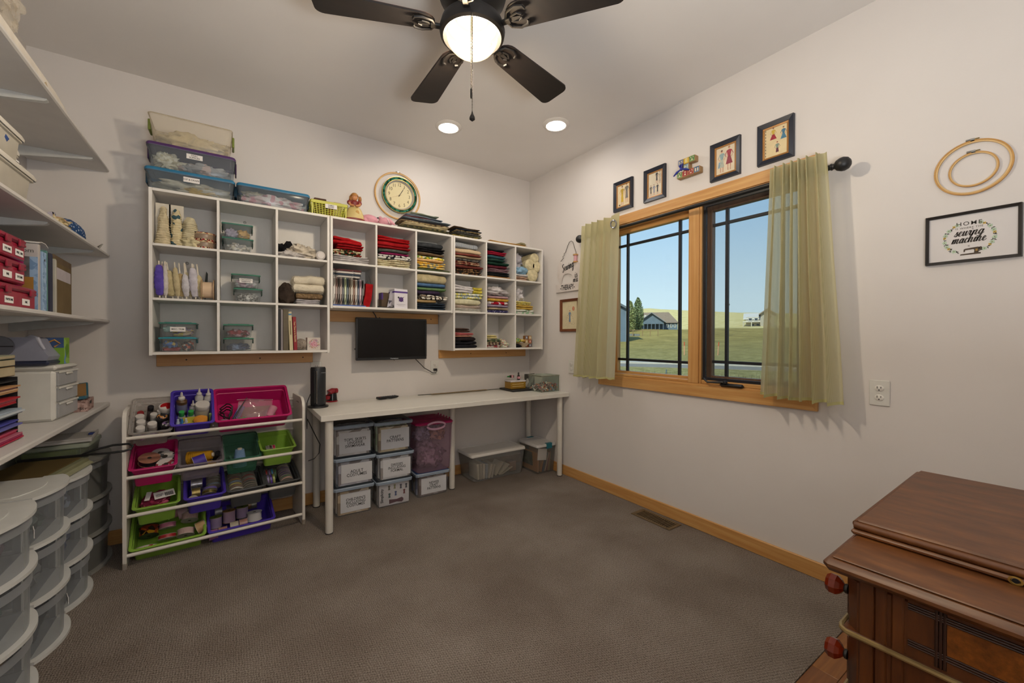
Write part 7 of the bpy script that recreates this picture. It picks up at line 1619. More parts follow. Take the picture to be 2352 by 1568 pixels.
# ---- work shelf
z = lshelf_z(3)
t = thing('letter_tray', 'black stacking letter tray organiser holding coloured papers', 'letter tray', (-.660, 2.285, z), 0)
for i in range(6): obj('tray_floor', B(-.235, 0, -.30, 0, .0+i*.042, .003+i*.042), BLACK, t)
for q_ in ((-.235, -.232), (-.003, 0)): pass
obj('end_wall', MB().box(-.235, 0, -.003, 0, 0, .225, .001), BLACK, t); obj('back_wall', B(-.235, -.232, -.30, -.003, .003, .225), BLACK, t)
for i, (pc, nm) in enumerate((('#a5123a', 'crimson'), ('#4a4aa8', 'blue and violet'), ('#9aa8b5', 'pale blue and white'), ('#b01624', 'bright red'), ('#b98a5a', 'tan and coral'))):
    pp = thing('paper_stack', '%s papers in the black letter tray' % nm, 'papers', (-.665, 2.28, z+.0036+i*.042), 0, 'coloured papers in the letter tray')
    for k_ in range(4 if i else 5):
        obj('sheet_block', B(-.225, .004+rnd.uniform(0, .025), -.29, -.006-rnd.uniform(0, .012), k_*.0062, k_*.0062+.005), M(mix(pc, ('#ffffff', '#6a4aa0', '#c9c4c0', '#000000', '#ffffff')[(i+k_) % 5], .22*(k_ % 3)), .7), pp)
zz = z+.228
for i, (L_, hh, col, nm) in enumerate(((.20, .036, '#8a6d45', 'tan'), (.19, .026, '#1d322e', 'dark green'), (.195, .014, '#8d9079', 'pale sage'))):
    t = thing('book', '%s book lying on top of the letter tray' % nm, 'book', (-.665, 2.28, zz), R(-4+4*i), 'books on the letter tray'); obj('cover', MB().box(-.16, 0, -L_, 0, 0, hh, .002), M(col, .7), t); obj('pages', B(-.155, .001, -L_+.006, -.004, .003, hh-.003), M('#b3a585', .8), t); zz += hh+.001
t = thing('small_drawer_unit', 'white plastic three-drawer unit standing on the work shelf', 'drawer unit', (-.646, 2.622, z), R(-2)); hD = .246; wD = .262; dD = .225
obj('case', MB().box(-dD, -.004, 0, wD, 0, hD-.022, .012), WHITE2, t); obj('top', MB().box(-dD-.003, .003, -.003, wD+.003, hD-.022, hD, .010), WHITE2, t)
for i in range(3):
    z0_ = .012+i*.070; d_ = obj('drawer', MB().box(-.05, .004, .018, wD-.012, z0_, z0_+.064, .004), CLEAR('#b5b6b8', .5, .25), t); obj('pull', MB().box(.004, .012, wD*.36, wD*.62, z0_+.048, z0_+.058, .003), WHITE2, d_)
    obj('drawer_lip', MB().box(.003, .008, .018, wD-.012, z0_+.058, z0_+.066, .002), WHITE2, d_)
zd = z+hD+.0008
t = thing('craft_machine', 'grey and lavender hand-crank die cutting machine on the drawer unit', 'craft machine', (-.66, 2.60, zd), 0)
obj('base', MB().box(-.215, -.004, .01, .16, 0, .022, .008), M('#2b3048', .4), t); obj('body', MB().prism([(-.215, .022), (-.010, .022), (-.004, .040), (-.03, .080), (-.045, .118), (-.060, .124), (-.17, .122), (-.215, .10)], .012, .155, 'y'), M('#8d8fa0', .4), t)
h_ = MB(); h_.M = Matrix.Translation((-.145, .010, .085)) @ Matrix.Rotation(PI/2, 4, 'X'); h_.lathe([(.044, 0), (.042, .006), (.0, .010)], n=26); obj('dial', h_, M('#63646d', .4), t); obj('dial_slot', B(-.187, -.103, -.002, .001, .083, .087), INK, t)
obj('handle', MB().tube([(-.075, .03, .120), (-.058, .025, .126), (-.040, .02, .118), (-.032, .02, .095), (-.020, .02, .070)], [.007, .009, .009, .008, .006], 10), M('#a5a7b5', .4), t)
t = thing('product_box', 'blue and green craft machine box behind the grey machine', 'box', (-.655, 2.765, zd), 0); obj('carton', B(-.235, .0, 0, .075, 0, .122, .001), M('#2f4f86', .5, var=.15), t); obj('green_panel', B(-.06, .0008, -.0008, .0, .0, .075), M('#76a52a', .5), t); obj('side_panel_print', B(0, .0008, .0, .075, .0, .122), PRINT(['#5f8a2c', '#8fb35a', '#6a8ab8', '#7fa040'], 22), t); obj('swirl', MB().tube([(-.05, -.001, .10), (-.03, -.0012, .112), (-.012, -.001, .095), (-.03, -.001, .08)], .004, 6), M('#c08a40', .5), t)
t = thing('news_box', 'open-topped box printed with pink newspaper pattern and hand hole', 'box', (-.603, 2.888, z), R(4)); NP = PRINT(['#9c7f78', '#b59a92', '#7d625c', '#a98d86'], 90)
wn, dn, hn = .17, .17, .056
for nm, q_ in (('side', (-dn, 0, 0, .004, 0, hn)), ('side', (-dn, 0, wn-.004, wn, 0, hn)), ('end', (-.004, 0, .004, wn-.004, 0, hn)), ('end', (-dn, -dn+.004, .004, wn-.004, 0, hn)), ('bottom', (-dn+.004, -.004, .004, wn-.004, 0, .004))): obj(nm, B(*q_), NP, t)
h_ = MB().box(-.0005, .0008, wn*.35, wn*.62, hn*.55, hn*.82, .001); obj('hand_hole', h_, INK, t)
text(t, 'St', .02, INK, Matrix.Translation((-.02, -.0008, .016)) @ Matrix.Rotation(PI/2, 4, 'X'))
t = thing('gift_box', 'teal box with brown lining tipped open on the newspaper box', 'box', (-.645, 2.915, z+hn+.001), (R(-4), R(-6), R(6))); TLB = M('#1f5a6b', .5); BRL = M('#8a6434', .7)
obj('tray', MB().box(-.11, .03, 0, .09, 0, .016, .002), TLB, t); obj('lining', B(-.105, .025, .004, .086, .016, .0172), BRL, t); l_ = MB(); l_.M = Matrix.Translation((0, .09, .012)) @ Matrix.Rotation(R(58), 4, 'X'); l_.box(-.11, .03, 0, .085, -.014, 0, .002); ld = obj('lid', l_, TLB, t); l_ = MB(); l_.M = Matrix.Translation((0, .09, .012)) @ Matrix.Rotation(R(58), 4, 'X'); l_.box(-.104, .024, .006, .079, 0, .001); obj('lid_lining', l_, BRL, ld)
obj('purple_pouch', MB().lump((-.05, .04, .032), (.03, .022, .018), 3, .3), M('#3f2a63', .6), t)

# ================================================================ drawer towers under the work shelf
TWF = CLEAR('#c4c8cc', .15, .3); TWW = M('#cfcfcb', .4, var=.03); TWG = M('#8f8e88', .4, var=.03)
def tower(label, y0, y1, xf, bulge, zs, fm, cont, dark=False, wm=TWW):
    t = thing('drawer_tower', label, 'drawer tower', (XL+.02, y0, 0), 0, 'bow-front drawer towers under the work shelf'); L = y1-y0; xb = xf-(XL+.02)
    def front(u): return xb+bulge*math.sin(PI*min(max(u, 0), 1))**.75
    def slabm(z0_, z1_, off, x0_=0.0, e=0.0):
        n = 18; P = [(x0_, -e), ]+[(front(i/n)+off, -e+(L+2*e)*i/n) for i in range(n+1)]+[(x0_, L+e)]
        return MB().prism(P, z0_, z1_, 'z')
    nz = len(zs)-1
    obj('top', slabm(zs[-1]-.012, zs[-1], .010, 0, .004), wm, t, 30)
    obj('top_panel', slabm(zs[-1], zs[-1]+.003, -.05, .03, -.03), wm, t, 30)
    for i in range(nz):
        z0_, z1_ = zs[i], zs[i+1]
        obj('deck', slabm(z0_+.001, z0_+.013, .012, 0, .003), wm, t, 30)
        # frosted drawer: curved front, sides, floor
        n = 18; a, b_ = z0_+.0135, z1_-.013; mb = MB()
        vs = [(front(j/n)*(.985 if k == 0 else .995)-.002, .012+(L-.024)*j/n, z) for k, z in enumerate((a, b_)) for j in range(n+1)]
        mb.add(vs, [(j, j+1, n+2+j, n+1+j) for j in range(n)]); mb.box(.04, xb-.01, .010, .012, a, b_-.03).box(.04, xb-.01, L-.012, L-.010, a, b_-.03).box(.04, xb-.005, .012, L-.012, a, a+.002)
        dr = obj('drawer', mb, fm, t, 60)
        m2 = MB(); 
        vs = [(front(j/n)+.001, .012+(L-.024)*j/n, z) for z in (b_-.036, b_-.004) for j in range(n+1)]; m2.add(vs, [(j, j+1, n+2+j, n+1+j) for j in range(n)]); obj('pull_lip', m2, CLEAR('#b9bcc0', .34, .35), dr, 60)
        for j in (0, 1): obj('side_post', MB().box(.0, .020, 0.002 if j == 0 else L-.010, .010 if j == 0 else L-.002, z0_+.013, z1_-.012).box(xb-.03, xb-.006, 0.002 if j == 0 else L-.010, .010 if j == 0 else L-.002, z0_+.013, z1_-.012), wm, t)
        cc = cont[i]
        if cc:
            col, tagged, nm = cc
            mb = MB().lump((0, 0, 0), (xb*.42, L*.40, (z1_-z0_)*.36), 5+i+int(y0*10), .45, 2.5, 20, 12, .9); zm = min(v[2] for v in mb.v); mb.v = [(min(max(a_+xb*.53, .05), xb-.02), min(max(q_+L*.5, .02), L-.02), min(zq-zm, (z1_-z0_)*.72)) for a_, q_, zq in mb.v]
            one('drawer_contents', nm, 'fabric', mb, PRINT([col, mix(col, '#ffffff', .15), mix(col, '#000000', .25), col], 18), (XL+.02, y0, z0_+.017), 0, 'contents of the drawer towers')
            if tagged:
                u = .72; cdm = obj('paper_tag', MB().box(-.001, .0006, -.026, .026, -.014, .014), PAPER, dr); cdm.location = (front(u)+.004, .012+(L-.024)*u, (a+b_)/2+.01); cdm.rotation_euler = (0, 0, R(18))
                text(cdm, tagged, .013, INK, Matrix.Translation((.001, 0, 0)) @ Matrix.Rotation(PI/2, 4, 'Z') @ Matrix.Rotation(PI/2, 4, 'X'))
    return t
DK = CLEAR('#8a8a86', .40, .3)
tower('far brownish drawer tower against the back wall', 2.895, 3.225, -.605, .042, (.0, .185, .365, .575), DK, (('#4a4038', None, 'dark brown cloth in the far tower, bottom drawer'), ('#57534e', 'BAGS', 'grey cloth in the far tower, middle drawer'), ('#5d5a52', None, 'taupe cloth in the far tower, top drawer')), wm=TWG)
tower('drawer tower topped by the khaki paper trimmer', 2.555, 2.870, -.615, .048, (.0, .195, .385, .575), TWF, (('#7d7a72', None, 'grey papers in the trimmer tower, bottom drawer'), ('#3f4f8a', None, 'blue and red cloth in the trimmer tower, middle drawer'), ('#8a93a8', None, 'white and blue cloth in the trimmer tower, top drawer')))
tower('drawer tower with a dark bottom drawer beside the trimmer tower', 2.215, 2.530, -.615, .050, (.0, .21, .42, .615), TWF, (('#4a4d52', 'FELT', 'charcoal felt in the second tower, bottom drawer'), ('#7d7f80', None, 'grey cloth in the second tower, middle drawer'), ('#5a6a62', None, 'dark green cloth in the second tower, top drawer')))
tower('drawer tower with a tape tag nearest the room entrance', 1.860, 2.190, -.615, .050, (.0, .21, .42, .615), TWF, (('#8a6a4a', None, 'tan papers in the tape tower, bottom drawer'), ('#6a8a78', None, 'green cloth in the tape tower, middle drawer'), ('#a890a0', 'TAPE', 'pink and white tapes in the tape tower, top drawer')))
# paper trimmer lying on the trimmer tower
zt3 = .5795
t = thing('paper_trimmer', 'khaki paper trimmer with long black looped cutting arm', 'paper trimmer', (-.735, 2.70, zt3), R(-8))
KH = M('#7d7c5c', .45); obj('board', MB().box(-.12, .125, -.18, .165, .004, .030, .006), KH, t); obj('bed', MB().box(-.115, .100, -.172, .150, .030, .036, .002), PRINT(['#5a4a2c', '#66552f', '#4d3f24'], 40, 'stripe'), t); obj('bevel_edge', MB().prism([(.100, .030), (.140, .004), (.140, .0), (.100, .0)], -.18, .165, 'y'), M('#8d8c6c', .4), t)
obj('blade_rail', MB().box(-.12, .125, .150, .162, .036, .048, .002), BLACK, t)
lp = [(.10, .156, .046), (.14, .150, .044), (.20, .146, .044), (.26, .150, .046), (.285, .160, .052), (.287, .172, .064), (.27, .178, .076), (.21, .174, .076), (.14, .164, .062)]
obj('arm_loop', MB().tube(lp, .0055, 8, True), BLACK, t)
# clear case of green craft items, white tray on top
t = bigbin('flat clear case of green craft packets on the far drawer tower', -.87, -.61, 2.93, .26, .5795, .085, CLEAR('#a9b2a2', .22, .15), CLEAR('#b8c0b0', .45, .15), None, grp='cases on the far tower')
for i, (y_, col) in enumerate(((2.97, '#8c9a3c'), (3.04, '#a8a05a'), (3.11, '#5f6a3c'))): one('craft_packet', '%s craft packet inside the flat clear case' % ('lime green', 'straw', 'moss green')[i], 'packet', B(0, .19, 0, .055, 0, .045, .003), M(col, .6), (-.85, y_, .584), 0, 'packets in the flat case')
t = thing('white_tray', 'white plastic tray lying on the flat clear case', 'tray', (-.60, 2.945, .6665), R(5)); obj('slab', MB().box(-.24, 0, 0, .24, 0, .016, .003), M('#bdbab6', .4), t); obj('rim', MB().box(-.24, 0, 0, .006, .016, .022).box(-.006, 0, .006, .24, .016, .022), M('#bdbab6', .4), t); one('blue_eraser', 'small blue eraser on the white tray', 'eraser', B(0, .02, 0, .03, 0, .010, .002), M('#26387a', .5), (-.635, 3.05, .6835))
# ================================================================ bin rack
RP = Vector((-.473, 2.864, 0)); RA = R(4.2)
RM = Matrix.Translation(RP) @ Matrix.Rotation(RA, 4, 'Z'); RI = RM.inverted()
RN = Vector((-math.sin(RA), math.cos(RA), 0))
def rk(px_, py_, yo): return RI @ onP(px_, py_, RP+RN*yo, RN)
def proj(p):
    d = Vector(p)-CAM; z_ = d.dot(fwd); return (W_/2+FPX*d.dot(rgt)/z_, H_/2-FPX*d.dot(upv)/z_)
RW = .858
t = thing('bin_rack', 'white four-tier bin rack with tilted colourful bins', 'rack', RM)
WR = M('#d8d2c8', .4, var=.03)
prf = [(0, 0), (.312, 0), (.312, .80), (.302, .815), (.06, .815), (.035, .805), (.012, .785), (0, .755)]
for x_ in (0, RW-.016):
    pn = obj('side_panel', MB().prism(prf, x_, x_+.016, 'x'), WR, t); obj('grip_slot', MB().box(x_-.0006, x_+.0166, .10, .19, .765, .785, .008), M('#8f867c', .7), pn)
    obj('foot_scuff', MB().box(x_-.0004, x_+.0164, .0, .02, 0.0, .03), M('#a3907a', .7), pn)
FZ = (.674, .468, .268, .064)
for z_ in FZ: obj('rod', MB().cyl((.016, .012, z_), (RW-.016, .012, z_), .0095, n=14), WR, t)
for z_ in FZ:
    obj('rod', MB().cyl((.016, .301, z_+.10), (RW-.016, .301, z_+.10), .0075, n=12), WR, t); obj('rod', MB().cyl((.016, .301, z_+.045), (RW-.016, .301, z_+.045), .0075, n=12), WR, t)
def rbin(label, fl, fr, backy, mat, big=False, h=.118, yo=.026, depth=.265, clear=False):
    A = rk(fl[0], fl[1], yo); Bq = rk(fr[0], fr[1], yo); zf = (A.z+Bq.z)/2; x0, x1 = A.x, Bq.x
    x0 = max(x0, .023); x1 = min(x1, RW-.023)
    best = (1e9, 0)
    for a in range(0, 46):
        ta = R(a); q_ = RM @ Vector((x0, yo+depth*math.cos(ta), zf+depth*math.sin(ta))); e_ = abs(proj(q_)[1]-backy)
        if e_ < best[0]: best = (e_, ta)
    tau = best[1]
    M4 = RM @ Matrix.Translation((x0, yo, zf)) @ Matrix.Rotation(tau, 4, 'X')   # x along the bin, y up the tilt, z out of the mouth
    w = x1-x0
    t = thing('plastic_bin', label, 'bin', M4, None, 'bins on the white rack')
    def ring(ix, iy, z_, c_=.016):
        a, b_, e, f = ix, w-ix, iy, depth-iy; out = []
        for (cx_, cy_, s0) in ((b_-c_, e+c_, -PI/2), (b_-c_, f-c_, 0), (a+c_, f-c_, PI/2), (a+c_, e+c_, PI)):
            out += [(cx_+c_*math.cos(s0+PI/2*j/3), cy_+c_*math.sin(s0+PI/2*j/3), z_) for j in range(4)]
        return out
    n = 16; ks = [(.0, .0, -.004), (.0, .0, .0), (.008, .008, 0.0), (.009, .009, -.028), (.013, .012, -.030), (.020, .018, -h), (.05, .05, -h)]
    vs = []
    for ix, iy, z_ in ks: vs += ring(ix, iy, z_)
    mb = MB().add(vs, [(j*n+i, j*n+(i+1) % n, (j+1)*n+(i+1) % n, (j+1)*n+i) for j in range(len(ks)-1) for i in range(n)]+[tuple(range((len(ks)-1)*n, len(ks)*n))])
    obj('tub', mb, mat, t); mb = MB(); rr_ = ring(-.001, -.001, -.002); mb.tube(rr_, .0042, 6, True); obj('rim', mb, mat, t)
    for x_ in (.034, w-.036): obj('rib', B(x_, x_+.003, .006, .011, -.032, -.006), mat, t)
    return M4, w, depth, h
def place(M4, x, y, z, rx=0, ry=0, rz=0): return M4 @ Matrix.Translation((x, y, z)) @ Euler((rx, ry, rz)).to_matrix().to_4x4()
PKm = M('#b51560', .38, var=.03); PUm = M('#4b37a8', .38, var=.03); GRm = M('#86ad3f', .38, var=.03); GYm = M('#4c4d4e', .42, var=.03)
C1 = CLEAR('#c9c4c0', .26, .2); C2 = CLEAR('#b9b0b8', .22, .2); C3 = CLEAR('#4f8a70', .34, .2)
def jar(label, M4, r, h, lid, body, lidmat=None, name='jar', cat='jar', grp='craft jars in the clear bin', lidprint=None):
    t = thing(name, label, cat, M4, None, grp)
    obj('body', MB().lathe([(r*.9, 0), (r, .003), (r, h*.68), (r*.86, h*.74), (r*.86, h*.8)], n=20), body, t)
    l_ = obj('lid', MB().lathe([(r*.98, h*.74), (r*1.0, h*.76), (r*1.0, h*.97), (r*.94, h), (0, h)], n=22), lid, t)
    if lidprint: obj('lid_print', MB().lathe([(r*.8, h+.0002), (r*.8, h+.0008), (0, h+.0008)], n=22), lidprint, l_)
    return t
def bottle(label, M4, r, h, body, cap, nozzle=True, cat='bottle', grp='bottles in the purple bin'):
    t = thing('bottle', label, cat, M4, None, grp)
    obj('body', MB().lathe([(r*.9, 0), (r, .004), (r, h*.62), (r*.55, h*.70), (r*.5, h*.72)], n=20), body, t)
    if nozzle: obj('nozzle', MB().lathe([(r*.62, h*.70), (r*.62, h*.77), (r*.30, h*.82), (r*.20, h*.96), (r*.14, h), (0, h)], n=16), cap, t)
    else: obj('cap', MB().lathe([(r*.72, h*.70), (r*.74, h*.72), (r*.72, h), (0, h)], n=16), cap, t)
    obj('paper_label', MB().lathe([(r*1.006, h*.14), (r*1.006, h*.50)], n=20, caps=False), M('#7d7f9c', .6), t)
def spool(label, M4, r, w_, rib, fl, cat='ribbon spool', grp='ribbon spools on the rack', hub=.2, name='ribbon_spool', core=None):
    """spool whose axis is local z, standing on its lower flange"""
    t = thing(name, label, cat, M4, None, grp)
    obj('ribbon', MB().lathe([(r*.4, .0012), (r*.93, .0012), (r*.93, w_-.0012), (r*.4, w_-.0012)], n=24), rib, t)
    for z_ in (0, w_-.0012): obj('flange', MB().lathe([(r*hub, z_), (r, z_), (r, z_+.0012), (r*hub, z_+.0012), (r*hub, z_)], n=26, caps=False), fl, t)
    obj('core', MB().lathe([(r*hub, .0006), (r*hub, w_-.0006)], n=14), core or M('#3a332c', .8), t)
    return t
WL = M('#cfcac4', .4); DJ = M('#3a3836', .4); KJ = M('#1d1c20', .35)
# ---------- row 0
M4, w, d, h = rbin('clear bin of white-lidded craft jars on the top tier', (295, 997), (394, 988), 917, C1)
jl = [(.040, .060, .020, '#8d8a86', 'white-capped paint jar, front corner of the clear bin'), (.040, .105, .020, '#9a958e', 'white-capped paint jar, second from the bin front'), (.034, .148, .020, '#7d7a76', 'white-capped paint jar, third from the bin front'), (.088, .084, .021, '#8a827c', 'white-capped jar between the silver lid and dark jars'), (.092, .155, .016, '#a8a49e', 'slim jar with bright white cap in the clear bin'), (.118, .178, .014, '#c4bca8', 'cream-capped small jar behind the slim jar')]
for x_, y_, r_, col, lb in jl: jar(lb, place(M4, x_, y_, -h+.004, R(-8)), r_, .085, WL, M(col, .35))
jar('dark jar with black and white printed lid in the clear bin', place(M4, .130, .125, -h+.004, R(-6)), .028, .090, KJ, KJ, lidprint=PRINT(['#c9c4be', '#c9c4be', '#6a5a8a', '#c98a4a', '#2a2a2c'], 80))
jar('dark jar with speckled paper lid at the clear bin front', place(M4, .152, .072, -h+.004, R(-6)), .028, .084, KJ, KJ, lidprint=PRINT(['#d0ccc6', '#d0ccc6', '#8a6a9a', '#3a3a3c'], 90))
jar('large jar with red and white lid at the back of the clear bin', place(M4, .148, .190, -h+.004, R(-6)), .036, .105, WL, M('#4a4f4a', .3), lidprint=PRINT(['#a5161c', '#a5161c', '#d8d2cc', '#a5161c'], 18))
jar('small black-capped bottle at the back of the clear bin', place(M4, .068, .205, -h+.004, R(-4), R(6)), .014, .100, KJ, M('#5a5350', .4))
jar('small red-capped jar in the back corner of the clear bin', place(M4, .034, .200, -h+.004), .015, .070, M('#8a1d22', .4), M('#8a7a76', .4))
for i, (x_, y_, col, nm) in enumerate(((.030, .034, '#9aa8b8', 'pale blue'), (.050, .025, '#9a7a9a', 'mauve'), (.095, .035, '#8a7a9c', 'violet'), (.125, .030, '#b5a48c', 'tan'), (.075, .032, '#a8b0b5', 'clear'), (.158, .032, '#a3a09c', 'smoky'))):
    one('glitter_vial', '%s glitter vial lying at the front of the clear bin' % nm, 'vial', MB().lump((0, 0, 0), (.017, .016, .014), 100+i, .3), M(col, .25), place(M4, x_, y_, -.060), None, 'glitter vials in the clear bin')
M4, w, d, h = rbin('purple bin of glue bottles on the top tier', (392, 977), (492, 970), 898, PUm)
bottle('brown glue bottle with white nozzle in the purple bin', place(M4, .046, .185, -h+.004, R(-14)), .026, .150, M('#5a3f22', .35), WL)
bottle('white glue bottle in the middle of the purple bin back', place(M4, .128, .200, -h+.004, R(-14)), .021, .160, M('#c9c5c2', .4), WL); bottle('white glue bottle in the right corner of the purple bin', place(M4, .172, .195, -h+.004, R(-14)), .021, .155, M('#d0ccca', .4), WL)
bottle('small clear squeeze bottle with white tip in the purple bin', place(M4, .098, .150, -h+.004, R(-8)), .017, .128, M('#b3b0b4', .3), WL)
jar('large cream jar with white screw lid in the purple bin', place(M4, .142, .135, -h+.004, R(-8)), .036, .112, WL, M('#b0a694', .4), grp='jars in the purple bin')
for i, x_ in enumerate((.046, .088)): bottle('green-capped paint bottle, %s of the pair in the purple bin' % ('first', 'second')[i], place(M4, x_, .105, -h+.004, R(-6)), .018, .096, M('#8f8f94', .35), M('#2f9a4a', .4), False)
one('orange_sponge', 'oval orange sponge at the front of the purple bin', 'sponge', MB().lump((0, 0, 0), (.034, .028, .012), 4, .06), M('#c98220', .8, bump=.6, bscale=200), place(M4, .132, .052, -.028, R(18)))
one('yellow_sponge', 'mustard sponge lying under the orange sponge', 'sponge', B(-.06, .06, -.03, .03, -.012, .012, .006), M('#a89a24', .8, bump=.6, bscale=200), place(M4, .105, .062, -.052, R(10)))
for i, (x_, col) in enumerate(((.030, '#b8c4cc'), (.048, '#2f7ab0'), (.066, '#c4c6c8'))): one('glue_tube', '%s tube standing at the front of the purple bin' % ('white and blue', 'bright blue', 'pale')[i], 'tube', MB().lathe([(.008, 0), (.009, .05), (.006, .056), (.005, .07), (0, .07)], n=14), M(col, .4), place(M4, x_, .040, -h+.03, R(-20)), None, 'tubes in the purple bin')
one('green_marker', 'light green marker standing in the purple bin corner', 'marker', MB().cyl((0, 0, 0), (0, 0, .1), .007, n=12), M('#8fa86a', .4), place(M4, .178, .060, -h+.006, R(-10)))
M4, w, d, h = rbin('large pink bin with a zip bag and cords on the top tier', (495, 968), (670, 952), 895, PKm)
one('cardboard_sheet', 'brown cardboard sheet lying in the large pink bin', 'cardboard', B(-.09, .09, -.06, .06, 0, .003), M('#8a6a48', .8), place(M4, .235, .13, -h+.012))
zb_ = MB().grid(lambda u, v: ((u-.5)*.19+.02*v, (v-.5)*.12, .02*math.sin(u*3)+.035*v*(1-u)+.006*noise.noise(Vector((u*5, v*5, 1)))), 16, 10); zb_.tube([(-.085, .06, .055), (-.03, .062, .05), (.05, .062, .03), (.115, .06, .02)], .003, 6)
one('zip_bag', 'clear zip bag with white seal in the large pink bin', 'bag', zb_, CLEAR('#d8b9c4', .25, .1), place(M4, .20, .135, -.085, R(15)))
bl_ = thing('hair_tongs', 'black coiled cord and plug in the large pink bin', 'cord', place(M4, 0, 0, -h+.010)); obj('coil', MB().tube([(.06+math.cos(a)*(.025+.01*math.sin(a*3)), .12+math.sin(a)*.05, .012+.004*a+.012*math.sin(a*2)) for a in [i*.45 for i in range(36)]], .0042, 6), BLACK, bl_); obj('grip', MB().tube([(.085, .06, .02), (.12, .12, .05), (.17, .20, .085)], [.006, .005, .002], 8), BLACK, bl_); obj('plug', MB().box(.03, .065, .055, .075, .02, .045, .004), M('#8a8a8c', .5), bl_)
one('green_mesh', 'heap of green netting in the large pink bin', 'netting', MB().lump((0, 0, 0), (.048, .032, .022), 7, .6, 3, 20, 12), M('#4f9a5c', .7), place(M4, .135, .055, -h+.03)); one('purple_pens', 'bunch of blue and purple pens in the large pink bin', 'pens', MB().cyl((-.02, 0, 0), (.02, .09, .02), .006).cyl((-.008, 0, .004), (.03, .085, .02), .006).cyl((.004, -.004, 0), (.04, .08, .016), .006), M('#5a62a8', .5), place(M4, .115, .095, -h+.022))
wc = thing('white_cable', 'tangled white cable in the large pink bin', 'cable', place(M4, .21, .05, -h+.016)); obj('loop', MB().tube([(math.cos(a)*.028+.010*a-.03, math.sin(a)*.022, .006+.003*math.sin(a*2.3)) for a in [i*.5 for i in range(30)]], .0032, 6), WL, wc)
one('pink_roll', 'roll of pale pink netting in the large pink bin', 'ribbon', MB().lathe([(.022, 0), (.024, .004), (.024, .07), (.02, .074)], n=18), M('#c98a9c', .7), place(M4, .285, .09, -h+.016, R(-70), 0, R(-30))); one('orange_clip', 'small orange clip in the large pink bin', 'clip', B(-.012, .012, -.006, .006, 0, .010, .003), M('#d0501c', .4), place(M4, .265, .052, -h+.020))
# ---------- row 1
M4, w, d, h = rbin('pink bin of ribbon spools on the second tier', (295, 1082), (405, 1065), 1020, PKm)
KR = M('#a8705a', .7); WP = PRINT(['#d2cdc8', '#d2cdc8', '#5a5a5e', '#d2cdc8', '#c9c4be'], 60)
spool('copper-faced ribbon spool in the pink second-tier bin', place(M4, .072, .135, -.050, R(6), R(4)), .048, .030, KJ, KR); spool('white printed ribbon spool right of the copper one', place(M4, .142, .150, -.060, R(10), R(-6)), .044, .028, KJ, WP, hub=.3); spool('white ribbon spool at the back of the pink bin', place(M4, .118, .205, -.066, R(4)), .042, .026, M('#7a3a4a', .6), M('#c9c2be', .7), hub=.3); spool('white spool with red lettering at the pink bin front', place(M4, .146, .078, -.060, R(14)), .044, .024, M('#8a2a34', .5), PRINT(['#d2c8c4', '#d2c8c4', '#8a3a40', '#d2c8c4'], 55), hub=.25); spool('black ribbon spool at the pink bin front', place(M4, .068, .078, -.080, R(10)), .043, .022, KJ, KJ)
M4, w, d, h = rbin('clear bin of yarn cones on the second tier', (408, 1069), (514, 1058), 1010, C2)
def cone(label, M4, r0, r1, L, col, grp='yarn cones on the rack'):
    t = thing('yarn_cone', label, 'yarn', M4, None, grp); pr = []
    for k_ in range(25): f = k_/24; rr = r0+(r1-r0)*f; pr.append((rr*(1.0 if k_ % 2 else .95), L*f))
    obj('yarn', MB().lathe([(.004, 0)]+pr+[(.004, L)], n=22), CLOTH(col, .8), t); obj('core', MB().lathe([(.014, -.004), (.012, L+.008), (.008, L+.008)], n=14), M('#c9c0b0', .7), t)
cone('golden yellow yarn cone in the clear bin', place(M4, .045, .14, -.055, 0, R(78), R(-14)), .040, .026, .12, '#c08a18'); spool('purple ribbon spool with white face in the clear bin', place(M4, .070, .075, -.046, 0, R(78), R(10)), .036, .060, M('#45309a', .5), M('#d8d5d2', .5)); one('black_spool', 'black thread spool at the back of the clear yarn bin', 'thread', MB().lathe([(.018, 0), (.020, .003), (.016, .006), (.016, .05), (.020, .053), (.018, .056)], n=16), KJ, place(M4, .165, .135, -.075, R(20), R(30))); cone('mustard yarn cone lying under the purple spool', place(M4, .085, .11, -.085, 0, R(84), R(-20)), .028, .018, .10, '#b8901f'); one('red_felt', 'red felt scrap in the clear yarn bin', 'felt', MB().lump((0, 0, 0), (.04, .03, .008), 4, .5), CLOTH('#a52a24'), place(M4, .14, .17, -.085))
M4, w, d, h = rbin('see-through green bin with a blue yarn cone on the second tier', (515, 1056), (600, 1048), 1000, C3)
cone('pale blue yarn cone standing in the see-through green bin', place(M4, .085, .075, -h+.006, R(-20)), .040, .024, .105, '#7c9cc4'); one('green_strip', 'mint green plastic strip in the see-through green bin', 'strip', B(-.006, .006, -.05, .05, 0, .004, .001), M('#6a9a80', .5), place(M4, .05, .14, -h+.008, 0, 0, R(10)))
M4, w, d, h = rbin('lime green bin with a few spools on the second tier', (601, 1034), (680, 1025), 996, GRm)
for i, (x_, col, nm) in enumerate(((.036, '#6a6a62', 'grey'), (.054, '#3a2420', 'dark brown'), (.072, '#a8123f', 'hot pink'))): spool('%s ribbon spool standing in the lime green bin' % nm, place(M4, x_, .090, -.052, 0, R(86), 0), .036, .015, M(col, .4), M('#b9b2a8', .6))
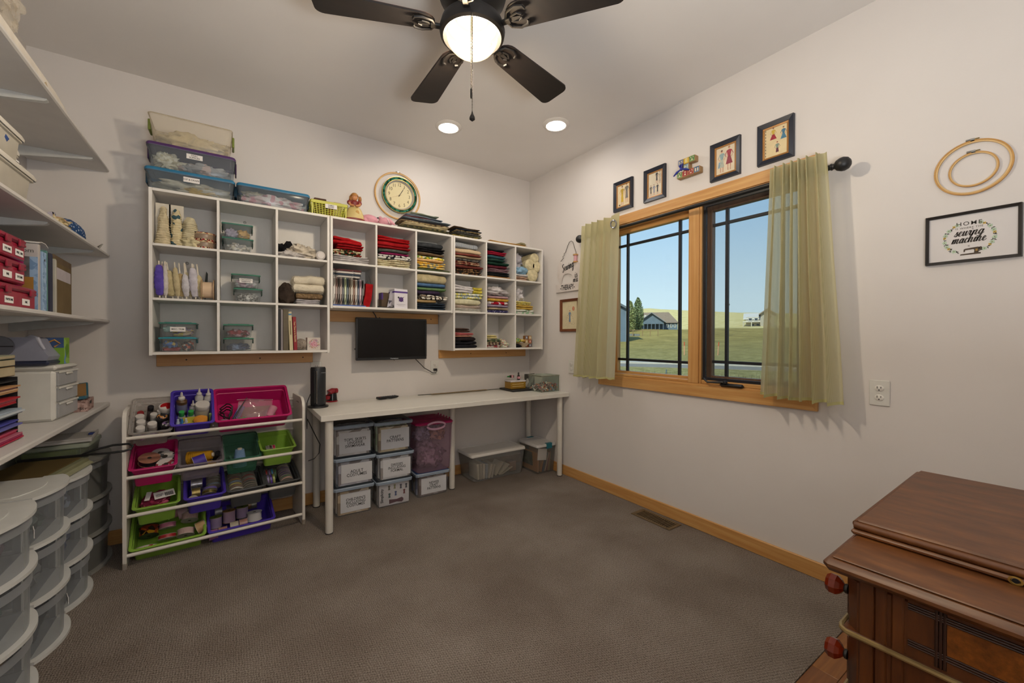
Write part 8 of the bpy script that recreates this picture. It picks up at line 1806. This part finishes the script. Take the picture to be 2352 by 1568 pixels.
for i, (x_, y_, col, nm) in enumerate(((.06, .045, '#6a4a5a', 'plum'), (.085, .05, '#3a3438', 'black'), (.115, .05, '#a8a49a', 'pale'), (.14, .055, '#b0a898', 'cream'))): one('thread_bobbin', '%s bobbin on the floor of the lime green bin' % nm, 'bobbin', MB().lathe([(.010, 0), (.010, .002), (.007, .003), (.007, .014), (.010, .015), (.010, .017)], n=14), M(col, .5), place(M4, x_, y_+.02, -h+.028, R(60), 0, R(i*40)), None, 'bobbins in the lime bin')
# ---------- row 2
M4, w, d, h = rbin('green bin of bagged pink ribbon on the third tier', (304, 1171), (412, 1151), 1105, GRm)
one('pink_ribbon_bag', 'bagged pink ribbon coils in the green third-tier bin', 'ribbon', MB().lump((0, 0, 0), (.062, .075, .036), 6, .35, 3, 26, 16), PRINT(['#8a2a44', '#a83a5a', '#70203a', '#b0566f'], 40), place(M4, .085, .125, -.058)); tg = thing('price_label', 'white barcode label on the bagged pink ribbon', 'label', place(M4, .125, .115, -.014, R(6), 0, R(10))); obj('card', B(-.045, .045, -.028, .028, 0, .0012), PAPER, tg)
for i in range(14): obj('bar', B(.002+i*.0026, .002+i*.0026+(.0013 if i % 3 else .0019), -.020, .012, .0012, .0017), INK, tg)
obj('text_line', MB().box(-.038, -.006, .004, .007, .0012, .0017).box(-.038, -.010, -.004, -.001, .0012, .0017).box(-.038, -.012, -.012, -.009, .0012, .0017), INK, tg); one('price_strip', 'narrow white label strip left of the barcode label', 'label', B(-.011, .011, -.036, .036, 0, .0012), PAPER, place(M4, .055, .125, -.018, R(4), 0, R(-6)))
M4, w, d, h = rbin('purple bin of metallic ribbon on the third tier', (423, 1147), (518, 1131), 1085, PUm)
MET = lambda c_: M(c_, .3, .6, .25, 60)
for i, (x_, y_, z_, r_, ww, c_, m_, nm, rx, ry) in enumerate(((.030, .160, -.070, .036, .055, '#8d8d96', 1, 'silver foil', 0, 90), (.034, .095, -.075, .030, .040, '#a8904a', 1, 'gold foil', 0, 90), (.140, .195, -.075, .036, .012, '#7d756c', 0, 'taupe', -70, 0), (.140, .170, -.075, .037, .012, '#8a8580', 0, 'pewter', -68, 0), (.140, .145, -.075, .037, .012, '#6d675e', 0, 'glittered grey', -66, 0), (.138, .118, -.076, .037, .013, '#5a6a7a', 0, 'slate blue', -64, 0), (.120, .090, -.075, .037, .014, '#5a4a9a', 0, 'blue-violet', -62, 8), (.115, .060, -.078, .037, .020, '#6a5c22', 1, 'olive lettered', -60, 8), (.040, .045, -.085, .024, .020, '#b5ab98', 0, 'cream', 20, 0))):
    spool('%s ribbon spool in the purple third-tier bin' % nm, place(M4, x_, y_*1.15, z_+.028, R(rx), R(ry)), r_, ww, MET(c_) if m_ else M(c_, .45), M('#a39a8e', .6))
M4, w, d, h = rbin('first dark grey bin of narrow ribbon spools on the third tier', (523, 1129), (610, 1114), 1082, GYm)
colsA = [('#8a1a20', 'deep red'), ('#9a8a6a', 'khaki'), ('#7a1520', 'wine'), ('#c08a2a', 'gold'), ('#7f9fc0', 'sky blue'), ('#c4b44a', 'lemon'), ('#7a4a34', 'brown'), ('#c9c4be', 'white')]; colsB = [('#8f8f90', 'silver'), ('#8a8a88', 'grey'), ('#9a1420', 'scarlet'), ('#8a8078', 'stone'), ('#8a1018', 'cherry'), ('#3a3a3a', 'charcoal'), ('#1f2a24', 'black-green'), ('#2a2a2c', 'black')]
for kk, (cs_, x_) in enumerate(((colsA, .048), (colsB, .122))):
    for i, (c_, nm) in enumerate(cs_): spool('%s narrow ribbon spool, %s row of the first dark grey bin' % (nm, ('left-hand', 'right-hand')[kk]), place(M4, x_, .245-.026*i, -.046-.0005*i, R(-72), 0, 0), .040, .011, M(c_, .35), M('#9a9284', .6), grp='narrow ribbon spools in the grey bins')
M4, w, d, h = rbin('second dark grey bin of narrow ribbon spools beside the rack end', (614, 1113), (693, 1098), 1066, GYm)
for i, (c_, nm, x_, y_) in enumerate((('#a82a24', 'tomato red', .020, .17), ('#8a6aa8', 'lavender', .036, .165), ('#2f8ab0', 'turquoise', .052, .17), ('#3f7a3a', 'leaf green', .068, .165), ('#9a86b5', 'lilac', .020, .10), ('#5a34a0', 'violet', .036, .095), ('#a8b05a', 'olive yellow', .052, .10))): spool('%s narrow ribbon spool standing on edge in the second dark grey bin' % nm, place(M4, x_-.004, y_+.03, -.046, 0, R(84), 0), .036, .012, M(c_, .35), M('#b0a89c', .6), grp='narrow ribbon spools in the grey bins')
for i, (c_, nm) in enumerate((('#2f3f5a', 'navy'), ('#8a8278', 'stone grey'), ('#4a2f7a', 'royal purple'), ('#6a5a8a', 'mauve'), ('#4f3080', 'grape'), ('#3a2a6a', 'indigo'), ('#2a5a3a', 'green'), ('#c9a090', 'salmon'))): spool('%s narrow ribbon spool stacked in the second dark grey bin' % nm, place(M4, .122, .250-.026*i, -.046, R(-72)), .038, .011, M(c_, .35), M('#a39a8c', .6), grp='narrow ribbon spools in the grey bins')
one('yellow_tag', 'small yellow tag at the front of the second dark grey bin', 'tag', B(-.010, .010, -.007, .007, 0, .002), M('#c9a81c', .6), place(M4, .075, .050, -.045, R(30)))
# ---------- row 3
M4, w, d, h = rbin('large green bin of wide ribbon reels on the bottom tier', (290, 1267), (472, 1227), 1180, GRm)
CR = M('#c4bcb2', .6)
for i, (x_, y_, z_, r_, ww, m_, nm, rx, ry) in enumerate(((.060, .195, -.075, .044, .030, PRINT(['#1f1a18', '#c9c4be', '#1f1a18', '#8a7a70'], 60), 'black and white floral', -60, 0), (.080, .150, -.080, .050, .006, M('#2a1a14', .5), 'dark brown', -50, 0), (.070, .110, -.080, .044, .052, PRINT(['#6a2a14', '#b8861c', '#2a1f14', '#a84a1c'], 45), 'orange autumn print', -66, 0), (.062, .040, -.085, .048, .010, PRINT(['#cfc4bc', '#cfc4bc', '#a02a34', '#cfc4bc'], 60), 'white with red hearts', -60, 0), (.150, .215, -.070, .030, .050, M('#c08a9a', .5), 'pale pink grosgrain', 0, 80), (.150, .130, -.072, .040, .026, M('#c0708a', .5), 'rose pink', -55, 0), (.150, .070, -.080, .042, .020, M('#a01a20', .4), 'bright red', -55, 0), (.155, .028, -.085, .036, .020, PRINT(['#2f5a34', '#8a8a8a', '#a03a3a'], 40), 'green striped', -50, 0), (.200, .205, -.070, .034, .045, PRINT(['#d0b0b8', '#b87a8a', '#d8c0c4'], 55, 'plaid'), 'pink checked', 0, 82), (.255, .215, -.070, .042, .026, M('#4a6a8a', .5), 'dusty blue', -60, 0), (.250, .150, -.075, .042, .040, PRINT(['#cbb5ae', '#8a2f34', '#cbb5ae'], 60, 'stripe'), 'red and white barber-striped', -66, 10), (.232, .065, -.085, .042, .034, PRINT(['#cbb5ae', '#7a2f34', '#cbb5ae'], 70, 'stripe'), 'maroon and white barber-striped', -66, 10), (.285, .075, -.065, .036, .046, M('#c4a070', .5), 'tan', -8, 70))):
    spool('%s ribbon reel in the large green bin' % nm, place(M4, x_, y_*1.15, z_+.026, R(rx), R(ry)), r_, ww, m_, CR if i not in (2, 1) else KJ, grp='wide ribbon reels in the large bins')
M4, w, d, h = rbin('large purple bin of satin ribbon rolls on the bottom tier', (479, 1225), (632, 1188), 1160, PUm)
SAT = lambda c_: M(c_, .3, var=.05)
for i, (x_, y_, z_, r_, ww, c_, nm, fl) in enumerate(((.040, .130, -h+.014, .034, .062, '#9a86a8', 'lilac satin', '#7a8a24'), (.110, .150, -h+.014, .035, .070, '#b093a8', 'mauve satin', '#a8802a'), (.180, .165, -h+.014, .034, .066, '#a08cac', 'violet-grey satin', '#7a8a24'), (.240, .110, -h+.020, .042, .050, '#d3d0d0', 'white satin', '#d3d0d0'))):
    spool('%s ribbon roll standing in the large purple bin' % nm, place(M4, x_, y_*1.1, z_+.022, R(-22)), r_, ww, SAT(c_), M(fl, .6) if i < 3 else SAT('#d6d3d2'), grp='satin rolls in the large purple bin', hub=.22)
for i, (x_, y_, c_, nm) in enumerate(((.024, .040, '#a86a9a', 'orchid'), (.070, .045, '#b08478', 'rose gold'), (.128, .070, '#b5aa96', 'ivory lace'), (.175, .075, '#a87c70', 'copper rose'))): spool('%s ribbon roll lying at the front of the large purple bin' % nm, place(M4, x_-.02, y_, -.050, 0, R(88), 0), .030, .042, SAT(c_), M('#b09a86', .6), grp='satin rolls in the large purple bin')
for i, (x_, c_, nm) in enumerate(((.06, '#8d8c92', 'silver glitter'), (.12, '#5f5e66', 'gunmetal glitter'), (.175, '#3f7a80', 'teal'), (.215, '#8a6a4a', 'bronze'), (.245, '#7a7a70', 'pewter'))): spool('%s ribbon roll at the back of the large purple bin' % nm, place(M4, x_-.02, .245, -.050, 0, R(88), 0), .030, .038, M(c_, .35, .4), M('#6a655c', .6), grp='satin rolls in the large purple bin')
